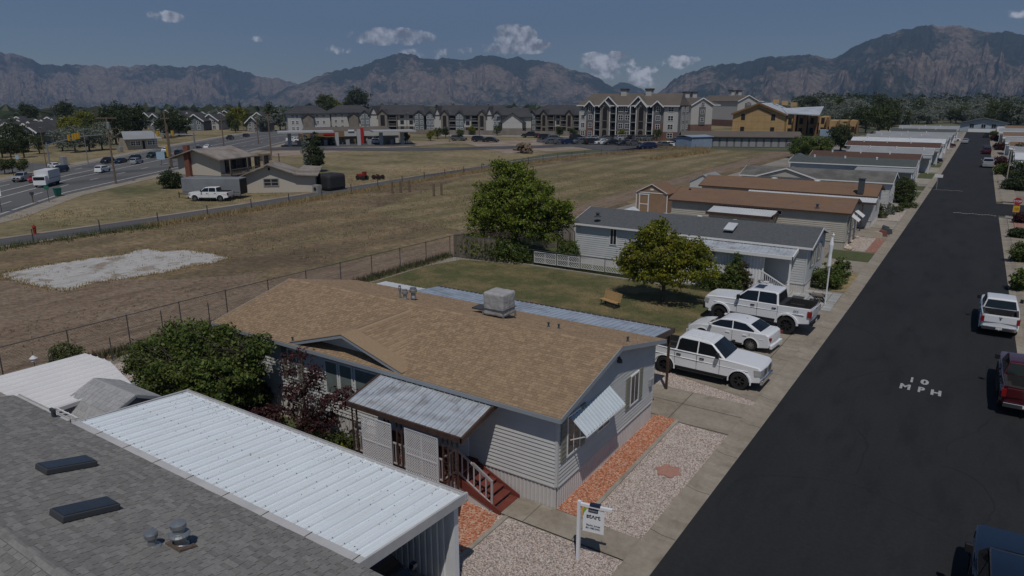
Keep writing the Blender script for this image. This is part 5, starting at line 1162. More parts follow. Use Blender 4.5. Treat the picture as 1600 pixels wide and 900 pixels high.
for (x, y) in ((-18.55,7.25),(-15.6,6.3)):
    T = Matrix.Translation((x,y,roofF(y)+.02)) @ Matrix.Rotation(slp,4,'X'); c_ = MB(); c_.box(-.3,.3,-.62,.62,0,.15,0,T); o = c_.build('skylight', 'trim_dark', fh); bevel(o,.02)
    c_ = MB(); c_.box(-.26,.26,-.58,.58,.15,.165,0,T); c_.box(-.295,.295,-.615,.615,.075,.09,1,T); c_.build('pane', ['skylight','black_trim'], o)
x, y = S(283,853,3.85); z = roofF(y)
mb = MB(); mb.box(-.26,.26,-.2,.2,0,.05,0,Matrix.Translation((x,y,z+.01)) @ Matrix.Rotation(slp,4,'X')); base_ = mb.build('vent_base', 'rust', fh)
mb = MB(); mb.lathe([(.17,.04),(.12,.09),(.12,.26),(.21,.27),(.22,.30),(.19,.34),(.12,.35),(.12,.46),(.16,.47),(.165,.56),(.10,.58),(0.01,.60)], 20, (x,y,z)); mb.build('flue', 'galv_pipe', base_, smooth=False)
x, y = S(240,862,3.8); z = roofF(y); mb = MB(); mb.lathe([(.17,0),(.09,.03),(.08,.2),(.13,.21),(.14,.30),(.12,.34),(.01,.35)], 16, (x,y,z)); mb.build('vent_cap', 'galv_pipe', fh)
x, y = S(84,648,3.4); mb = MB(); mb.box(x-.05,x+.05,y-.05,y+.05,3.2,3.55); mb.box(x-.15,x+.1,y-.04,y+.04,3.5,3.6); mb.build('cable_box', 'trim_dark', fh)

cp = thing('carport', 'large white ribbed metal carport roof beside the grey shingled roof', 'carport', (-16.2,11,0))
ribbed_roof(cp, ((-22.35,9.28,3.17),(-10.02,9.28,3.17),(-10.02,12.95,2.86),(-22.35,12.95,2.86)), 31, 'carport_metal', rib=.045)
mb = MB(); mb.slab([(-22.4,9.0,3.235),(-10.0,9.0,3.235),(-10.0,9.34,3.225),(-22.4,9.34,3.225)], .03); mb.build('flashing', 'flashing', cp)
mb = MB()
for i in range(8): x = -21+i*1.55; mb.box(x,x+.02,8.99,9.35,3.228,3.24)
mb.build('joint', 'joint', cp)
mb = MB(); mb.box(-22.45,-9.93,12.95,12.99,2.74,2.93); mb.box(-22.45,-9.93,12.99,13.06,2.74,2.77); mb.box(-22.45,-9.93,13.05,13.07,2.74,2.92); mb.build('gutter', 'flashing', cp)
mb = MB(); mb.hexa([(-10.0,9.0,2.96),(-9.94,9.0,2.96),(-9.94,13.07,2.70),(-10.0,13.07,2.70)],[(-10.0,9.0,3.24),(-9.94,9.0,3.24),(-9.94,13.07,2.95),(-10.0,13.07,2.95)]); mb.build('fascia', 'flashing', cp)
mb = MB(); mb.hexa([(-22.45,9.0,2.96),(-22.39,9.0,2.96),(-22.39,13.07,2.70),(-22.45,13.07,2.70)],[(-22.45,9.0,3.23),(-22.39,9.0,3.23),(-22.39,13.07,2.94),(-22.45,13.07,2.94)]); mb.build('fascia', 'flashing', cp)
MB().box(-10.35,-10.15,12.72,12.9,0,2.8).build('post', 'siding_white', cp); MB().box(-22.2,-22.1,12.8,12.9,0,2.8).build('post', 'siding_white', cp); MB().box(-16.2,-16.1,12.8,12.9,0,2.8).build('post', 'siding_white', cp)
rib_panel(cp, (-10.35,12.74), (-22.1,12.74), 0, 2.75, 'siding_white', .22, .03, 'side_wall'); rib_panel(cp, (-22.1,12.86), (-10.35,12.86), 0, 2.75, 'siding_white', .22, .03, 'side_wall')
sc_ = MB(); rs_ = random.Random(2)
for i in range(31):
    for t_ in (.04,.5,.96):
        x = -22.35+(i+.06)*12.33/31+.02; y = 9.34+t_*3.55; sc_.box(x-.011,x+.011,y-.011,y+.011,3.17-(y-9.28)*.0845+.045,3.17-(y-9.28)*.0845+.056)
sc_.build('screws', 'galv_pipe', cp, kind='stuff')
db = MB()
for k in range(260):
    u = rs_.random(); x = -22.2+12*u; y = 12.85-abs(rs_.gauss(0,.5)) if rs_.random() < .6 else rs_.uniform(9.4,12.8); z = 3.17-(y-9.28)*.0845+.012; s_ = rs_.uniform(.008,.022); a = rs_.uniform(0,6)
    db.poly([(x+s_*math.cos(a+q),y+s_*math.sin(a+q),z) for q in (0,1.7,3.1,4.8)])
db.build('debris', 'rust', cp, kind='stuff')
sheet('carport_slab', rect(-22,-8,9.0,12.8), .015, 'concrete')

# white lean-to roof, shed and a folding rack behind -----------------
ln = thing('leanto_roof', 'off-white metal patio roof behind the grey roof at the left edge', 'patio cover', (-30,11,0))
R1 = [(-36.0,9.7,2.45),(-25.6,9.7,2.62)]
ribbed_roof(ln, ((-25.65,9.75,2.65),(-25.65,12.7,2.62),(-36.0,13.9,2.45),(-36.0,9.75,2.45)), 7, 'leanto_metal', rib=.03) if False else None
a_ = MB()
for i in range(10):
    x0 = -30.4+i*.5; x1 = x0+.5
    fy_ = lambda q: 13.45-(q+28.6)*.26 if q > -28.6 else 13.45+(q+28.6)*.05
    P0 = [(x0,9.5,2.66),(x1,9.5,2.66),(x1,fy_(x1),2.58),(x0,fy_(x0),2.58)]
    q_ = MB(); q_.slab(P0, .02); q_.hexa([(x1-.09,9.5,2.66),(x1-.01,9.5,2.66),(x1-.01,fy_(x1),2.58),(x1-.09,fy_(x1-.09),2.58)],[(x1-.07,9.5,2.70),(x1-.03,9.5,2.70),(x1-.03,fy_(x1),2.62),(x1-.07,fy_(x1-.07),2.62)]); q_.build('roof_panel', 'leanto_metal', ln)
mb = MB()
for x, y in ((-30.2,13.2),(-25.5,12.5),(-30.2,9.6),(-25.5,9.6)): mb.box(x-.05,x+.05,y-.05,y+.05,0,2.6)
mb.build('post', 'trim_white', ln); MB().box(-25.42,-25.38,9.5,12.7,2.5,2.64).build('fascia', 'flashing', ln)
sh = thing('gambrel_shed', 'garden shed with pale grey gambrel roof beside the white carport', 'shed', (-24.6,11.6,0)); sx0, sx1 = -26.15, -23.35
pr = [(9.95,1.75),(10.75,2.62),(11.65,3.02),(12.55,2.62),(13.2,1.75)]
mb = MB()
for (y0,z0_),(y1,z1_) in zip(pr[:-1], pr[1:]): mb.hexa([(sx0,y0,z0_-.05),(sx1,y0,z0_-.05),(sx1,y1,z1_-.05),(sx0,y1,z1_-.05)],[(sx0,y0,z0_),(sx1,y0,z0_),(sx1,y1,z1_),(sx0,y1,z1_)])
mb.build('roof', 'shingle_shed', sh)
for (y0,z0_),(y1,z1_) in zip(pr[:-1], pr[1:]):
    if z1_ > z0_: shingles(sh, (sx0,y0,z0_+.003), (1,0,0), (0,y1-y0,z1_-z0_), sx1-sx0, math.hypot(y1-y0,z1_-z0_), 'shingle_shed', .32, .18, n_parts=60)
    else: shingles(sh, (sx0,y1,z1_+.003), (1,0,0), (0,y0-y1,z0_-z1_), sx1-sx0, math.hypot(y1-y0,z1_-z0_), 'shingle_shed', .32, .18, n_parts=60)
mb = MB(); mb.poly([(sx1-.12,y,z-.06) for y, z in pr]+[(sx1-.12,13.1,0),(sx1-.12,10.05,0)]); mb.poly([(sx0+.1,y,z-.06) for y, z in pr[::-1]]+[(sx0+.1,10.05,0),(sx0+.1,13.1,0)]); mb.box(sx0+.12,sx1-.14,10.1,13.05,0,1.75); mb.build('wall', 'siding_tan', sh)
mb = MB()
for (y0,z0_),(y1,z1_) in zip(pr[:-1], pr[1:]): mb.bar((sx1+.01,y0,z0_-.06),(sx1+.01,y1,z1_-.06),.04,.10)
mb.build('trim', 'trim_grey', sh)
rk = thing('rack', 'white wire rack leaning in the gap between the grey roof and the shed', 'rack', (-23.9,9.6,0)); mb = MB()
for k in range(5): mb.bar((-25.1+k*.35,9.25,2.9),(-25.1+k*.35,9.9,2.75),.04)
for k in range(3): mb.bar((-25.1,9.25+k*.3,2.9-.07*k),(-23.7,9.25+k*.3,2.9-.07*k),.04)
mb.bar((-25.1,9.5,0),(-25.1,9.5,2.85),.04); mb.bar((-23.7,9.5,0),(-23.7,9.5,2.85),.04); mb.build('frame', 'trim_white', rk)

# the second home and its neighbours down the street -----------------
h2, s2, y2m = gable_home('mobile_home', 'grey roofed home with white trim and long white side wall, next up the street', -26.2, -8.5, 49.7, 55.9, 3.35, 4.22, 'roof_dark', 'siding_pale', sk=.7, front_windows=((-22.9,2.5,.5,1.2),(-20.5,2.4,.8,.9)), end_windows=((51.6,2.3,.7,1.2,True),(53.9,2.3,.6,1.1,True)))
for px, py in ((983,328),(1040,334),(1093,338),(1148,344)): x, y = S(px,py,4.15); MB().lathe([(.22,0),(.20,.06),(.02,.08)],8,(x,y,4.13)).build('roof_vent', 'trim_white', h2)
x, y = S(1142,354,4.0); T = Matrix.Translation((x,y,3.96)) @ Matrix.Rotation(math.atan(s2),4,'X'); mb = MB(); mb.box(-.35,.35,-.65,.65,0,.08,0,T); mb.build('skylight', 'roof_metal_white', h2)
x, y = S(934,337,4.0); vent_pipe(h2, x, y, 3.95, .3, .12, 'trim_dark')
aw2 = thing('side_awning', 'ribbed grey metal awning with white fascia on the near side of the second home', 'patio cover', (-13,48.5,0))
ribbed_roof(aw2, ((-17.5,49.4,3.15),(-9.1,49.4,3.15),(-9.1,47.9,2.86),(-17.5,47.9,2.86)), 30, 'galv', rib=.05, mid=False)
mb = MB(); mb.box(-17.6,-9.0,47.8,47.9,2.70,2.92); mb.hexa([(-9.1,47.8,2.70),(-9.02,47.8,2.70),(-9.02,49.4,2.98),(-9.1,49.4,2.98)],[(-9.1,47.8,2.94),(-9.02,47.8,2.94),(-9.02,49.4,3.2),(-9.1,49.4,3.2)]); mb.build('fascia', 'trim_white', aw2)
rib_panel(aw2, (-17.4,48.3), (-11.0,48.3), 0, 2.75, 'siding_white', .2, .03, 'side_wall'); rib_panel(aw2, (-11.0,48.34), (-17.4,48.34), 0, 2.75, 'siding_white', .2, .03, 'side_wall'); MB().box(-11.05,-10.95,48.22,48.4,0,2.8).build('post', 'trim_white', aw2); MB().box(-9.25,-9.13,47.95,48.05,0,2.8).build('post', 'trim_white', aw2)
MB().box(-14.6,-14.4,48.1,48.25,2.3,2.55).build('lamp', 'galv_pipe', aw2)
st2 = thing('side_steps', 'steps with white balustrade under the second home\'s awning', 'steps', (-10.2,48.4,0)); mb = MB()
for i in range(5): mb.box(-10.9+i*.3,-10.6+i*.3,48.0,49.3,0,.85-i*.16)
mb.build('tread', 'trim_white', st2); mb = MB(); mb.bar((-11,47.9,1.7),(-9.2,47.9,.75),.07); mb.bar((-11,47.9,.95),(-9.2,47.9,.1),.06); mb.bar((-9.2,47.9,0),(-9.2,47.9,1.0),.09)
for k in range(14): x = -10.95+k*.13; mb.bar((x,47.9,.93-.52*k*.13),(x,47.9,1.68-.52*k*.13),.035)
mb.build('balustrade', 'trim_white', st2)
h3, _, _ = gable_home('mobile_home', 'brown roofed beige home with two tilted white window awnings on its street end', -24.6, -8.55, 67.0, 73.6, 3.35, 4.25, 'roof_brown', 'siding_beige', sk=.75, trim='trim_brown', front_windows=((-14.8,2.9,1.4,.3),), end_windows=((68.6,2.1,.6,1.3,True),(71.2,2.1,.6,1.3,True)), skirt='siding_beige')
for y in (68.2,71.0): mb = MB(); mb.slab([(-8.5,y,3.0),(-7.75,y,2.45),(-7.75,y+1.5,2.45),(-8.5,y+1.5,3.0)], .03); mb.build('window_awning', 'trim_white', h3)
for px, py in ((1078,299),(1277,324)): x, y = S(px,py,3.9); vent_pipe(h3, x, y, 3.85, .35, .09, 'trim_dark')
an = thing('annex', 'cream side annex with white sheet roof and dark fascia against the beige home', 'annex', (-16.5,65.5,0)); ribbed_roof(an, ((-20.3,66.9,3.1),(-14.4,66.9,3.1),(-14.4,64.6,2.75),(-20.3,64.6,2.75)), 24, 'roof_metal_white', rib=.04, mid=False)
mb = MB(); mb.box(-20.4,-14.3,64.5,64.6,2.55,2.80); mb.box(-14.4,-14.3,64.5,66.9,2.6,2.9); mb.build('fascia', 'trim_brown', an); MB().box(-20.2,-14.7,64.9,66.9,0,2.6).build('wall', 'siding_beige', an)
h4, _, _ = gable_home('mobile_home', 'brown roofed home with black chimney and long white side awning', -26.0, -8.0, 80.4, 86.5, 3.35, 4.25, 'roof_brown', 'siding_grey', sk=.75, trim='trim_brown', end_windows=((84.0,2.2,.7,1.2,True),))
x, y = S(1345,298,3.8); MB().box(x-.28,x+.28,y-.28,y+.28,3.5,5.0).box(x-.34,x+.34,y-.34,y+.34,5.0,5.08).build('chimney', 'trim_dark', h4)
for px, py in ((1210,279),(1277,283)): x, y = S(px,py,4.2); MB().lathe([(.38,0),(.33,.14),(.02,.2)],10,(x,y,4.15)).build('roof_dome', 'roof_metal_white', h4)
aw4 = thing('side_awning', 'long white ribbed awning in front of the chimneyed brown roofed home', 'patio cover', (-14,79,0)); ribbed_roof(aw4, ((-20.5,80.1,3.2),(-7.6,80.1,3.2),(-7.6,78.2,2.9),(-20.5,78.2,2.9)), 48, 'roof_metal_white', rib=.04, mid=False)
mb = MB(); mb.box(-20.6,-7.5,78.1,78.2,2.75,2.94); mb.build('fascia', 'trim_brown', aw4); 
for x in (-9.3,-8.7): MB().box(x-.05,x+.05,78.2,78.3,0,2.8).build('post', 'trim_brown', aw4)
h5, _, _ = gable_home('mobile_home', 'grey roofed home with white edged cross gable, fifth along the street', -25.4, -7.9, 94.8, 101.2, 3.35, 4.3, 'roof_grey', 'siding_grey', sk=.75, end_windows=((97,2.2,.7,1.2,False),(99.3,2.2,.7,1.2,False)))
mb = MB(); gx, gz = -19.8, 4.45
mb.poly([(gx-3.6,94.2,3.35),(gx,94.2,gz),(gx,98.4,gz)]); mb.poly([(gx,94.2,gz),(gx+3.6,94.2,3.35),(gx,98.4,gz)]); mb.build('dormer_roof', 'roof_grey', h5); MB().poly([(gx-3.0,94.3,3.36),(gx+3.0,94.3,3.36),(gx,94.3,gz-.15)]).build('dormer_wall', 'siding_beige', h5)
mb = MB(); mb.bar((gx-3.7,94.15,3.3),(gx,94.15,gz),.08,.16); mb.bar((gx,94.15,gz),(gx+3.7,94.15,3.3),.08,.16); mb.build('dormer_fascia', 'trim_white', h5)
rest = [('pale blue walled home with dark green roof and white corner porch',-24.5,-7.2,119.5,126,'roof_green','siding_blue'),('home with chocolate roof directly behind the dark green one',-24,-7.6,133,139,'roof_chocolate','siding_pale'),
 ('small gabled home between the two chocolate roofs',-20,-6.6,150,155.5,'roof_metal_grey','siding_pale'),('pale home with chocolate roof and striped awning, eighth along the left row',-23.6,-6.3,170,176,'roof_chocolate','siding_pale'),
 ('home with bright white metal roof beyond the far chocolate one',-25,-6.2,188,194,'roof_metal_white','siding_white'),('home with light grey metal roof just beyond the bright white one',-24,-6.2,206,212,'roof_metal_grey','siding_white'),
 ('pale roofed home, third from the far end of the left row',-24,-6.0,226,232,'roof_metal_grey','siding_white'),('greenish roofed home, second from the far end of the left row',-23,-5.8,252,258,'roof_green','siding_white'),('farthest pale roofed home of the left row',-23,-5.8,282,289,'roof_metal_grey','siding_white')]
for (lab, x0, x1, y0, y1, rf, wl_) in rest:
    t, _, ymm = gable_home('mobile_home', lab, x0, x1, y0, y1, 3.3, 4.15, rf, wl_, sk=.7, detail=y0 < 140, end_windows=((y0+1.6,2.1,.9,1.1,False),(y1-1.6,2.1,.9,1.1,False)), group='homes along the left of the street')
    for k in range(3): MB().lathe([(.16,-.2),(.14,.2),(.2,.22),(.02,.3)],6,(x0+3+k*4.5,ymm-.6,4.05)).build('roof_vent', 'trim_white', t)
    c_ = MB(); c_.slab([(x1-7.5,y0-.3,3.05),(x1+.3,y0-.3,3.05),(x1+.3,y0-3.4,2.8),(x1-7.5,y0-3.4,2.8)], .12); c_.build('side_roof', 'roof_metal_grey', t)
    c_ = MB()
    for x in (x1+.1,x1-7.2): c_.box(x-.06,x+.06,y0-3.3,y0-3.2,0,2.8)
    c_.build('post', 'trim_white', t)
rt = [('chocolate roofed white home right of the street behind the light pole',7.2,23,130,136,'roof_chocolate','siding_white'),('white home with pale flat roof, second on the right',6.2,22,146,152,'roof_metal_white','siding_white'),('low grey metal roofed home on the right behind the two white ones',6.6,22,166,172,'roof_metal_grey','siding_white'),
 ('brown roofed home on the right, fourth up from the side street',6.4,24,186,192,'roof_brown','siding_beige'),('light grey roofed home on the right with white gable',6.2,24,208,214,'roof_metal_grey','siding_white'),('rust brown roofed home near the far right end',6.2,26,236,243,'roof_brown','siding_beige'),('farthest grey roofed home on the right of the street',6.0,28,270,278,'roof_metal_grey','siding_beige'),('brown roofed home peeping over the farthest right grey roof',8,30,300,308,'roof_brown','siding_beige'),
 ('pale home behind the bushes on the right, just before the side street',8.5,24,70,78,'roof_metal_grey','siding_grey'),('pale home at the corner beyond the side street, mostly behind bushes',8.5,24,113,119,'roof_metal_grey','siding_grey')]
for (lab, x0, x1, y0, y1, rf, wl_) in rt:
    t, _, ymm = gable_home('mobile_home', lab, x0, x1, y0, y1, 3.3, 4.1, rf, wl_, sk=.7, detail=False, front_windows=((x0+2.5,2.1,1.0,1.1),), group='homes along the right of the street')
    window(t, (x0-.03,y0+2,2.1), .9, 1.1, (-1,0)); window(t, (x0-.03,y1-2,2.1), .9, 1.1, (-1,0)); MB().box(x0-.08,x0-.02,(y0+y1)/2-.5,(y0+y1)/2+.5,.5,2.5).build('door', 'trim_white', t)
    MB().slab([(x0-.4,y0-.4,3.0),(x0+6,y0-.4,3.0),(x0+6,y0-3,2.8),(x0-.4,y0-3,2.8)], .12).build('side_roof', 'roof_metal_white', t); c_ = MB(); c_.box(x0-.3,x0-.2,y0-2.9,y0-2.8,0,2.8); c_.build('post', 'trim_white', t)
# the house closing the street: gable towards us
eh = thing('end_house', 'grey house with low dark gable closing the far end of the street', 'house', (1.5,349,0)); mb = MB(); mb.box(-6.5,9.5,348,356,0,3.6); mb.poly([(-6.5,348,3.6),(9.5,348,3.6),(1.5,348,5.4)]); mb.build('wall', 'siding_blue', eh)
mb = MB(); mb.slab([(-7.3,347,3.5),(1.5,347,5.6),(1.5,357,5.6),(-7.3,357,3.5)][::-1], .25); mb.slab([(1.5,347,5.6),(10.3,347,3.5),(10.3,357,3.5),(1.5,357,5.6)][::-1], .25); mb.build('roof', 'roof_green', eh)
for x in (-2.5,1.5,5): window(eh, (x,347.95,2.4), 1.5, 1.5, (0,-1))
MB().box(-3.5,7.5,346.6,346.8,0,1.3).build('fence_panel', 'trim_white', eh); MB().box(6.2,9.2,346,347,0,2.4).build('porch_wall', 'trim_white', eh)
# small things behind the row: sheds
def shed(lab, x0, x1, y0, y1, h, rz, rf, wl_, door=False, along='y'):
    t = thing('shed', lab, 'shed', ((x0+x1)/2,(y0+y1)/2,0)); mb = MB(); mb.box(x0,x1,y0,y1,0,h); xm = (x0+x1)/2; mb.poly([(x0,y0,h),(x1,y0,h),(xm,y0,rz-.08)]); mb.poly([(x1,y1,h),(x0,y1,h),(xm,y1,rz-.08)]); mb.build('wall', wl_, t)
    mb = MB(); mb.slab([(x0-.15,y0-.12,h-.05),(xm,y0-.12,rz),(xm,y1+.12,rz),(x0-.15,y1+.12,h-.05)][::-1], .06); mb.slab([(xm,y0-.12,rz),(x1+.15,y0-.12,h-.05),(x1+.15,y1+.12,h-.05),(xm,y1+.12,rz)][::-1], .06); mb.build('roof', rf, t)
    if door:
        mb = MB(); mb.box(x0-.02,x0+.08,y0-.03,y0+.0,0,h); mb.box(x1-.08,x1+.02,y0-.03,y0,0,h); mb.box(x0+.08,x1-.08,y0-.03,y0,h-.08,h+.02); mb.bar((x0,y0-.14,h),(xm,y0-.14,rz),.04,.07); mb.bar((xm,y0-.14,rz),(x1,y0-.14,h),.04,.07); mb.build('trim', 'trim_white', t)
        d0, d1 = x0+.5, x0+1.5; mb = MB(); mb.box(d0-.12,d0,y0-.05,y0,0,h-.25); mb.box(d1,d1+.12,y0-.05,y0,0,h-.25); mb.box(d0-.2,d1+.2,y0-.06,y0,h-.3,h-.2); mb.box(d0,d1,y0-.05,y0,.9,1.0); o = mb.build('door_frame', 'trim_white', t); MB().box(d0,d1,y0-.02,y0-.001,0,h-.3).build('door', 'shed_wood', t); MB().box(xm-.2,xm+.2,y0-.04,y0,h+.25,h+.45).build('vent', 'trim_white', t)
    return t
P('shed_wood', (.24,.155,.095), (.28,.185,.115), 1.5, rough=.85)
shed('tan wooden shed with white trim and half door behind the second home', -33.1,-29.2,77.8,81.8,2.35,3.35,'roof_brown','shed_wood',True)
shed('pale metal shed beside the dark green roofed home', -29.6,-27.2,143,146,2.4,2.9,'roof_dark','siding_pale')
shed('white shed half hidden behind the big green tree', -28.2,-25.9,60.0,63.0,2.2,2.9,'roof_metal_white','siding_white')
shed('dark barn-like shed with metal roof behind the brown roofed homes', -31.5,-28,92,97,2.3,3.3,'roof_metal_grey','siding_grey')

# ------------------------------------------------------------ apartments, shops and houses far off
P('apt_white', (.42,.41,.39)); P('apt_grey', (.125,.125,.13)); P('apt_blue', (.12,.145,.165)); P('apt_stone', (.16,.14,.12), (.21,.185,.16), .6); P('apt_brick', (.13,.075,.06), (.17,.10,.085), .6); P('apt_lightgrey', (.24,.24,.24)); P('apt_roof_dark', (.042,.042,.045), (.055,.055,.058), .3); P('apt_roof_brown', (.10,.085,.07), (.12,.10,.083), .3)
P('opening', (.015,.014,.014)); P('osb', (.36,.235,.105), (.42,.28,.135), .25, island=.08); P('osb_dark', (.20,.11,.05)); P('roof_wrap', (.30,.33,.37), (.40,.43,.47), .2); P('brick_roof_red', (.35,.02,.02)); P('sign_red', (.35,.015,.015)); P('canopy_grey', (.33,.34,.345)); P('store_tan', (.20,.12,.06)); P('container_blue', (.20,.26,.34), (.24,.30,.38), .5); P('stucco', (.44,.40,.34)); P('duplex_block', (.26,.25,.23)); P('brick_red', (.14,.05,.035), (.18,.07,.05), 4); P('wood_grey', (.14,.115,.09), (.18,.15,.12), 2, island=.2); P('roof_weathered', (.22,.19,.165), (.28,.25,.225), .8, c3=(.17,.14,.115), scale3=.5)
WINM = {}
def std_window(w, h, frame='trim_white', glass='glass'):
    k = (w, h, frame)
    if k not in WINM:
        mb = MB(); mb.box(-w/2-.12,w/2+.12,-.06,0,-h/2-.12,-h/2,0); mb.box(-w/2-.12,w/2+.12,-.06,0,h/2,h/2+.12,0); mb.box(-w/2-.12,-w/2,-.06,0,-h/2,h/2,0); mb.box(w/2,w/2+.12,-.06,0,-h/2,h/2,0); mb.box(-.05,.05,-.05,0,-h/2,h/2,0); mb.box(-w/2,w/2,-.04,0,-.04,.04,0)
        a = mb.mesh('window', frame); g = MB(); g.poly([(-w/2,-.02,-h/2),(w/2,-.02,-h/2),(w/2,-.02,h/2),(-w/2,-.02,h/2)]); WINM[k] = (a, g.mesh('pane', glass))
    return WINM[k]
class Block:
    """a long building in its own frame: x runs along the facade, -y faces the viewer"""
    def __init__(s, name, label, p0, p1, cat='apartment building', group=None):
        a, b_ = Vector(p0), Vector(p1); s.L = (b_-a).length; s.rz = math.atan2(b_.y-a.y, b_.x-a.x); s.t = thing(name, label, cat, (a.x,a.y,0), s.rz, group); ROOTM[s.t.name] = Matrix()
    def part(s, mb, nm, m_, par=None): return mb.build(nm, m_, par or s.t, local=True)
    def win(s, x, y, z, w=1.5, h=1.5, frame='trim_white', glass='glass', ry=0):
        a, g = std_window(w, h, frame, glass); o = bpy.data.objects.new('window', a); COL.objects.link(o); o.parent = s.t; o.location = (x,y,z); o.rotation_euler = (0,0,ry); q = bpy.data.objects.new('pane', g); COL.objects.link(q); q.parent = o
    def gable(s, x0, x1, y0, y1, ze, zr, roof, wall, trim=None, ov=.5):
        xm = (x0+x1)/2; mb = MB(); sl = (zr-ze)/(xm-x0)
        mb.slab([(x0-ov,y0-ov,ze-ov*sl),(xm,y0-ov,zr),(xm,y1,zr),(x0-ov,y1,ze-ov*sl)][::-1], .25); mb.slab([(xm,y0-ov,zr),(x1+ov,y0-ov,ze-ov*sl),(x1+ov,y1,ze-ov*sl),(xm,y1,zr)][::-1], .25); s.part(mb, 'gable_roof', roof)
        s.part(MB().poly([(x0,y0-.02,ze-.3),(x1,y0-.02,ze-.3),(x1,y0-.02,ze),(xm,y0-.02,zr-.1),(x0,y0-.02,ze)]), 'gable_wall', wall)
        if trim: mb = MB(); mb.bar((x0-ov,y0-ov-.05,ze-ov*sl-.1),(xm,y0-ov-.05,zr-.1),.12,.35); mb.bar((xm,y0-ov-.05,zr-.1),(x1+ov,y0-ov-.05,ze-ov*sl-.1),.12,.35); s.part(mb, 'barge_board', trim)
    def main_roof(s, x0, x1, y0, y1, ze, zr, roof, hipL=0, hipR=0, ov=.7):
        ym = (y0+y1)/2; mb = MB(); A, B, C, D = (x0-ov,y0-ov,ze),(x1+ov,y0-ov,ze),(x1+ov,y1+ov,ze),(x0-ov,y1+ov,ze); E, F = (x0-ov+hipL,ym,zr),(x1+ov-hipR,ym,zr)
        mb.poly([A,B,F,E]); mb.poly([C,D,E,F]); mb.poly([D,A,E]); mb.poly([B,C,F]); mb.poly([A,D,C,B]); s.part(mb, 'roof', roof)
        mb = MB(); mb.box(x0-ov,x1+ov,y0-ov-.08,y0-ov,ze-.3,ze+.02); s.part(mb, 'eave_board', 'trim_white' if roof == 'apt_roof_brown' else 'apt_roof_dark')
# four storey block with balconies (px 905..1115)
A4 = Block('apartment_block', 'four storey grey and white apartment block with brown roof and two roof cupolas', S(904,215), S(1057,220)); L = A4.L; FH = 2.72; D4 = 8.5
bays = [ # (x share 0..1, w share, proud, wall above, wall low, kind)
 (0,.10,0,'apt_white','apt_stone','w'),(.10,.10,.5,'apt_grey','apt_brick','wg'),(.20,.08,-.8,'apt_grey','apt_grey','b'),(.28,.11,1.0,'apt_stone','apt_stone','arch'),(.39,.08,-.6,'apt_lightgrey','apt_lightgrey','b'),
 (.47,.16,0,'apt_grey','apt_brick','ww'),(.63,.075,-.6,'apt_lightgrey','apt_lightgrey','b'),(.705,.11,1.0,'apt_stone','apt_stone','arch'),(.815,.075,-.8,'apt_grey','apt_grey','b'),(.89,.11,.5,'apt_grey','apt_brick','wg')]
tot = L*.865
for (u, w, pr_, wa, wb, kd) in bays:
    x0, x1 = u*tot, (u+w)*tot; split = FH*(1 if kd != 'wg' else 2); A4.part(MB().box(x0,x1,-pr_,D4-.1,0,split-.002), 'wall', wb); A4.part(MB().box(x0+.01,x1-.01,-pr_+.02,D4-.1,split,FH*4+.1), 'wall', wa); xm = (x0+x1)/2
    for f in range(4):
        zc = f*FH+1.6
        if kd in ('w','wg'): A4.win(xm, -pr_-.01, zc, 1.3, 1.4)
        elif kd == 'ww': A4.win(x0+(x1-x0)*.25, -.01, zc, 1.5, 1.5); A4.win(x0+(x1-x0)*.75, -.01, zc, 1.5, 1.5)
        elif kd == 'b':
            A4.part(MB().box(x0+.3,x1-.3,-pr_-.06,-pr_-.01,zc-1.2,zc+1.05), 'opening', 'opening'); A4.part(MB().box(x0+.05,x1-.05,-pr_-1.6,-pr_,zc-1.6,zc-1.4), 'balcony', 'apt_lightgrey')
            mb = MB(); mb.box(x0+.05,x1-.05,-pr_-1.6,-pr_-1.54,zc-.45,zc-.38)
            n = 8
            for k in range(n+1): xx = x0+.1+(x1-x0-.2)*k/n; mb.box(xx-.02,xx+.02,-pr_-1.59,-pr_-1.55,zc-1.4,zc-.45)
            A4.part(mb, 'railing', 'trim_dark')
    if kd == 'b': mb = MB(); mb.box(x0-.05,x0+.2,-pr_-1.6,-pr_-1.35,0,FH*4); mb.box(x1-.2,x1+.05,-pr_-1.6,-pr_-1.35,0,FH*4); A4.part(mb, 'column', 'trim_white')
    if kd == 'arch':
        w3 = (x1-x0)*.24
        mb = MB(); mb.box(xm-w3,xm+w3,-pr_-.06,-pr_-.01,.2,2.5); mb.poly([(xm-w3,-pr_-.06,2.5),(xm+w3,-pr_-.06,2.5),(xm+w3*.6,-pr_-.06,3.0),(xm-w3*.6,-pr_-.06,3.0)]); A4.part(mb, 'doorway', 'opening')
        mb = MB(); mb.box(xm-w3,xm+w3,-pr_-.06,-pr_-.01,FH+.8,FH*3+1.6); mb.poly([(xm-w3,-pr_-.06,FH*3+1.6),(xm+w3,-pr_-.06,FH*3+1.6),(xm+w3*.5,-pr_-.06,FH*3+2.2),(xm-w3*.5,-pr_-.06,FH*3+2.2)]); A4.part(mb, 'stair_opening', 'opening')
        A4.part(MB().box(xm-w3,xm+w3,-pr_-.10,-pr_-.07,FH*2+.4,FH*2+.6), 'floor_band', 'apt_stone')
x0 = tot; A4.part(MB().box(x0,L,.0,D4,FH,FH*4+.1), 'wall', 'apt_white'); A4.part(MB().box(x0,L,-.02,D4,0,FH-.002), 'wall', 'apt_brick')
for f in range(4): A4.win((x0+L)/2, -.03, f*FH+1.6, 1.7, 1.4)
A4.main_roof(0, L, 0, D4, FH*4+.1, FH*4+3.9, 'apt_roof_brown', 4, 1.0)
A4.part(MB().box(L-.05,L+.35,.4,D4-.4,0,FH*4), 'end_wall', 'apt_grey')
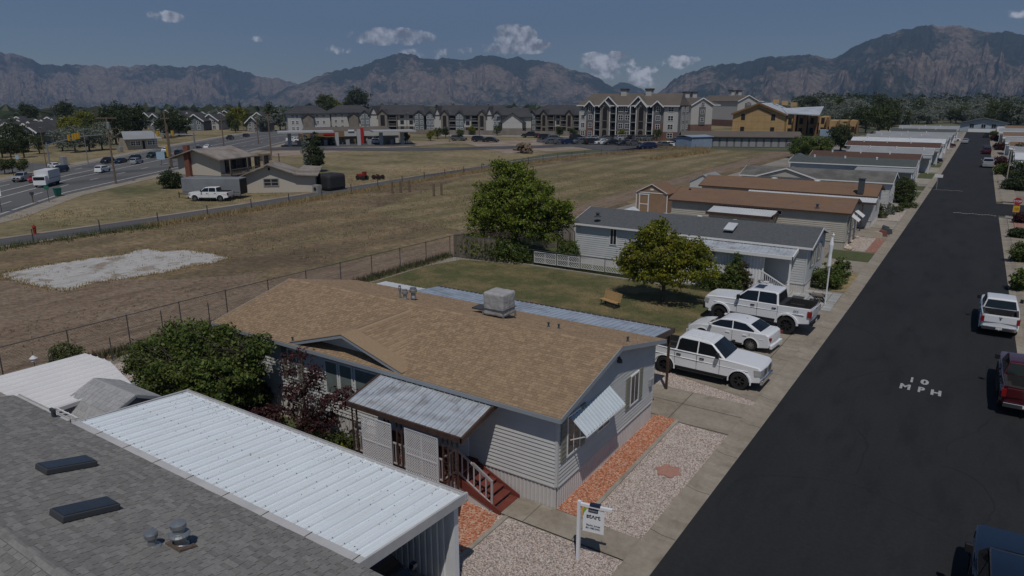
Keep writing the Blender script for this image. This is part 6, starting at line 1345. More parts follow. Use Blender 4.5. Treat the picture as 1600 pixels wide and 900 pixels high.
A4.part(MB().poly([(L+.2,.0,FH*4),(L+.2,D4,FH*4),(L+.2,D4/2,FH*4+3.6)]), 'end_gable', 'apt_grey')
for yy in (D4*.28,D4*.72):
    A4.part(MB().box(L+.3,L+.9,yy-.9,yy+.9,.1,FH*4-.3), 'bay_strip', 'apt_lightgrey')
    for f in range(4): A4.win(L+.92, yy, f*FH+1.6, 1.3, 1.3, ry=PI/2)
for (u0, u1, zr, wl_, tr) in ((.10,.20,1.6,'apt_grey','trim_white'),(.27,.475,3.0,'apt_grey','trim_white'),(.28,.39,1.8,'apt_stone','trim_white'),(.62,.82,3.1,'apt_grey','trim_white'),(.705,.815,1.9,'apt_stone','trim_white'),(.885,1.0,1.6,'apt_grey','trim_white')):
    yy = -1.1 if zr < 2.5 else -.5; A4.gable(u0*tot, u1*tot, yy, 7 if zr > 2.5 else 4, FH*4+.1, FH*4+zr, 'apt_roof_brown', wl_, tr)
for u in (.42,.67): A4.part(MB().box(u*L-1.0,u*L+1.0,D4/2-1.0,D4/2+1.0,FH*4+3,FH*4+4.9), 'cupola', 'apt_white'); A4.part(MB().box(u*L-1.2,u*L+1.2,D4/2-1.2,D4/2+1.2,FH*4+4.9,FH*4+5.5), 'cupola_roof', 'apt_roof_dark')
# two more behind to the right, seen end on
for (px0, px1, py, lab, xx) in ((1078,1137,207,'white gabled four storey block behind and right of the large one',0),(1150,1205,198,'farthest white gabled block rising behind the unfinished building',0)):
    B = Block('apartment_block', lab, S(px0,py), S(px1,py-1)); L2 = B.L; hh = 10.9 if py > 200 else 12.2; D = 30
    B.part(MB().box(0,L2*.55,0,D,3.1,hh), 'wall', 'apt_white'); B.part(MB().box(0,L2*.55,-.05,D,0,3.09), 'wall', 'apt_brick'); B.gable(0, L2*.55, 0, D, hh, hh+2.6, 'apt_roof_brown', 'apt_white', 'trim_white'); B.part(MB().box(L2*.2,L2*.36,-.3,0,3,hh-1), 'bay_strip', 'apt_grey')
    for f in range(3): B.win(L2*.28, -.32, 5+f*3.0, 1.4, 1.4)
    for k in range(4):
        x = L2*.55+k*L2*.11; B.part(MB().box(x,x+L2*.1,8+k*3,D,0,hh-.3), 'wall', ('apt_grey','apt_brick','apt_lightgrey','apt_stone')[k])
        for f in range(4): B.win(x+L2*.05, 8+k*3-.02, 1.7+f*3.0, 1.2, 1.5)
    B.main_roof(L2*.5, L2, 8, D, hh-.2, hh+2.8, 'apt_roof_brown', 2, 2)
    for u in (.3,.5): B.part(MB().box(L2*u-1,L2*u+1,12,14,hh+2,hh+4.6), 'cupola', 'apt_white'); B.part(MB().box(L2*u-1.3,L2*u+1.3,11.7,14.3,hh+4.6,hh+5.1), 'cupola_roof', 'apt_roof_dark')
# three storey dark roofed rows
def row_block(label, p0, p1, nst, pattern, wins=True, zr=3.6, fh=2.35):
    B = Block('apartment_row', label, p0, p1); L = B.L; D = 16; H = nst*fh; n = len(pattern); w = L/n
    for i, k in enumerate(pattern):
        x0, x1 = i*w, (i+1)*w; xm = (x0+x1)/2
        if k == 'W': B.part(MB().box(x0,x1,0,D-.3,0,H), 'wall', 'apt_white')
        if k == 'w':
            B.part(MB().box(x0,x1,.3,D-.3,fh,H), 'wall', 'apt_white'); B.part(MB().box(x0,x1,.28,D-.3,0,fh-.002), 'wall', 'apt_stone')
            for f in range(nst): B.win(xm,.27,f*fh+1.6,1.3,1.3, frame='trim_dark')
        if k == 'B':
            B.part(MB().box(x0,x1,-.9,D-.3,0,H), 'wall', 'apt_blue')
            for f in range(nst): B.win(x0+w*.22,-.92,f*fh+1.6,.9,1.3); B.win(x1-w*.22,-.92,f*fh+1.6,.9,1.3)
            B.gable(x0-.3, x1+.3, -.9, 5, H, H+1.7, 'apt_roof_dark', 'apt_blue', 'apt_roof_dark', .3)
        if k == 'S':
            B.part(MB().box(x0,x1,-1.2,D-.3,0,H), 'wall', 'apt_stone'); B.part(MB().box(xm-w*.24,xm+w*.24,-1.26,-1.21,fh*1.1,H-.3), 'stair_opening', 'opening'); B.part(MB().box(xm-w*.24,xm+w*.24,-1.26,-1.21,.1,fh*.8), 'doorway', 'opening')
            B.gable(x0-.3, x1+.3, -1.2, 5, H+.2, H+2, 'apt_roof_dark', 'apt_stone', 'apt_roof_dark', .3)
        if k == 'b':
            B.part(MB().box(x0,x1,1.0,D-.3,0,H), 'wall', 'apt_grey')
            for f in range(nst):
                B.part(MB().box(x0,x1,-.6,1.0,f*fh-.1,f*fh+.12), 'balcony', 'apt_lightgrey'); B.part(MB().box(x0+.4,x1-.4,.94,.99,f*fh+.3,f*fh+2.2), 'opening', 'opening')
                mb = MB(); mb.box(x0,x1,-.6,-.55,f*fh+1.0,f*fh+1.08)
                for q in range(7): xx = x0+w*(q+.5)/7; mb.box(xx-.03,xx+.03,-.59,-.56,f*fh+.1,f*fh+1.0)
                B.part(mb, 'railing', 'apt_lightgrey')
            for xx in (x0+.1,x1-.1): B.part(MB().box(xx-.12,xx+.12,-.65,-.4,0,H), 'column', 'apt_stone')
        if k == 'G': B.part(MB().box(x0,x1,-.6,D-.3,0,H), 'wall', 'apt_white'); B.gable(x0, x1, -.6, 7, H, H+3.2, 'apt_roof_dark', 'apt_white', 'apt_roof_dark', .4)
    B.main_roof(0, L, 0, D, H, H+zr, 'apt_roof_dark', 4, 4); return B
row_block('long dark roofed apartment row with blue and stone bays, centre left', S(668,208), S(795,209), 3, 'BGSbBwbSGBw')
row_block('short apartment row with stone stair bay behind the fuel station', S(566,206), S(664,207), 3, 'BGSbwwB')
B = Block('apartment_row', 'white walled dark roofed block at the left end of the apartments', S(451,207), S(517,206)); L2 = B.L
B.part(MB().box(0,L2,0,18,0,7.4), 'wall', 'apt_white'); B.main_roof(0, L2, 0, 18, 7.4, 10.4, 'apt_roof_dark', 5, 5); B.part(MB().box(L2*.35,L2*.6,-1.2,0,0,6.0), 'stair_bay', 'apt_stone'); B.gable(L2*.33, L2*.62, -1.2, 4, 6.0, 7.6, 'apt_roof_dark', 'apt_stone', 'apt_roof_dark', .3)
for x in (.12,.22,.7,.85):
    for z in (1.5,3.9,6.2): B.win(L2*x, -.02, z, .9, 1.2)
B = Block('apartment_row', 'second white walled block with small dark gable behind the fuel canopy', S(519,204), S(585,203)); L2 = B.L
B.part(MB().box(0,L2,0,18,0,7.4), 'wall', 'apt_white'); B.main_roof(0, L2, 0, 18, 7.4, 10.4, 'apt_roof_dark', 5, 5); B.part(MB().box(L2*.4,L2*.62,-1.2,0,0,6.0), 'stair_bay', 'apt_stone'); B.gable(L2*.38, L2*.64, -1.2, 4, 6.0, 7.6, 'apt_roof_dark', 'apt_stone', 'apt_roof_dark', .3)
for x in (.1,.25,.75,.9):
    for z in (1.5,3.9,6.2): B.win(L2*x, -.02, z, .9, 1.2)
row_block('dark balconied apartment row left of the tall block', S(828,206), S(906,208), 3, 'BbSbwbSb')
B = Block('clubhouse', 'white gabled building with stone base between the apartment rows', S(779,209), S(830,209), 'building'); L2 = B.L
B.part(MB().box(0,L2,0,14,2.2,6.4), 'wall', 'apt_white'); B.part(MB().box(-.05,L2+.05,-.05,14,0,2.19), 'wall', 'apt_stone'); B.main_roof(0,L2,0,14,6.4,9.6,'apt_roof_dark',2,2); B.part(MB().box(L2*.12,L2*.72,-3,0,2.2,4.8), 'front_wing', 'apt_white'); B.part(MB().box(L2*.11,L2*.73,-3.05,0,0,2.19), 'front_wing', 'apt_stone'); B.gable(L2*.05,L2*.8,-3,5,4.6,8.0,'apt_roof_dark','apt_white','apt_roof_dark',.5)
rw = Block('retaining_wall', 'long pale block wall below the apartment rows', S(640,209.5), S(905,213), 'wall'); rw.part(MB().box(0,rw.L,0,.3,0,1.7), 'wall', 'apt_stone')
# unfinished sheathed building
U = Block('unfinished_building', 'unfinished plywood sheathed building with wrapped roof', S(1143,211), S(1228,213), 'building'); L2 = U.L*.95; Hh = 7.8; zr = 11.6
U.part(MB().box(0,L2,0,30,0,Hh), 'wall', 'osb'); U.part(MB().poly([(0,-.01,Hh),(L2,-.01,Hh),(L2/2,-.01,zr-.3)]), 'gable_wall', 'osb')
mb = MB(); mb.slab([(-.6,-.8,Hh-.2),(L2/2,-.8,zr),(L2/2,31,zr),(-.6,31,Hh-.2)][::-1], .3); mb.slab([(L2/2,-.8,zr),(L2+.6,-.8,Hh-.2),(L2+.6,31,Hh-.2),(L2/2,31,zr)][::-1], .3); U.part(mb, 'roof', 'roof_wrap')
mb = MB(); mb.bar((-.6,-.9,Hh-.3),(L2/2,-.9,zr-.1),.15,.6); mb.bar((L2/2,-.9,zr-.1),(L2+.6,-.9,Hh-.3),.15,.6); mb.bar((L2*.25,-.1,Hh+.1),(L2*.5,-.1,Hh+2.0),.15,.35); mb.bar((L2*.5,-.1,Hh+2.0),(L2*.74,-.1,Hh+.1),.15,.35); U.part(mb, 'barge_board', 'osb_dark')
for x in (.20,.78):
    for z in (2.0,6.6): U.part(MB().box(L2*x-.7,L2*x+.7,-.04,0,z-1.1,z+1.1), 'window_opening', 'opening')
mb = MB()
for k in range(1,8): mb.box(L2*k/8-.02,L2*k/8+.02,-.012,0,0,Hh)
for z in (2.45,4.9,7.3): mb.box(0,L2,-.011,0,z-.03,z+.03)
U.part(mb, 'sheathing_joint', 'osb_dark')
for k in range(7):
    x0 = L2+.1+k*3.2; dy = 4+k*5; hgt = Hh-.4*k if k < 4 else 5.0; U.part(MB().box(x0,x0+2.6,dy,dy+14,0,hgt), 'wing_wall', 'osb')
    for z in (1.5,5.0):
        if z+1.3 < hgt: U.part(MB().box(x0+.6,x0+1.8,dy-.05,dy,z-1,z+1.2), 'window_opening', 'opening')
    U.part(MB().box(x0+2.6,x0+3.2,dy-1.5,dy,0,hgt-.3), 'post', 'osb_dark')
mb = MB(); mb.slab([(L2,3,Hh+.3),(L2+11,4,Hh-.2),(L2+11,16,Hh+2.6),(L2-4,18,zr-2)][::-1], .3); mb.slab([(L2+4,2.2,Hh+.2),(L2+8,2.2,Hh+.1),(L2+6,2.2,Hh+2.2)][::-1]+[], .1) if False else None
U.part(mb, 'wing_roof', 'roof_wrap')
for u in (.62,.8,.98): U.part(MB().box(L2*u-1.1,L2*u+1.1,22,24,zr-3.0*(u-.5),zr+1.6-3*(u-.5)), 'cupola', 'osb')
for i, (px, py, w, h, mt) in enumerate(((1266,208,7,4.5,'osb'),(1282,207,8,4.6,'osb'),(1303,206,6,3.6,'osb'),(1292,213,5,2.2,'container_blue'))):
    x, y = S(px, py); T = Matrix.Translation((x,y,0)) @ Matrix.Rotation(.25,4,'Z'); o = MB().box(-w/2,w/2,0,6,0,h,0,T).build('lumber_stack' if i < 3 else 'site_container', mt); tag(o, ('low plywood frame just right of the unfinished building','second plywood frame among the site clutter','rightmost plywood pile beside the dark tree','blue covered pile in front of the plywood frames')[i], 'building materials')
for i, (px, py) in enumerate(((1280,205),(1295,202),(1308,204))):
    x, y = S(px, py); T = Matrix.Translation((x,y,0)) @ Matrix.Rotation(.2,4,'Z'); t = thing('site_trailer', ('white site trailer right of the unfinished building','grey roofed site hut higher among the clutter','small white trailer next to the dark tree')[i], 'trailer', (x,y,0)); MB().box(-3.5,3.5,0,3,.6,3.2+i*.5,0,T).build('body', 'trailer_white', t); MB().box(-3.7,3.7,-.2,3.2,3.2+i*.5,3.5+i*.5,0,T).build('roof', 'roof_metal_grey', t)
# storage rows, container
sg = Block('storage_row', 'long low storage building with dark roof and many pale doors', S(1066,229), S(1250,231), 'storage building'); L2 = sg.L
sg.part(MB().box(0,L2,0,8,0,2.9), 'wall', 'apt_grey'); mb = MB(); mb.slab([(-.5,-.7,2.9),(L2+.5,-.7,2.9),(L2+.5,4,4.2),(-.5,4,4.2)], .2); mb.slab([(-.5,4,4.2),(L2+.5,4,4.2),(L2+.5,8.7,2.9),(-.5,8.7,2.9)], .2); sg.part(mb, 'roof', 'apt_roof_brown'); dm_ = MB().box(-.72,.72,-.05,0,.1,2.4).mesh('door', 'apt_lightgrey')
n = int(L2/2)
for k in range(n): o = bpy.data.objects.new('door', dm_); COL.objects.link(o); o.parent = sg.t; o.location = (1.2+k*(L2-2)/n, -.01, .0)

cn = Block('shipping_container', 'blue-grey metal container standing before the long storage row', S(1080,232), S(1112,230.5), 'container'); L2 = cn.L
cn.part(MB().box(0,L2,0,6,0,3.0), 'body', 'container_blue'); mb = MB()
for k in range(16): mb.box(L2*(k+.2)/16,L2*(k+.7)/16,-.05,0,.1,2.9)
cn.part(mb, 'corrugation', 'container_blue'); cn.part(MB().slab([(-.3,-.3,3.05),(L2+.3,-.3,3.0),(L2+.3,3,3.4),(-.3,3,3.4)], .08).slab([(-.3,3,3.4),(L2+.3,3,3.4),(L2+.3,6.3,3.0),(-.3,6.3,3.05)], .08), 'roof', 'container_blue')
# fuel station
gs = Block('fuel_shop', 'fuel station shop with tan and white parapet and red tower', S(478,229), S(641,225), 'shop'); L2 = gs.L
gs.part(MB().box(0,L2*.62,8,18,0,4.6), 'wall', 'store_tan'); gs.part(MB().box(L2*.24,L2*.95,7.6,8,3.4,5.6), 'parapet', 'apt_white'); gs.part(MB().box(L2*.1,L2*.40,7.4,7.6,3.2,5.8), 'sign_band', 'store_tan'); gs.part(MB().box(L2*.2,L2*.33,7.25,7.4,4.2,5.0), 'sign', 'sign_red'); gs.part(MB().box(L2*.55,L2*.95,8,18,0,4.4), 'wall', 'apt_white'); gs.part(MB().box(L2*.56,L2*.59,7,7.6,0,7.0), 'tower', 'sign_red'); gs.part(MB().box(L2*.44,L2*.5,7.3,7.5,5.6,6.3), 'sign', 'trim_white')
gs.part(MB().slab([(0,10,5.6),(L2*.9,10,5.6),(L2*.88,16,7.2),(L2*.05,16,7.2)], .3), 'roof', 'apt_roof_brown')
for k in range(14): gs.part(MB().box(L2*(.03+k*.06),L2*(.075+k*.06),7.3,7.4,.3,2.9), 'shop_window', 'glass')
fc = Block('fuel_canopy', 'long flat grey fuel canopy on thick columns', S(447,229), S(648,225), 'canopy'); L2 = fc.L
fc.part(MB().box(-2,L2*.36,-3,5,4.7,5.25), 'roof', 'canopy_grey'); fc.part(MB().box(L2*.66,L2*1.0,-3,5,4.6,5.15), 'roof', 'canopy_grey'); 
for u, hh in ((.03,4.6),(.2,4.6),(.385,4.6),(.555,5.6),(.73,4.5),(.9,4.5)): fc.part(MB().box(L2*u-.5,L2*u+.5,-.5,.5,0,hh), 'column', 'canopy_grey')
for u in (.1,.3,.47,.64,.82): fc.part(MB().box(L2*u-.5,L2*u+.5,1,2,0,1.9), 'pump', 'apt_lightgrey')
fc.part(MB().box(L2*.745,L2*.86,3.5,4,0,2.6), 'screen_wall', 'duplex_block')
gs.t.scale = (1,1,.66); fc.t.scale = (1,1,.80)
# duplex with brick chimney and the garage
dx = Block('duplex', 'cream two storey house with brown roof and tall red brick chimney', S(283,293), S(348,296), 'house'); L2 = dx.L; D = 6.5
dx.part(MB().box(0,L2,0,D,0,2.2), 'base_wall', 'duplex_block'); dx.part(MB().box(0,L2,-.04,D,2.2,5.2), 'wall', 'stucco'); dx.part(MB().poly([(0,-.04,5.2),(L2,-.04,5.2),(L2*.5,-.04,6.3)]), 'gable_wall', 'stucco')
mb = MB(); mb.slab([(-.9,-1.1,4.95),(L2*.5,-1.1,6.55),(L2*.5,D+1,6.55),(-.9,D+1,4.95)][::-1], .16); mb.slab([(L2*.5,-1.1,6.55),(L2+.9,-1.1,4.95),(L2+.9,D+1,4.95),(L2*.5,D+1,6.55)][::-1], .16); dx.part(mb, 'roof', 'roof_weathered')
dx.part(MB().box(L2*.22,L2*.33,-.55,.0,0,7.1), 'chimney', 'brick_red')
mb = MB()
for k in range(3): mb.box(L2,L2+1.8,k*4,k*4+.2,2.3,2.5)
mb.box(L2,L2+1.8,0,D,2.2,2.35); mb.box(L2+1.7,L2+1.8,0,D,3.2,3.3)
for k in range(20): mb.box(L2+1.72,L2+1.78,k*D/20,k*D/20+.08,2.35,3.2)
dx.part(mb, 'balcony', 'wood_grey'); dx.part(MB().box(L2+.0,L2+.05,1,D-1,2.6,4.8), 'opening', 'opening'); dx.part(MB().box(L2+.0,L2+.05,1,D-1,.2,2.0), 'opening', 'opening')
for k in range(5): dx.win(L2+.08, 1.8+k*2.2, 3.7, 1.1, 1.8, frame='trim_dark', ry=PI/2)
mb = MB()
for k in range(4): mb.box(L2+1.65,L2+1.8,k*3.9,k*3.9+.15,0,5.0)
for i in range(8): mb.box(L2+1.9+i*.3,L2+2.2+i*.3,D-3,D-2,2.2-i*.28-.06,2.2-i*.28)
dx.part(mb, 'stair', 'wood_grey')
dx.t.scale = (1,1,.90)
gr = Block('garage', 'cream garage with weathered low roof, extended to the right, beside the duplex', S(386,302), S(494,300), 'garage'); L2 = gr.L; D = 5.5
gr.part(MB().poly([(0,0,0),(L2,0,0),(L2,0,2.3),(L2*.72,0,2.45),(L2*.34,0,3.9),(0,0,2.6)]), 'wall', 'stucco'); gr.part(MB().box(0.05,L2-.05,.03,D,0,2.25), 'wall', 'stucco')
mb = MB(); mb.slab([(-.8,-.8,2.45),(L2*.34,-.8,4.15),(L2*.34,D,4.15),(-.8,D,2.45)][::-1], .15); mb.slab([(L2*.34,-.8,4.15),(L2*.73,-.8,2.75),(L2*.73,D,2.75),(L2*.34,D,4.15)][::-1], .15); gr.part(mb, 'roof', 'roof_weathered')
gr.part(MB().slab([(L2*.7,-.8,2.72),(L2+.5,-.8,2.5),(L2+.5,D,3.2),(L2*.76,D,3.4)][::-1], .15), 'roof', 'roof_weathered'); gr.win(L2*.36, -.03, 1.5, 1.9, .9, frame='duplex_block'); gr.part(MB().box(L2*.33,L2*.36,-.05,0,3.2,3.6), 'vent', 'opening')
# black covered heap, culvert box and blue sheet by the garage
x, y = S(511,297); o = MB().box(x-1.6,x+1.6,y-1,y+2.5,0,2.4).build('covered_machine', 'tarp_black'); bevel(o,.5,3); tag(o, 'dark tarpaulin covered heap against the right end of the garage', 'covered machine')
x, y = S(496,301.5); t = thing('box_fan_unit', 'grey boxy unit with round dark opening at the garage corner', 'air unit', (x,y,0)); o = MB().box(x-.55,x+.55,y-.4,y+.4,0,1.15).build('body', 'duplex_block', t); mb = MB(); mb.lathe([(.28,0),(.28,.02)],12,(x,y-.42,.6),'y'); mb.build('opening', 'opening', t)
x, y = S(521,296); P('tarp_blue', (.02,.08,.24), rough=.6); o = MB().hexa([(x-.9,y,0),(x+.9,y-.3,0),(x+.8,y+.8,0),(x-.8,y+.9,0)],[(x-.7,y+.3,1.0),(x-.1,y+.2,.9),(x,y+.5,.8),(x-.6,y+.6,1.0)]).build('plastic_sheet', 'tarp_blue'); tag(o, 'crumpled bright blue plastic sheet beside the garage', 'tarpaulin')
# low shop on the far side of the wide road and the subdivision beyond
hs = Block('roadside_house', 'low old house with long grey metal roof across the wide road', S(200,234), S(247,232), 'house'); L2 = hs.L
hs.part(MB().box(0,L2,0,9,0,2.8), 'wall', 'siding_tan'); hs.part(MB().slab([(-1,-1.2,2.8),(L2+1,-1.2,2.8),(L2,4.5,4.6),(0,4.5,4.6)], .15).slab([(0,4.5,4.6),(L2,4.5,4.6),(L2+1,10,2.8),(-1,10,2.8)], .15), 'roof', 'roof_metal_grey'); hs.part(MB().box(L2*.5,L2*.58,-.05,0,0,2.2), 'door', 'opening')
for u in (.2,.35,.75,.9): hs.win(L2*u,-.02,1.6,1.1,1.0)
adj = ['dark','slate','grey','charcoal']
def suburb_house(px, py, s, rz, lab, wallm, roofm='apt_roof_dark'):
    x, y = S(px, py); t = thing('suburban_house', lab, 'house', (x,y,0), rz, 'houses of the far subdivision'); ROOTM[t.name] = Matrix(); w, d, h = 9*s, 12*s, 5.2*s
    MB().box(-w/2,w/2,0,d,0,h).poly([(-w/2,-.02,h),(w/2,-.02,h),(0,-.02,h+3*s)]).build('wall', wallm, t, local=True)
    mb = MB(); mb.slab([(-w/2-.6,-.7,h-.3),(0,-.7,h+3.3*s),(0,d+.6,h+3.3*s),(-w/2-.6,d+.6,h-.3)][::-1], .3); mb.slab([(0,-.7,h+3.3*s),(w/2+.6,-.7,h-.3),(w/2+.6,d+.6,h-.3),(0,d+.6,h+3.3*s)][::-1], .3); mb.build('roof', roofm, t, local=True)
    mb = MB(); mb.bar((-w/2-.6,-.75,h-.4),(0,-.75,h+3.2*s),.15,.4); mb.bar((0,-.75,h+3.2*s),(w/2+.6,-.75,h-.4),.15,.4); mb.build('barge_board', 'trim_white', t, local=True)
    a, g = std_window(1.4, 1.3)
    for wx, wz in ((-w*.22,h*.28),(w*.22,h*.28),(-w*.22,h*.78),(w*.22,h*.78)): o = bpy.data.objects.new('window', a); COL.objects.link(o); o.parent = t; o.location = (wx,-.04,wz); q = bpy.data.objects.new('pane', g); COL.objects.link(q); q.parent = o
k = 0
for (px, py) in ((5,214),(16,222),(22,212),(34,216),(44,226),(52,221),(62,214),(72,216),(88,213),(100,209),(-12,218),(30,206),(78,207),(230,199),(243,202),(252,210),(268,196),(284,202),(296,199),(306,204),(318,196),(330,203),(345,198),(278,193),(262,190),(352,192),(404,198),(396,206)):
    suburb_house(px, py, .72 if py > 205 else .8, YAW+rng.choice((-.35,0,.25))+rng.uniform(-.1,.1), 'dark roofed white gabled house of the distant subdivision on the left', ('apt_grey','apt_white','apt_lightgrey','apt_grey','apt_blue')[k%5]); k += 1
for px in (705,735)[::1]:
    pass
# white tank domes on the skyline
for i, (px, sc_) in enumerate(((752,1),(767.5,1))):
    x, y = S(px, 176.5); t = thing('tank_dome', ('left','right')[i]+' one of the two pale round tank domes above the dark roofs', 'water tank', (x,y,0)); d = math.hypot(x,y); r = 5.6/1088*d; zc = 13-(168-155)/1088*d-2
    mb = MB(); mb.lathe([(r,-.0),(r,zc),(r*.92,zc+r*.35),(r*.7,zc+r*.68),(r*.38,zc+r*.9),(.05,zc+r*.98)], 20, (x,y,0)); mb.build('dome', 'apt_white', t)

# ------------------------------------------------------------ trees and shrubs that can be told apart
tree('tree', 'large bright green broad-leaved tree at the far corner of the lawn', (-31.6,49.0), [(0,0,4.4,2.9,2.9,2.3),(2.4,-.6,4.7,1.7,1.7,1.3),(-2.6,.2,4.3,1.7,1.7,1.3),(-.6,.3,6.3,1.8,1.8,1.4),(1.1,0,6.0,1.3,1.3,1.0),(1.6,-1.4,3.0,1.7,1.3,1.0),(-2.0,-1.1,2.8,1.6,1.4,1.0),(3.7,.5,3.5,1.3,1.3,.9),(-1.5,.4,7.2,.9,.9,.7),(4.6,0,4.6,.9,.8,.5),(-3.4,0,5.4,.9,1.0,.7),(-3.9,0,3.4,.9,1.0,.8),(.2,.2,7.4,.6,.6,.5),(3.2,0,2.3,1.2,1.0,.6)], 42000, .155, 'leaf_green', 1.9, .24, 1, multi=2, clump=.36, per=40, shell=.35, spr=60)
tree('tree', 'yellow-green tree with open crown on the lawn beside the bench', (-15.9,42.6), [(0,0,3.1,2.0,1.9,1.2),(1.5,0,3.2,1.3,1.3,.9),(-1.9,.2,3.3,1.1,1.2,.8),(-.9,0,4.4,1.0,1.0,.7),(.9,-.8,2.1,1.5,1.1,.7),(-1.3,-.6,2.0,1.2,1.0,.6),(2.5,.4,2.6,.9,.9,.7),(.5,.3,4.0,.9,.9,.6),(-.3,0,4.9,.5,.5,.4),(1.9,0,4.0,.6,.6,.4),(-2.7,0,2.5,.6,.6,.5)], 19000, .15, 'leaf_lime', 1.1, .13, 2, clump=.34, shell=.3, per=32, spr=34)
tree('tree', 'wide dark green bushy tree between the white carport and the tan roofed house', (-25.9,15.9), [(0,0,1.9,2.2,1.8,1.5),(1.8,-.2,2.0,1.4,1.3,1.2),(-1.9,-.3,1.9,1.5,1.4,1.2),(.5,.1,2.9,1.1,1.1,.7),(-1.2,.3,2.8,1.0,1.1,.7),(2.4,.2,2.7,.8,.9,.8),(-3.0,-.5,1.5,1.0,1.0,.9),(.9,-1.2,1.4,1.4,.9,.9),(-1.4,-1.2,1.3,1.3,.9,.9),(1.3,.3,3.4,.4,.45,.5),(-2.3,0,3.1,.4,.5,.45),(2.9,.5,3.3,.35,.4,.5),(.1,.2,3.4,.35,.35,.35)], 42000, .115, 'leaf_bush', .7, .12, 3, multi=3, clump=.26, shell=.35, per=42, spr=70)
tree('plum_tree', 'small dark purple leaved tree in front of the front windows', (-19.7,16.2), [(0,0,2.0,.9,.7,.8),(1.0,.2,2.2,.6,.5,.4),(-.9,0,2.1,.6,.5,.4),(-.8,.1,3.3,.28,.28,.5),(.3,0,3.1,.3,.3,.5),(-.2,0,3.8,.2,.2,.35),(-1.3,0,3.3,.2,.2,.3),(1.6,.3,2.5,.45,.4,.3),(-1.3,0,1.3,.6,.5,.45),(0,-.2,1.0,.7,.5,.4),(-1.2,0,2.8,.3,.3,.35),(.7,0,1.3,.6,.5,.4)], 4000, .10, 'leaf_plum', .7, .07, 4, multi=3, clump=.22, shell=.3, per=24)
def shrub(label, x, y, r, h, m_, n=1800, leaf=.1, name='shrub', seed=None, lobes=None, sy=1.0):
    seed = seed or int(abs(x*31+y*7)); t = thing(name, label, 'shrub', (x,y,0)); L = lobes or [(0,0,h*.5,r*.8,r*.8*sy,h*.5),(r*.35,.1,h*.4,r*.6,r*.6*sy,h*.4),(-r*.35,-.1,h*.42,r*.6,r*.6*sy,h*.42)]
    o = bpy.data.objects.new('foliage', crown_mesh('foliage', seed, L, n, leaf, m_, clump=r*.22, shell=.5)); COL.objects.link(o); o.parent = t
    mb = MB(); rr = random.Random(seed)
    for k in range(5): mb.tube([(0,0,-.05),(rr.uniform(-.3,.3)*r,rr.uniform(-.3,.3)*r,h*.4),(rr.uniform(-.6,.6)*r,rr.uniform(-.6,.6)*r,h*.8)],[.03,.02,.008],n=4)
    mb.build('stems', 'bark', t, local=True); return t
shrub('grey-green shrub at the chain-link fence behind the white patio roof', -36.0, 15.0, .9, 1.5, 'leaf_mid', 2600, .10)
shrub('dark reddish bush against the house wall left of the purple tree', -22.3, 16.0, .9, 1.1, 'leaf_plum', 2400, .10)
shrub('yellow-green low shrub at the foot of the porch corner', -17.9, 15.6, .7, .8, 'leaf_lime', 1500, .09)
shrub('low dark green shrub under the front windows', -19.2, 16.1, 1.0, .7, 'leaf_bush', 1800, .09)
shrub('small green shrub behind the low dark one under the windows', -18.3, 16.7, .7, .9, 'leaf_mid', 1200, .09)
shrub('tall thin grey-green juniper against the left part of the house wall', -24.3, 17.2, .55, 2.3, 'leaf_dark', 2200, .10, lobes=[(0,0,1.1,.5,.5,1.1),(.3,0,.7,.4,.4,.7)])
shrub('conical dark shrub before the long white side wall', -12.7, 47.7, .85, 2.6, 'leaf_bush', 5200, .10, lobes=[(0,0,.8,.95,.8,.85),(0,0,1.5,.65,.6,.8),(.05,0,2.2,.35,.35,.6)])
shrub('brown dead bush pressed against the conical shrub\'s right side', -12.05, 47.75, .5, 2.1, 'leaf_brown', 1800, .09, lobes=[(0,0,.9,.5,.5,.9),(-.1,0,1.6,.3,.3,.6)])
shrub('dark shrub half hidden behind the yellow-green tree', -14.3, 47.6, 1.3, 1.5, 'leaf_bush', 3600, .12)
shrub('rose bush with a few pale blooms at the corner of the second home', -7.5, 52.4, 1.15, 1.7, 'leaf_bush', 4200, .12)
shrub('taller green shrub right of the rose bush', -6.9, 54.2, .7, 2.0, 'leaf_bush', 2200, .12)
shrub('clipped rounded yellow-green hedge bush by the fifth home', -6.9, 103.5, 1.35, 3.1, 'leaf_mid', 12000, .13, lobes=[(0,0,1.55,1.25,1.25,1.6),(0,0,.9,1.3,1.3,.95),(0,0,2.2,1.2,1.2,.9)])
shrub('ivy-like shrub climbing at the left end of the second home', -26.6, 49.0, 1.0, 2.1, 'leaf_bush', 3600, .12)
shrub('dark mass of vines on the slatted fence under the big tree', -31.5, 47.2, 2.6, 1.9, 'leaf_bush', 9000, .13, sy=.5)
shrub('vines hanging on the fence corner left of the big tree trunk', -34.2, 46.6, 1.5, 2.2, 'leaf_green', 5000, .13, sy=.5)
shrub('low wide shrub at the kerb by the fifth home', -5.9, 98.8, 1.1, .7, 'leaf_mid', 2000, .12)
for i, (x, y, r, h, m_) in enumerate(((-8.0,88.5,.9,.9,'leaf_mid'),(-7.2,91.5,.6,.7,'leaf_sage'),(-6.7,94.0,.6,.8,'leaf_mid'),(-8.3,92.6,.8,1.0,'leaf_dark'),(-7.7,95.4,.6,.9,'leaf_sage'))):
    shrub(('low green shrub nearest us','grey-green tuft by the kerb','small green tuft farther along','darkest shrub at the house foot','sage tuft at the back')[i]+' in the gravel yard of the chimneyed home', x, y, r, h, m_, 900, .13)
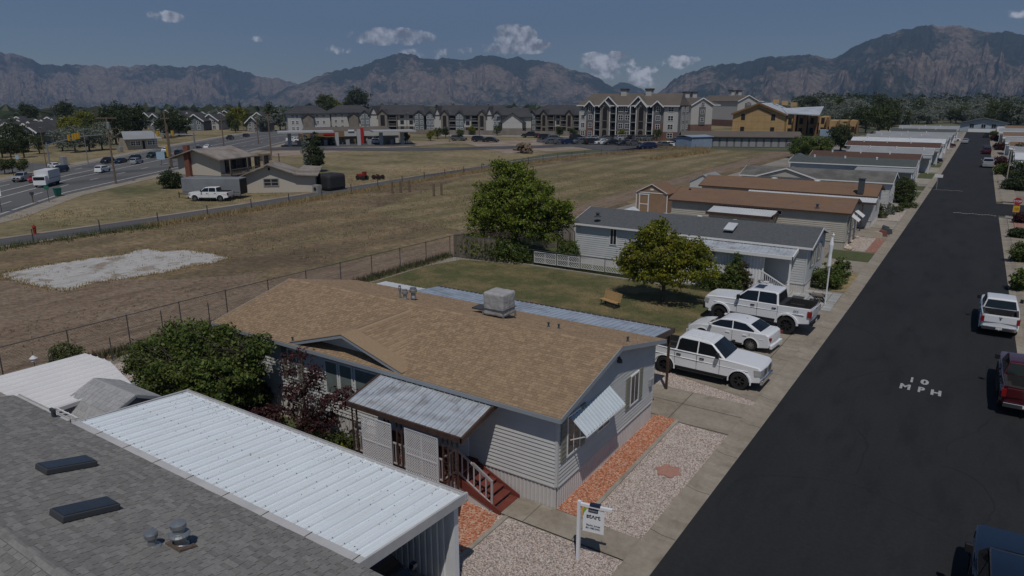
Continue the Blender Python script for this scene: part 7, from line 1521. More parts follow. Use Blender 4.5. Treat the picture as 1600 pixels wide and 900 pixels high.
for i, (px, py, r, h, m_) in enumerate(((1598,410,1.3,2.2,'leaf_bush'),(1603,455,1.3,2.0,'leaf_bush'),(1597,350,1.1,1.6,'leaf_plum'),(1595,372,1.4,1.2,'leaf_dark'),(1566,273,2.0,2.4,'leaf_bush'),(1562,258,1.8,2.2,'leaf_plum'),(1562,235,2.0,2.6,'leaf_plum'),(1588,297,2.6,2.6,'leaf_dark'),(1599,286,3.0,5.0,'leaf_mid'),(1601,255,3.4,6.0,'leaf_dark'),(1554,220,1.8,2.6,'leaf_plum'),(1552,212,1.8,2.2,'leaf_bush'))):
    x, y = S(px, py); r *= .8; h *= .8; shrub(('round green bush cut by the right frame edge, lower','lowest green bush at the right frame edge','dark reddish bush behind the stop sign','low dark bush beside the brick bed','green bush by the right walk near the light pole','reddish bush next to the light pole','red leaved shrub far up the right walk','dark hedge at the right edge','grey-green small tree at the right edge above the hedge','tall dark tree at the right edge','farther red shrub on the right walk','farthest green shrub on the right walk')[i], x, y, r, h, m_, 4200 if py < 300 else 5200, .14 if py > 300 else .2)
for i, (px, py, r, h, nm) in enumerate(((1252,247,3.2,4.6,'left'),(1275,250,3.4,4.8,'right'))):
    x, y = S(px, py); tree('tree', f'rounded dark green tree, {nm} of the touching pair beside the storage row', (x,y), blob_lobes(60+i, r, h, .6, 7), 7000, .26, 'leaf_bush', 1.2, .2, 60+i, clump=.5)
x, y = S(1313,236); tree('tree', 'dark green full tree behind the dark green roof', (x,y), blob_lobes(71, 3.6, 6.2, .8, 8), 8000, .30, 'leaf_dark', 1.5, .25, 71, clump=.55)
for i, (px, py, s) in enumerate(((1352,208,1.15),(1372,212,1.2),(1388,208,1.1),(1340,200,1.0))):
    x, y = S(px, py); far_tree((6,5,6,4)[i], x, y, s, ('leftmost','largest','rightmost','rearmost')[i]+' of the dark trees behind the pale metal roofs')
shrub('columnar conifer between the fourth and fifth far homes', *S(1361,229), 1.3, 4.2, 'leaf_dark', 3000, .2)
# poplar pair, bushes by the duplex
x, y = S(488,268); t = tree('poplar_tree', 'narrow pale poplar, left of the pair behind the garage', (x-1.2,y), [(0,0,3.6,.8,.8,2.8),(0,0,5.4,.5,.5,1.5)], 3000, .22, 'leaf_sage', 1.2, .12, 81, clump=.3)
t = tree('poplar_tree', 'fuller dark poplar, right of the pair behind the garage', (x+.9,y+.3), [(0,0,3.0,1.4,1.4,2.2),(0,0,5.0,.9,.9,1.9),(.4,0,2.4,1.4,1.2,1.3)], 5200, .24, 'leaf_dark', 1.2, .15, 82, clump=.35)
x, y = S(268,294); shrub('dense dark green bush at the left end of the duplex', x, y, 1.7, 2.9, 'leaf_dark', 5200, .2)
# trees along and beyond the wide road
far = [(4,246,1.0,4,'dark tree at the left frame edge beyond the road'),(18,250,.9,0,'dark green tree second from the left edge'),(28,238,1.25,6,'broad dark tree behind the first two at left'),(38,246,.9,4,'dark bushy tree left of the yellowish pole'),(8,272,.6,2,'low bush at the left edge by the pavement'),(20,270,.55,2,'second low bush by the pavement'),(38,272,.6,2,'bush beside the small stone monument'),
 (62,240,.8,5,'green tree just right of the yellowish pole'),(98,236,1.1,1,'pale sage tree under the signal arm'),(118,238,1.15,3,'large sage tree below the signal lamps'),(140,236,1.2,1,'sage tree right of the signal lamps'),(160,234,1.2,3,'sage tree behind the first brown pole'),(112,222,1.4,7,'yellow-green tree behind the sage row'),(132,216,1.5,7,'second yellow-green tree behind the sage row'),(150,222,1.2,5,'mid green tree above the sage row'),
 (182,226,1.7,6,'big dark tree, left of the group above the low metal roof'),(200,222,1.8,6,'biggest dark tree above the low metal roof'),(216,222,1.6,4,'dark tree right over the low metal roof'),(268,214,1.3,6,'dark tree beside the tall double pole'),(280,212,1.3,4,'dark tree right of the double pole'),(258,216,1.1,6,'small dark tree left of the double pole'),(292,212,1.0,2,'green tree at the bend of the road'),
 (372,204,1.5,7,'bright yellow-green round tree up the wide road'),(386,202,1.0,4,'dark tree right of the bright green one'),(412,206,1.1,1,'sage bush by the road far up'),(426,204,1.4,4,'dark tree before the white walled apartments'),(438,204,1.3,3,'sage tree at the corner of the white walled apartments'),(446,202,1.2,6,'dark tree touching the white walled apartments'),(104,194,1.3,6,'tree rising above the far subdivision roofs'),(48,196,1.2,6,'dark treetop above the subdivision at left'),
 (512,186,1.7,5,'green treetops over the left dark roof'),(524,185,1.6,7,'lighter treetop over the left dark roof'),(560,183,2.0,6,'dark treetop over the second dark roof'),(544,184,1.4,4,'smaller dark treetop between the roofs'),(1048,188,1.0,0,'treetop just left of the tall block\'s cupola'),(1140,190,1.4,4,'dark tree between the white gabled blocks')]
for px, py, s, kd, lab in far:
    x, y = S(px, py); far_tree(kd, x, y, s*.52*(math.hypot(x,y)/150)**.6, lab)
ORD = ('leftmost','second','third','fourth','fifth','middle','seventh','eighth','ninth','tenth','rightmost')
for i, (px, py) in enumerate(sorted(((673,219),(777,211),(737,210),(895,217),(970,217),(1026,219),(634,224),(719,219),(684,216),(696,215),(874,214)))):
    x, y = S(px, py+1); far_tree((2,7,5,0)[i%4], x, y, .42, ORD[i]+' of the young trees on the verge below the apartments', 'young trees by the apartments')
r8 = random.Random(33)
r9 = random.Random(12)
for k in range(56):
    px = 1255+r9.random()*360; py = 191+11*r9.random()*(1 if px < 1400 else .35); x, y = S(px, py); far_tree(r9.choice((1,3,1,3,5,6)), x, y, .7+.35*r9.random(), 'low bushy tree at the front of the belt beyond the street', 'tree belt beyond the street')

for k in range(30):
    px = r8.choice((r8.uniform(-10,110), r8.uniform(225,445))); py = 198+24*r8.random() if px < 110 else 193+14*r8.random(); x, y = S(px, py); far_tree(r8.choice((0,1,2,4,5,6)), x, y, .38+.35*r8.random(), 'small tree among the roofs of the far subdivision', 'trees among the far subdivision')
# the belt of trees closing the view right of the street
r5 = random.Random(21)
for k in range(84):
    px = 1235+r5.random()*420; f = r5.random(); py = 186+18*f**1.3 if px > 1330 else 184+12*f; 
    if 1395 < px < 1545: py = min(py, 188)
    x, y = S(px, py); d = math.hypot(x, y); kd = r5.choice((1,1,3,3,5,6,3,1) if f > .3 else (0,6,4,1,5,6,3)); s = (1.15+.5*r5.random())*(.95 if kd == 3 else 1)
    far_tree(kd, x, y, s*(1.0 if d < 600 else 1.25), ('sage grey','deep green')[0 if kd in (1,3) else 1]+' tree in the belt beyond the end of the street', 'tree belt beyond the street')
for k in range(34):
    px = -20+r5.random()*480; py = 180+11*r5.random(); x, y = S(px, py); kd = r5.choice((0,1,3,5,6,4)); far_tree(kd, x, y, .55+.3*r5.random(), ('sage grey','deep green')[0 if kd in (1,3) else 1]+' tree scattered through the town on the left', 'trees of the far town')
def belt(n, seed, x0, x1, y0, y1, m_, hh, leaf):
    r = random.Random(seed); L = []
    for k in range(n): px = x0+(x1-x0)*r.random(); py = y0+(y1-y0)*r.random(); x, y = S(px, py); h = hh*(.7+.5*r.random()); q = h*(.42+.2*r.random()); L.append((x, y, h*.52, q, q, h*.5)); L.append((x+r.uniform(-3,3), y+r.uniform(-3,3), h*.75, q*.5, q*.5, h*.27))
    o = bpy.data.objects.new('tree_belt', crown_mesh('tree_belt', seed, L, n*520, leaf, m_, clump=1.1, shell=.7, per=16)); COL.objects.link(o); o['kind'] = 'stuff'
belt(85, 3, 1240, 1660, 180.5, 188, 'leaf_dark', 15, .75); belt(60, 4, 1250, 1660, 183, 191, 'leaf_sage', 12, .7)
# the wooded, built up valley floor out to the foot of the mountains, one mass
def woods(name, n, seed, a0, a1, d0, d1, m_, sz, sky=None):
    r = np.random.default_rng(seed); px = r.uniform(a0, a1, n); d = d0*(d1/d0)**(r.random(n)**.8); c_, s_ = math.cos(PITCH), math.sin(PITCH)
    h = px-800; v = 155-450; g = FPX*c_-v*s_; X = h*math.cos(YAW)-g*math.sin(YAW); Y = h*math.sin(YAW)+g*math.cos(YAW); R = np.hypot(X, Y); bx, by = X/R*d, Y/R*d
    rad = sz*(.5+r.random(n))*np.clip(d/1100, 1, 2.4); V = []; F = []
    tmpl = [(0,0,1)]+[(math.cos(a)*.75,math.sin(a)*.75,.7) for a in (0,1.26,2.5,3.8,5.0)]+[(math.cos(a+.6),math.sin(a+.6),0) for a in (0,1.26,2.5,3.8,5.0)]; tmpl = np.array(tmpl)
    fc_ = [(0,i+1,(i+1)%5+1) for i in range(5)]+[(i+1,i+6,(i+1)%5+1) for i in range(5)]+[((i+1)%5+1,i+6,(i+1)%5+6) for i in range(5)]
    co = (tmpl[None]*np.stack([rad,rad,rad*1.15],-1)[:,None]*(1+.25*r.normal(size=(n,11,1)))) + np.stack([bx,by,np.array([GZ(a_, b_) for a_, b_ in zip(bx, by)])],-1)[:,None]
    f = (np.array(fc_)[None]+np.arange(n)[:,None,None]*11).reshape(-1,3); me = bpy.data.meshes.new(name); me.from_pydata(co.reshape(-1,3).tolist(), [], f.tolist()); me.materials.append(M[m_]); o = bpy.data.objects.new(name, me); COL.objects.link(o); o['kind'] = 'stuff'; return o
woods('distant_woods', 9000, 1, -250, 1000, 480, 4600, 'leaf_far', 4.2)
woods('distant_woods', 6500, 2, 1000, 1900, 620, 3200, 'leaf_far', 4.8)
P('far_roof', (.26,.25,.24), (.12,.11,.11), .01, island=.5)
def town(name, n, seed, a0, a1, d0, d1):
    r = np.random.default_rng(seed); mb = MB(); c_, s_ = math.cos(PITCH), math.sin(PITCH)
    for k in range(n):
        px = r.uniform(a0, a1); d = d0*(d1/d0)**r.random(); h = px-800; v = -295; g = FPX*c_-v*s_; X = h*math.cos(YAW)-g*math.sin(YAW); Y = h*math.sin(YAW)+g*math.cos(YAW); R = math.hypot(X, Y); x, y = X/R*d, Y/R*d
        w, l, hh = r.uniform(6,16)*max(1,d/1500), r.uniform(8,14), r.uniform(5,9)*max(1,d/1800); T = Matrix.Translation((x,y,GZ(x,y))) @ Matrix.Rotation(r.uniform(0,3.1),4,'Z'); mb.box(-w/2,w/2,-l/2,l/2,0,hh,0,T)
        mb.hexa([tuple(T @ Vector(q)) for q in ((-w/2-.5,-l/2-.5,hh),(w/2+.5,-l/2-.5,hh),(w/2+.5,l/2+.5,hh),(-w/2-.5,l/2+.5,hh))],[tuple(T @ Vector(q)) for q in ((-w/2-.5,-.1,hh+3),(w/2+.5,-.1,hh+3),(w/2+.5,.1,hh+3),(-w/2-.5,.1,hh+3))])
    o = mb.build(name, 'far_roof'); o['kind'] = 'stuff'
town('distant_town', 520, 5, -150, 900, 900, 4200)
town('distant_town', 120, 6, 1200, 1650, 700, 2600)

# ------------------------------------------------------------ grass, weeds, clods
def tufts(name, pts, seed, h, m_, blades=7, w=.02, spread=.25):
    r = np.random.default_rng(seed); pts = np.array(pts); n = len(pts)*blades; c = np.repeat(pts, blades, 0)+r.normal(size=(n,2))*spread; hh = h*(.5+r.random(n)); a = r.uniform(0, 2*PI, n); lean = r.normal(size=(n,2))*.3*hh[:,None]
    co = np.zeros((n,3,3)); co[:,0,:2] = c-np.stack([np.cos(a),np.sin(a)],-1)*w; co[:,1,:2] = c+np.stack([np.cos(a),np.sin(a)],-1)*w; co[:,2,:2] = c+lean; co[:,2,2] = hh; co[:,:2,2] = -.03
    me = bpy.data.meshes.new(name); me.from_pydata(co.reshape(-1,3).tolist(), [], np.arange(n*3).reshape(-1,3).tolist()); me.materials.append(M[m_]); o = bpy.data.objects.new(name, me); COL.objects.link(o); o['kind'] = 'stuff'
r6 = random.Random(4)
def near_line(pts, n, side, spread): 
    q = along(pts, 1.0); return [(lambda p: (p[0]+side+r6.gauss(0,spread), p[1]+r6.uniform(-.5,.5)))(q[r6.randrange(len(q))]) for _ in range(n)]
tufts('tall_dry_grass', near_line(lane[3:], 3400, 3.3, .5), 1, .42, 'grass_blade', 8, .025)
tufts('tall_dry_grass', near_line(lane[:4], 1200, 3.4, .6), 2, .35, 'weed', 8, .03)
tufts('tall_dry_grass', near_line([(-60,150),(-58,175),(-62,190),(-72,186)], 900, 0, 1.2), 3, .5, 'grass_blade', 8, .05)
tufts('field_weeds', [(r6.uniform(-73,-44), r6.uniform(38,120)) for _ in range(2200)], 4, .10, 'grass_blade', 6, .03, .35)
tufts('field_weeds', [(r6.uniform(-72,-44), r6.uniform(38,110)) for _ in range(700)], 5, .10, 'weed', 6, .035, .3)
tufts('fence_weeds', [(-36.4+r6.gauss(0,.25), r6.uniform(0,46)) for _ in range(900)], 6, .32, 'weed', 7, .02, .15)
tufts('fence_weeds', [(-36.6+r6.gauss(0,.2), r6.uniform(0,46)) for _ in range(500)], 7, .35, 'leaf_plum', 6, .02, .15)
tufts('lawn_blades', [(r6.uniform(-35.3,-12.6), r6.uniform(30.5,46.5)) for _ in range(9000)], 8, .055, 'weed', 6, .012, .25)
tufts('meadow_weeds', [(r6.uniform(-92,-80), r6.uniform(34,110)) for _ in range(700)], 9, .14, 'grass_blade', 6, .05, .5)
tufts('border_weeds', [(x, 47.0+.3*r6.random()+(-.04*(x+20))) for x in [r6.uniform(-34,-14) for _ in range(900)]], 10, .22, 'weed', 7, .02, .12)
tufts('slab_edge_weeds', [(p[0]+r6.gauss(0,.22), p[1]+r6.gauss(0,.22)) for p in rag for _ in range(3)], 11, .12, 'grass_blade', 7, .03, .15)
tufts('slab_edge_weeds', [(r6.uniform(-60,-50), r6.uniform(22,38)) for _ in range(160)], 12, .10, 'grass_blade', 6, .02, .12)
cl = MB(); 
for k in range(2600):
    x, y = r6.uniform(-64,-41), r6.uniform(2,34); s = r6.uniform(.03,.10)
    if x < -47 and y > 14: continue
    T = Matrix.Translation((x,y,-.02)) @ Matrix.Rotation(r6.uniform(0,3),4,'Z'); a = [(-s,-s,0),(s,-s*.8,0),(s*.8,s,0),(-s,s*.7,0)]; b_ = [(q[0]*.5+r6.uniform(-.2,.2)*s,q[1]*.5,s*r6.uniform(.4,1.0)) for q in a]; cl.hexa([tuple(T @ Vector(q)) for q in a],[tuple(T @ Vector(q)) for q in b_])
cl.build('clods', 'dirt', kind='stuff')
gv = MB()
for k in range(5200):
    u = r6.random()
    if u < .45: x, y = r6.uniform(-8.6,-6.8), r6.uniform(17.7,25.8)
    elif u < .65: x, y = r6.uniform(-9.7,-8.9), r6.uniform(17.7,26.1)
    else: x, y = r6.uniform(-10.8,-6.9), r6.uniform(12.6,16.35)
    s = r6.uniform(.012,.028); a = r6.uniform(0,3); T = Matrix.Translation((x,y,.02)) @ Matrix.Rotation(a,4,'Z'); mi = 1 if (.45 <= u < .65) else 0; A = [(-s,-s,0),(s,-s,0),(s,s*.8,0),(-s,s,0)]; gv.hexa([tuple(T @ Vector(q)) for q in A],[tuple(T @ Vector((q[0]*.6,q[1]*.6,s*1.1))) for q in A], mi)
P('stone_pale', (.42,.37,.34), island=.45); P('stone_red', (.42,.19,.11), island=.4)
gv.build('gravel_stones', ['stone_pale','stone_red'], kind='stuff')

# ------------------------------------------------------------ fences, poles, signs, garden things
P('fence_steel', (.10,.105,.11), rough=.5, metal=.5); P('pole_wood', (.13,.095,.065), (.17,.125,.09), 3, rough=.9); P('signal_yellow', (.42,.25,.02)); P('wire', (.03,.03,.03)); P('sign_blue', (.28,.38,.46)); P('sign_green', (.02,.12,.07)); P('hydrant_red', (.22,.02,.015)); P('sign_white', (.72,.73,.74), rough=.4); P('ink', (.02,.02,.03)); P('logo_green', (.15,.40,.06)); P('logo_orange', (.7,.3,.03)); P('clamp_blue', (.015,.025,.06), rough=.4); P('wood_oak', (.36,.22,.09), (.42,.27,.12), 4, rough=.6); P('stone', (.42,.34,.26), (.5,.42,.34), 2, bump=.02, bscale=6, island=.25); P('bin_green', (.01,.09,.07)); P('stop_red', (.32,.02,.03)); P('sign_yellow', (.6,.33,.02))
ch = thing('chain_link_fence', 'long chain-link fence between the dirt track and the back yards', 'fence', (-36.8,12,0))
fpts = [(-36.9,-6),(-36.9,12),(-36.9,25),(-36.2,46)]
def fence_x(y): return np.interp(y, [p[1] for p in fpts], [p[0] for p in fpts])
pm_ = MB().lathe([(.032,-.1),(.032,1.8),(.04,1.82),(.001,1.86)],8,(0,0,0)).mesh('post', 'fence_steel'); y = -5.6
while y < 46.2: inst('post', pm_, ch, (fence_x(y), y, 0)); y += 3.02
mb = MB(); 
for i in range(len(fpts)-1): mb.bar((*fpts[i],1.78),(*fpts[i+1],1.78),.045,n=6)
mb.build('top_rail', 'fence_steel', ch)
mb = MB(); y = -5.6; sp = .16
while y < 46:
    for dr in (1,-1):
        y2 = y+dr*1.75
        if -6 < y2 < 46.2: x, x2 = fence_x(y), fence_x(y2); mb.bar((x,y,.03),(x2,y2,1.77),.006,n=3)
    y += sp
mb.build('wire_mesh', 'wire', ch, kind='stuff')
for i, (px, py) in enumerate(((80,583),(170,561),(249,516),(322,503))): x, y = S(px, py); tag(MB().lathe([(.03,-.1),(.03,1.25),(.03,1.26)],8,(x+.4,y,0)).build('garden_post', 'fence_steel'), ('leftmost','second','third','rightmost')[i]+' thin steel stake standing just inside the chain-link fence', 'post')
x, y = -35.9, 13.5; t = thing('bird_feeder', 'small bird feeder on a thin pole before the chain-link fence', 'bird feeder', (x,y,0)); MB().bar((x,y,0),(x,y,1.5),.03,n=6).build('pole', 'fence_steel', t); MB().lathe([(.02,1.0),(.12,1.02),(.12,1.14),(.18,1.16),(.02,1.3)],10,(x,y,0)).build('feeder', 'lattice', t)
# slatted fence panel and lattice fence at the lawn's far side
sf = thing('slatted_fence', 'grey slatted fence partly under the big green tree', 'fence', (-33,46.5,0)); slm = MB().box(-.045,.045,-.01,.01,0,1.85).mesh('slat', 'wood_grey')
def along_slats(p0, p1, parent, sp=.11):
    a, b_ = Vector(p0), Vector(p1); n = int((b_-a).length/sp); rz = math.atan2(b_.y-a.y,b_.x-a.x)
    for k in range(n): p = a.lerp(b_, k/n); inst('slat', slm, parent, (p.x,p.y,.02+rng.uniform(0,.04)), Matrix.Rotation(rz,4,'Z'))
    mb = MB(); mb.bar((a.x,a.y,1.9),(b_.x,b_.y,1.9),.05,n=6); mb.bar((a.x,a.y,.3),(b_.x,b_.y,.3),.04,n=6); mb.build('rail', 'fence_steel', parent)
along_slats((-35.9,46.0),(-29.5,55.5), sf, .12); along_slats((-35.9,45.9),(-31.8,46.3), sf, .12)
lf = thing('lattice_fence', 'low fence with white lattice along the far edge of the lawn', 'fence', (-24,47,0)); P0, P1 = Vector((-28.6,46.95)), Vector((-18.2,47.3)); n = 5
for k in range(n):
    a, b_ = P0.lerp(P1, k/n), P0.lerp(P1, (k+1)/n); lattice_panel(lf, a.x+.03, b_.x-.03, (a.y+b_.y)/2, .25, 1.15, .21, 'lattice_panel', .05); MB().bar((a.x,a.y-.03,0),(a.x,a.y-.03,1.35),.05,n=6).build('post', 'fence_steel', lf)
MB().bar((P0.x-7,46.5,1.3),(P1.x,P1.y,1.3),.035,n=6).build('top_rail', 'fence_steel', lf)
mb = MB(); mb.box(-34.5,-17.5,46.62,46.78,0,.10); mb.build('lawn_edging', 'concrete', kind='structure')
# lane fence: thin posts, a rail gate with timber posts
lq = [(p[0]+3.2, p[1]) for p in lane]; ln_f = thing('lane_fence', 'line of thin steel fence posts and wires along the private lane', 'fence', (-73,60,0)); pts_ = along(lq[1:11], 1.0); mb = MB(); pmx = MB().box(-.04,.04,-.04,.04,0,1.35).mesh('post', 'fence_steel'); last = None
for i, p in enumerate(pts_):
    if i % 6 == 0 or i == len(pts_)-1:
        inst('post', pmx, ln_f, (p[0],p[1],0))
        if last:
            for z in (1.25,.8,.4): mb.bar((last[0],last[1],z),(p[0],p[1],z),.012,n=3)
        last = p
mb.build('wire', 'wire', ln_f)
gt_ = thing('rail_gate', 'short timber post and rail gate in tall dry grass at the lane', 'gate', (*S(630,300),0)); gp4 = [S(613,302),S(626,301),S(640,300),S(678,306),S(690,305)]
for i, p in enumerate(gp4): MB().lathe([(.16,-.1),(.15,1.7),(.001,1.75)],8,(p[0],p[1],0)).build('post', 'pole_wood', gt_)
mb = MB(); mb.bar((*gp4[0],1.5),(*gp4[1],1.4),.08); mb.bar((*gp4[1],1.3),(*gp4[2],1.5),.08); mb.build('rail', 'pole_wood', gt_)
def upole(lab, px, py, h, arms=((.95,2.4),), tr=False, top=.15, name='utility_pole', m_='pole_wood', az=None):
    x, y = S(px, py); t = thing(name, lab, 'utility pole', (x,y,0)); MB().tube([(x,y,-.1),(x,y,h)],[.17,.11],n=8).build('pole', m_, t); az = YAW+.2 if az is None else az
    for fz, w in arms: dx, dy = math.cos(az)*w/2, math.sin(az)*w/2; mb = MB(); mb.bar((x-dx,y-dy,h*fz),(x+dx,y+dy,h*fz),.12); mb.build('crossarm', m_, t); mb = MB(); [mb.lathe([(.05,0),(.08,.1),(.04,.2)],6,(x+dx*q,y+dy*q,h*fz+.06)) for q in (-.95,-.5,.5,.95)]; mb.build('insulator', 'trim_dark', t)
    if tr: MB().lathe([(.22,h*.82),(.24,h*.84),(.24,h*.92),(.1,h*.93)],10,(x+.3,y,0)).build('transformer', 'galv_pipe', t)
    return (x, y, h)
p1_ = upole('brown utility pole with crossarm beside the verge, nearest of the two', 181,287,10.3,((.985,3.0),),True)
p2_ = upole('tall brown utility pole standing beside the yellow signal', 267,262,10.9,((.86,1.6),(.97,.7)))
p3_ = upole('shorter brown pole tight against the tall one by the signal', 269,261,8.4,())
p4_ = upole('slender pole with small white sign head up the wide road', 424,243,9.6,((.99,1.4),)); upole('brown pole beyond the duplex roof', 351,240,9.2,((.9,1.4),)); upole('thin brown pole far right of the duplex', 404,225,7.5,())
mb = MB()
for dz, o_ in ((0,-.9),(0,.9),(-1.0,0)):
    for A, B in ((p1_,p2_),(p2_,p4_)): 
        a = Vector((A[0]+o_*.8,A[1]+o_*.6,A[2]*.97+dz)); b_ = Vector((B[0]+o_*.8,B[1]+o_*.6,B[2]*.9+dz)); pr_ = None
        for k in range(11): q = a.lerp(b_, k/10); q.z -= 4*.7*(k/10)*(1-k/10); 
        pts5 = [a.lerp(b_, k/10)-Vector((0,0,2.8*(k/10)*(1-k/10))) for k in range(11)]; mb.tube(pts5, .012, n=3)
o = mb.build('power_line', 'wire'); tag(o, 'dark power lines strung between the brown poles', 'power line')
def light_pole(lab, px, py, h, arm=1.6, adir=PI, m_='galv_pipe', head='galv_pipe'):
    x, y = S(px, py); t = thing('street_lamp', lab, 'street lamp', (x,y,0)); MB().tube([(x,y,0),(x,y,h)],[.09,.06],n=8).build('pole', m_, t); mb = MB(); mb.bar((x,y,h-.1),(x+arm*math.cos(adir),y+arm*math.sin(adir),h+.1),.07); mb.build('arm', m_, t); MB().box(x+arm*math.cos(adir)-.3,x+arm*math.cos(adir)+.3,y+arm*math.sin(adir)-.15,y+arm*math.sin(adir)+.15,h,h+.15).build('lamp_head', head, t)
light_pole('yellowish pole standing behind the box truck', 73,262,7.6,.2,0,'pole_wood'); light_pole('grey light pole beside the duplex chimney', 307,242,6.8,1.8,PI+YAW); light_pole('tall grey light pole under the sage trees', 138,256,7.0,1.5,YAW+PI); light_pole('light pole left of the dark van-like car', 245,236,7.6,1.2,YAW+PI)
light_pole('light standard right of the apartment verge', 637,223,9,.6,0,'trim_dark'); light_pole('light standard before the middle of the apartment row', 702,222,9,.6,0,'trim_dark'); light_pole('light standard left of the round tanks', 749,214,9,.6,0,'trim_dark')
# signal mast arms
sg1 = thing('signal_mast', 'curved signal mast with four yellow signal heads over the wide road', 'traffic signal', (*S(79,263),0)); a = Vector((*S(79,263),0)); b_ = Vector((*S(166,264),0)); 
mb = MB(); mb.tube([a, a+Vector((0,0,4.9))],[.16,.12],n=8); mb.build('pole', 'galv_pipe', sg1); ptsA = [a+(b_-a)*t_+Vector((0,0,4.4+2.0*math.sin(t_*PI/2))) for t_ in (0,.15,.3,.5,.75,1)]; MB().tube(ptsA,[.12,.11,.1,.09,.08,.06],n=6).build('arm', 'galv_pipe', sg1)
for k in (.42,.5,.55,.60): p = a+(b_-a)*k; zz = 4.4+2.0*math.sin(k*PI/2); T = Matrix.Translation((p.x,p.y,zz+.15)); o = MB().box(-.25,.25,-.15,.15,-.5,.65,0,T).build('signal_head', 'signal_yellow', sg1)
sg2 = thing('signal_mast', 'straight signal mast with two yellow heads between the poles and the lamp', 'traffic signal', (*S(306,243),0)); a = Vector((*S(306,243),0)); b_ = Vector((*S(250,245),0)); MB().tube([a,a+Vector((0,0,5.2))],[.16,.12],n=8).build('pole', 'galv_pipe', sg2); MB().tube([a+Vector((0,0,4.9)),b_+Vector((0,0,5.2))],[.1,.06],n=6).build('arm', 'galv_pipe', sg2)
for k in (.58,.98): p = a+(b_-a)*k; MB().box(p.x-.4,p.x+.4,p.y-.15,p.y+.15,4.6,5.9).build('signal_head', 'signal_yellow', sg2)
ps = thing('signal_head_post', 'yellow signal box seen from behind at the foot of the tall pole', 'traffic signal', (*S(265,254),0)); x, y = S(265,254); MB().box(x-.35,x+.35,y-.25,y+.25,1.2,3.4).build('signal_head', 'signal_yellow', ps); MB().bar((x,y,0),(x,y,1.2),.1).build('post', 'fence_steel', ps)
def post_sign(lab, px, py, w, h, z, m_, name='road_sign', cat='sign', txt=None, rz=YAW):
    x, y = S(px, py); t = thing(name, lab, cat, (x,y,0)); MB().bar((x,y,0),(x,y,z+h/2),.06).build('post', 'fence_steel', t); T = Matrix.Translation((x,y-.05,z)) @ Matrix.Rotation(rz,4,'Z'); o = MB().box(-w/2,w/2,-.03,0,-h/2,h/2,0,T).build('panel', m_, t); return t, T
post_sign('pale speed sign at the far left edge of the verge', 3,332,.75,.9,2.4,'sign_white'); post_sign('small green sign on a thin post left of the green bin', 77,316,.6,.5,1.9,'sign_green'); post_sign('cluster of pale blue road signs near the tall pole', 253,258,1.7,1.5,1.9,'sign_blue'); post_sign('small sign on the left pavement among the bushes', 30,262,.7,.8,2.0,'sign_blue')
x, y = S(52,317); t = thing('mailbox', 'dark mailbox on a short post at the verge', 'mailbox', (x,y,0)); MB().box(x-.06,x+.06,y-.06,y+.06,0,1.1).build('post', 'pole_wood', t); MB().box(x-.25,x+.25,y-.15,y+.15,1.05,1.4).build('box', 'trim_dark', t)
x, y = S(91,306.5); t = thing('wheelie_bin', 'green wheelie bin at the roadside', 'bin', (x,y,0)); MB().hexa([(x-.28,y-.3,.05),(x+.28,y-.3,.05),(x+.28,y+.3,.05),(x-.28,y+.3,.05)],[(x-.36,y-.4,1.05),(x+.36,y-.4,1.05),(x+.36,y+.4,1.05),(x-.36,y+.4,1.05)]).build('body', 'bin_green', t); MB().box(x-.38,x+.38,y-.42,y+.42,1.05,1.13).build('lid', 'bin_green', t)
def hydrant(lab, px, py):
    x, y = S(px, py); t = thing('fire_hydrant', lab, 'fire hydrant', (x,y,0)); MB().lathe([(.22,0),(.2,.05),(.14,.08),(.14,.65),(.2,.68),(.17,.8),(.06,.92),(.05,.98)],12,(x,y,0)).build('body', 'hydrant_red', t); MB().lathe([(.07,-.26),(.07,.26)],8,(x,y,.5),'x').build('outlet', 'hydrant_red', t)
hydrant('red fire hydrant in the grass left of the lane', 55,366)
x, y = S(317,291); t = thing('basketball_hoop', 'basketball backboard on a pole before the duplex wall', 'basketball hoop', (x,y,0)); MB().bar((x,y,0),(x,y-.3,3.0),.12).build('pole', 'trim_dark', t); mb = MB(); T = Matrix.Translation((x,y-.5,3.2)) @ Matrix.Rotation(YAW,4,'Z'); mb.hexa([tuple(T @ Vector((.62*math.cos(a)*1.1,-.04,-.35+.85*max(-.1,math.sin(a))))) for a in [2*PI*i/16 for i in range(16)]],[tuple(T @ Vector((.62*math.cos(a)*1.1,.04,-.35+.85*max(-.1,math.sin(a))))) for a in [2*PI*i/16 for i in range(16)]]); mb.build('backboard', 'trim_dark', t)
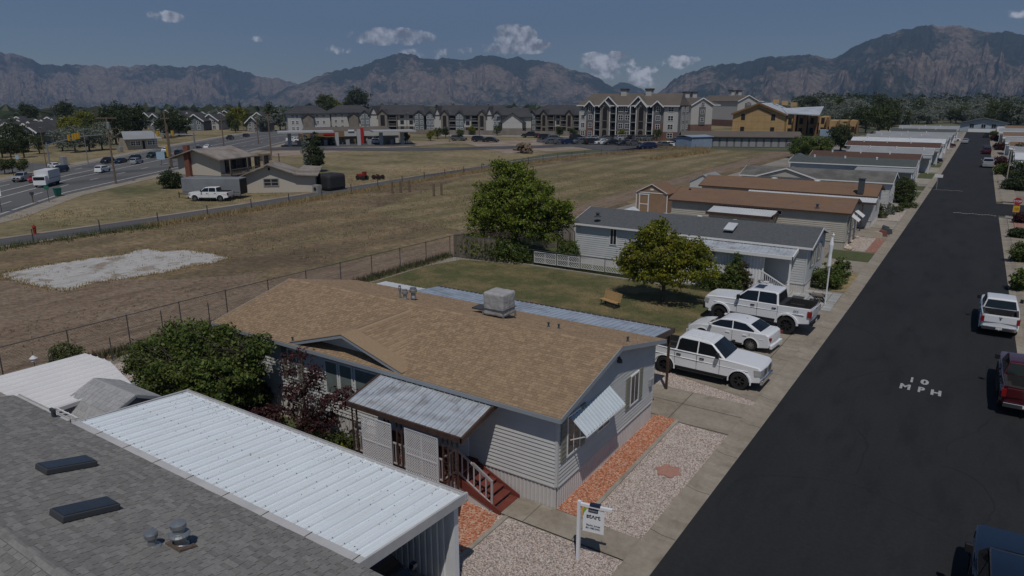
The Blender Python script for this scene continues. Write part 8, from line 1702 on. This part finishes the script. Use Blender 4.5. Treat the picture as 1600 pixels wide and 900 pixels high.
# board fence by the duplex, balers, wood pile, concrete verge box
bf = thing('board_fence', 'short dark weathered board fence behind the duplex', 'fence', (*S(413,250),0)); a, b_ = Vector(S(404,252)), Vector(S(424,250)); bm2 = MB().box(-.13,.13,-.02,.02,0,1.5).mesh('board', 'wood_grey')
for k in range(14): p = a.lerp(b_, k/13); inst('board', bm2, bf, (p.x,p.y,0), Matrix.Rotation(YAW,4,'Z'))
for i, (px, py, lab) in enumerate(((566,281,'small red tractor mower in the meadow beyond the lane'),(591,280,'low red and brown implement lying right of the red tractor'))):
    x, y = S(px, py); t = thing('garden_tractor' if i == 0 else 'farm_implement', lab, 'tractor' if i == 0 else 'implement', (x,y,0)); MB().box(x-.9,x+.5,y-.35,y+.35,.45,.95 if i == 0 else .6).build('body', 'hydrant_red', t)
    if i == 0: MB().box(x+.3,x+.8,y-.3,y+.3,.7,1.4).build('seat', 'hydrant_red', t)
    wm = MB().lathe([(.38,-.12),(.38,.12)],12,(0,0,0),'y').mesh('wheel', 'tyre')
    for dx, dy in ((-.6,-.45),(-.6,.45),(.6,-.45),(.6,.45)): inst('wheel', wm, t, (x+dx,y+dy,.38))
wp = thing('wood_pile', 'heap of cut logs in the meadow behind the big tree', 'wood pile', (*S(817,239),0)); x0, y0 = S(817,239); lgm = MB().lathe([(.32,-1.1),(.32,1.1)],8,(0,0,0),'x').mesh('log', 'pole_wood')
for k in range(26): inst('log', lgm, wp, (x0+rng.uniform(-2,2), y0+rng.uniform(-.8,.8), .3+rng.random()**1.5*1.9), Matrix.Rotation(rng.uniform(0,3),4,'Z') @ Matrix.Rotation(rng.uniform(-.3,.3),4,'Y'))
x, y = S(57,292); 
for i, (px, py) in enumerate(((100,257),(47,268),(188,237))): x, y = S(px, py); tag(MB().box(x-.8,x+.8,y-.4,y+.4,0,1.6 if i < 2 else 1.2).build('utility_cabinet', 'apt_lightgrey'), ('pale utility cabinet on the far pavement under the sage trees','stone coloured monument on the far left pavement','white box beside the low metal roofed house')[i], 'cabinet')
# for sale sign --------------------------------------------------
sx, sy = -8.02, 15.79
ss = thing('yard_sign', 'white hanging yard sign reading start beside the front walk', 'sign', (sx,sy,0)); az = math.atan2(.16,.85)
mb = MB(); mb.box(sx-.045,sx+.045,sy-.045,sy+.045,0,1.93); mb.build('post', 'sign_white', ss); T = Matrix.Translation((sx,sy,0)) @ Matrix.Rotation(az,4,'Z')
mb = MB(); mb.box(.045,.96,-.04,.04,1.80,1.88,0,T); mb.build('arm', 'sign_white', ss)
mb = MB(); mb.poly([tuple(T @ Vector(q)) for q in ((.12,-.012,1.00),(.74,-.012,1.00),(.74,-.012,1.74),(.24,-.012,1.74),(.15,-.012,1.60),(.12,-.012,1.45))]); mb.poly([tuple(T @ Vector(q)) for q in ((.12,.012,1.00),(.12,.012,1.45),(.15,.012,1.60),(.24,.012,1.74),(.74,.012,1.74),(.74,.012,1.00))]); mb.box(.12,.74,-.0115,.0115,1.0,1.74,0,T) if False else None; pn = mb.build('panel', 'sign_white', ss)
mb = MB(); mb.poly([tuple(T @ Vector(q)) for q in ((.12,-.014,1.45),(.155,-.014,1.60),(.24,-.014,1.74),(.13,-.014,1.74),(.11,-.014,1.6))]); mb.build('logo_leaf', 'logo_green', ss); mb = MB(); mb.poly([tuple(T @ Vector(q)) for q in ((.11,-.016,1.62),(.16,-.016,1.74),(.10,-.016,1.75),(.08,-.016,1.66))]); mb.build('logo_leaf', 'logo_orange', ss)
mb = MB(); mb.box(.32,.62,-.055,.055,1.86,1.93,0,T); mb.box(.28,.56,-.03,.03,1.66,1.75,0,T); mb.build('clamp', 'clamp_blue', ss); mb = MB(); mb.box(.30,.54,-.034,-.031,1.69,1.73,0,T); mb.build('clamp_plate', 'galv_pipe', ss)
RX = Matrix.Rotation(PI/2,4,'X')
for body, x_, z_, s_, of in (('st',.295,1.45,.21,.006),('^',.425,1.38,.26,.004),('rt',.555,1.45,.21,.006),('Becky Jones',.43,1.20,.085,.002),('801.980.0951',.43,1.105,.08,.002)):
    text('lettering', body, s_, 'ink', T @ Matrix.Translation((x_,-.0165,z_)) @ RX, ss, offset=of)
# stop sign with yellow tag, on the right pavement
x, y = 4.75, 94.4; t = thing('stop_sign', 'red stop sign with a yellow speed plate below, right pavement', 'road sign', (x,y,0)); MB().box(x-.04,x+.04,y-.04,y+.04,0,2.45).build('post', 'galv_pipe', t)
oc = [(.42*math.cos(PI/8+PI/4*i), .42*math.sin(PI/8+PI/4*i)) for i in range(8)]; MB().hexa([(x+a,y-.05,2.15+c) for a, c in oc],[(x+a,y-.07,2.15+c) for a, c in oc]).build('panel', 'stop_red', t); MB().box(x-.3,x+.3,y-.07,y-.05,.95,1.65).build('speed_plate', 'sign_yellow', t); text('lettering', 'STOP', .30, 'sign_white', Matrix.Translation((x,y-.075,2.05)) @ RX, t, offset=.004); text('lettering', '10', .42, 'ink', Matrix.Translation((x,y-.075,1.14)) @ RX, t, offset=.004)
br = thing('brick_bed', 'reddish paver pad at the foot of the stop sign', 'paving', (5.3,91,0)); bkm = MB().box(-.14,.14,-.07,.07,0,.06).mesh('brick', 'red_stone')
for i in range(5):
    for j in range(12): inst('brick', bkm, br, (4.75+i*.3,88.6+j*.42,.09+rng.uniform(0,.01)), Matrix.Scale(2.4,4,Vector((0,1,0))))
x, y = S(1463,295); t = thing('mailbox_post', 'white box on a post at the left kerb beyond the hedge bush', 'mailbox', (x,y,0)); MB().box(x-.06,x+.06,y-.06,y+.06,0,1.9).build('post', 'galv_pipe', t); MB().box(x-.5,x+.6,y-.2,y+.2,1.7,2.1).build('box', 'trim_white', t)
light_pole('pale street lamp post on the right pavement beyond the side street', 1571.5,287,5.3,.1,0,'siding_tan','sign_white')
# white flag pole / clothes post before the second home
x, y = S(1289,476); t = thing('flag_pole', 'white pole with a furled white flag before the second home', 'flag pole', (x,y,0)); MB().lathe([(.05,0),(.045,4.6),(.09,4.62),(.001,4.78)],8,(x,y,0)).build('pole', 'trim_white', t); mb = MB(); mb.lathe([(.02,2.4),(.13,2.6),(.10,3.4),(.14,4.0),(.05,4.5)],9,(x-.05,y,0)); mb.build('flag', 'sign_white', t)
x, y = S(1428,308); x -= .6; t = thing('flag_pole', 'thin white pole right beside the clipped hedge bush', 'pole', (-5.8,104.5,0)); MB().lathe([(.05,0),(.045,5.2),(.001,5.25)],8,(-5.8,104.5,0)).build('pole', 'trim_white', t)
# bench, chairs, arbour, rocks and stump
x, y = -18.35, 39.7; bn = thing('park_bench', 'light wooden garden bench on the lawn, turned towards the street', 'bench', (x,y,0), -.35); T = ROOTM[bn.name]; sm_ = MB().box(-.75,.75,-.035,.035,-.012,.012).mesh('slat', 'wood_oak')
for k in range(5): o = bpy.data.objects.new('slat', sm_); COL.objects.link(o); o.parent = bn; o.location = (0,-.25+k*.09,.43)
for k in range(6): o = bpy.data.objects.new('slat', sm_); COL.objects.link(o); o.parent = bn; o.location = (0,.18+k*.025,.50+k*.085); o.rotation_euler = (PI/2-.28,0,0)
for s in (-1,1):
    mb = MB(); mb.bar((s*.6,-.25,0),(s*.6,-.22,.42),.05); mb.bar((s*.6,.2,0),(s*.6,.15,.42),.05); mb.bar((s*.6,-.3,.41),(s*.6,.2,.41),.05); mb.bar((s*.6,.17,.4),(s*.6,.34,.98),.04); mb.build('leg', 'trim_dark', bn, local=True)
for i, (px, py) in enumerate(((923,410),(934,412))):
    x, y = S(px, py); t = thing('garden_chair', ('left','right')[i]+' of the two iron garden chairs behind the lattice fence', 'chair', (x,y+1,0)); mb = MB(); y += 1
    pts = [(x+.28*math.cos(a), y, .9+.3*math.sin(a)) for a in [PI*k/8 for k in range(9)]]; mb.tube(pts,.02,n=4); mb.bar((x-.28,y,0),(x-.28,y,.9),.035); mb.bar((x+.28,y,0),(x+.28,y,.9),.035)
    for k in range(5): mb.bar((x-.2+k*.1,y,.45),(x-.2+k*.1,y,1.1),.02)
    mb.build('backrest', 'trim_dark', t); MB().box(x-.28,x+.28,y-.5,y,.42,.46).build('seat', 'trim_dark', t); mb = MB(); mb.bar((x-.26,y-.48,0),(x-.26,y-.48,.43),.03); mb.bar((x+.26,y-.48,0),(x+.26,y-.48,.43),.03); mb.build('leg', 'trim_dark', t)
x, y = S(884,398); t = thing('garden_arbour', 'dark metal arbour with pointed roof left of the second home', 'arbour', (x,y,0)); mb = MB()
for dx in (-.6,.6):
    for dy in (-.4,.4): mb.bar((x+dx,y+dy,0),(x+dx,y+dy,2.0),.05); mb.bar((x+dx,y+dy,2.0),(x,y+dy,2.5),.05)
mb.build('frame', 'trim_dark', t)
rr = random.Random(9); rkm = []
for k in range(6):
    b2 = bmesh.new(); bmesh.ops.create_icosphere(b2, subdivisions=1, radius=.2)
    for v_ in b2.verts: v_.co *= rr.uniform(.7,1.25); v_.co.z *= .6
    me = bpy.data.meshes.new('stone'); b2.to_mesh(me); me.materials.append(M['stone']); rkm.append(me)
rp = thing('rock_pile', 'heap of pale tan rocks at the foot of the side steps', 'rocks', (-10.2,47.4,0))
for k in range(30): inst('stone', rkm[k%6], rp, (-10.9+rr.random()*1.6, 47.0+rr.random()*.9, .08+rr.random()**2*.45), Matrix.Rotation(rr.uniform(0,6),4,'Z'))
rp = thing('rock_border', 'tan boulders edging the stone bed before the beige home', 'rocks', (-8.9,67.8,0))
for k in range(34): inst('stone', rkm[k%6], rp, (-9.1+rr.random()*1.1 if k % 2 else -8.6+rr.random()*.3, 67.3+rr.random()*(.8 if k % 2 else 7), .1), Matrix.Rotation(rr.uniform(0,6),4,'Z'))
x, y = S(1278,472); t = thing('driftwood_stand', 'twisted bare wooden stump on the grey pavers', 'garden ornament', (x,y,0)); mb = MB()
for a in (0,1.3,2.4,3.7,5): mb.tube([(x+.5*math.cos(a),y+.5*math.sin(a),0),(x+.2*math.cos(a+.3),y+.2*math.sin(a+.3),.35),(x,y,.45)],[.05,.07,.12],n=5)
mb.build('stump', 'bark', t); MB().box(x-.42,x+.42,y-.25,y+.25,.45,.56).build('top', 'wood_grey', t)
MB_ = MB().box(-8.95,-8.2,48.2,48.8,.05,.08).build('door_mat', 'trim_dark'); tag(MB_, 'dark door mat at the bottom of the side steps', 'mat')
x, y = S(1258,340); 
for i, (px, py, m_) in enumerate(((1372,372,'stone'),(1379,369,'brick_red'),(1387,366,'trim_dark'),(1383,362,'trim_dark'))): 
    x, y = S(px, py); o = MB().hexa([(x-.4,y-.3,.02),(x+.4,y-.3,.02),(x+.4,y+.3,.02),(x-.4,y+.3,.02)],[(x-.3,y-.2,.6),(x+.3,y-.2,.5),(x+.3,y+.2,.5),(x-.25,y+.2,.65)]).build('garden_pot', m_); tag(o, ('pale stone block','red brick planter','dark pot','rear dark pot')[i]+' beside the entrance of the chimneyed home', 'planter')
# the construction flagger's cone, manhole, leaf litter
lt = MB()
for k in range(200):
    x, y = rr.uniform(-11,-6.2), rr.uniform(12,48); s = rr.uniform(.008,.02); a = rr.uniform(0,6); lt.poly([(x+s*math.cos(a+q),y+s*math.sin(a+q),.115 if x > -6.7 else .055) for q in (0,1.8,3.3,4.9)])
lt.build('leaf_litter', 'leaf_brown', kind='stuff')

# ------------------------------------------------------------ the air between here and the mountains
hz = MB().box(-11000, 9500, -800, 12500, -172, 1500).build('haze', 'valley'); hz['kind'] = 'stuff'
hm = bpy.data.materials.new('haze'); hm.use_nodes = True; t_ = hm.node_tree; t_.nodes.clear()
pv_ = t_.nodes.new('ShaderNodeVolumePrincipled'); mo = t_.nodes.new('ShaderNodeOutputMaterial'); t_.links.new(pv_.outputs[0], mo.inputs['Volume'])
pv_.inputs['Color'].default_value = (.47,.65,1,1); pv_.inputs['Density'].default_value = .000095; pv_.inputs['Anisotropy'].default_value = .2
hz.data.materials.clear(); hz.data.materials.append(hm)
SC.render.engine = 'CYCLES'; SC.cycles.volume_bounces = 0; SC.cycles.volume_step_rate = 10
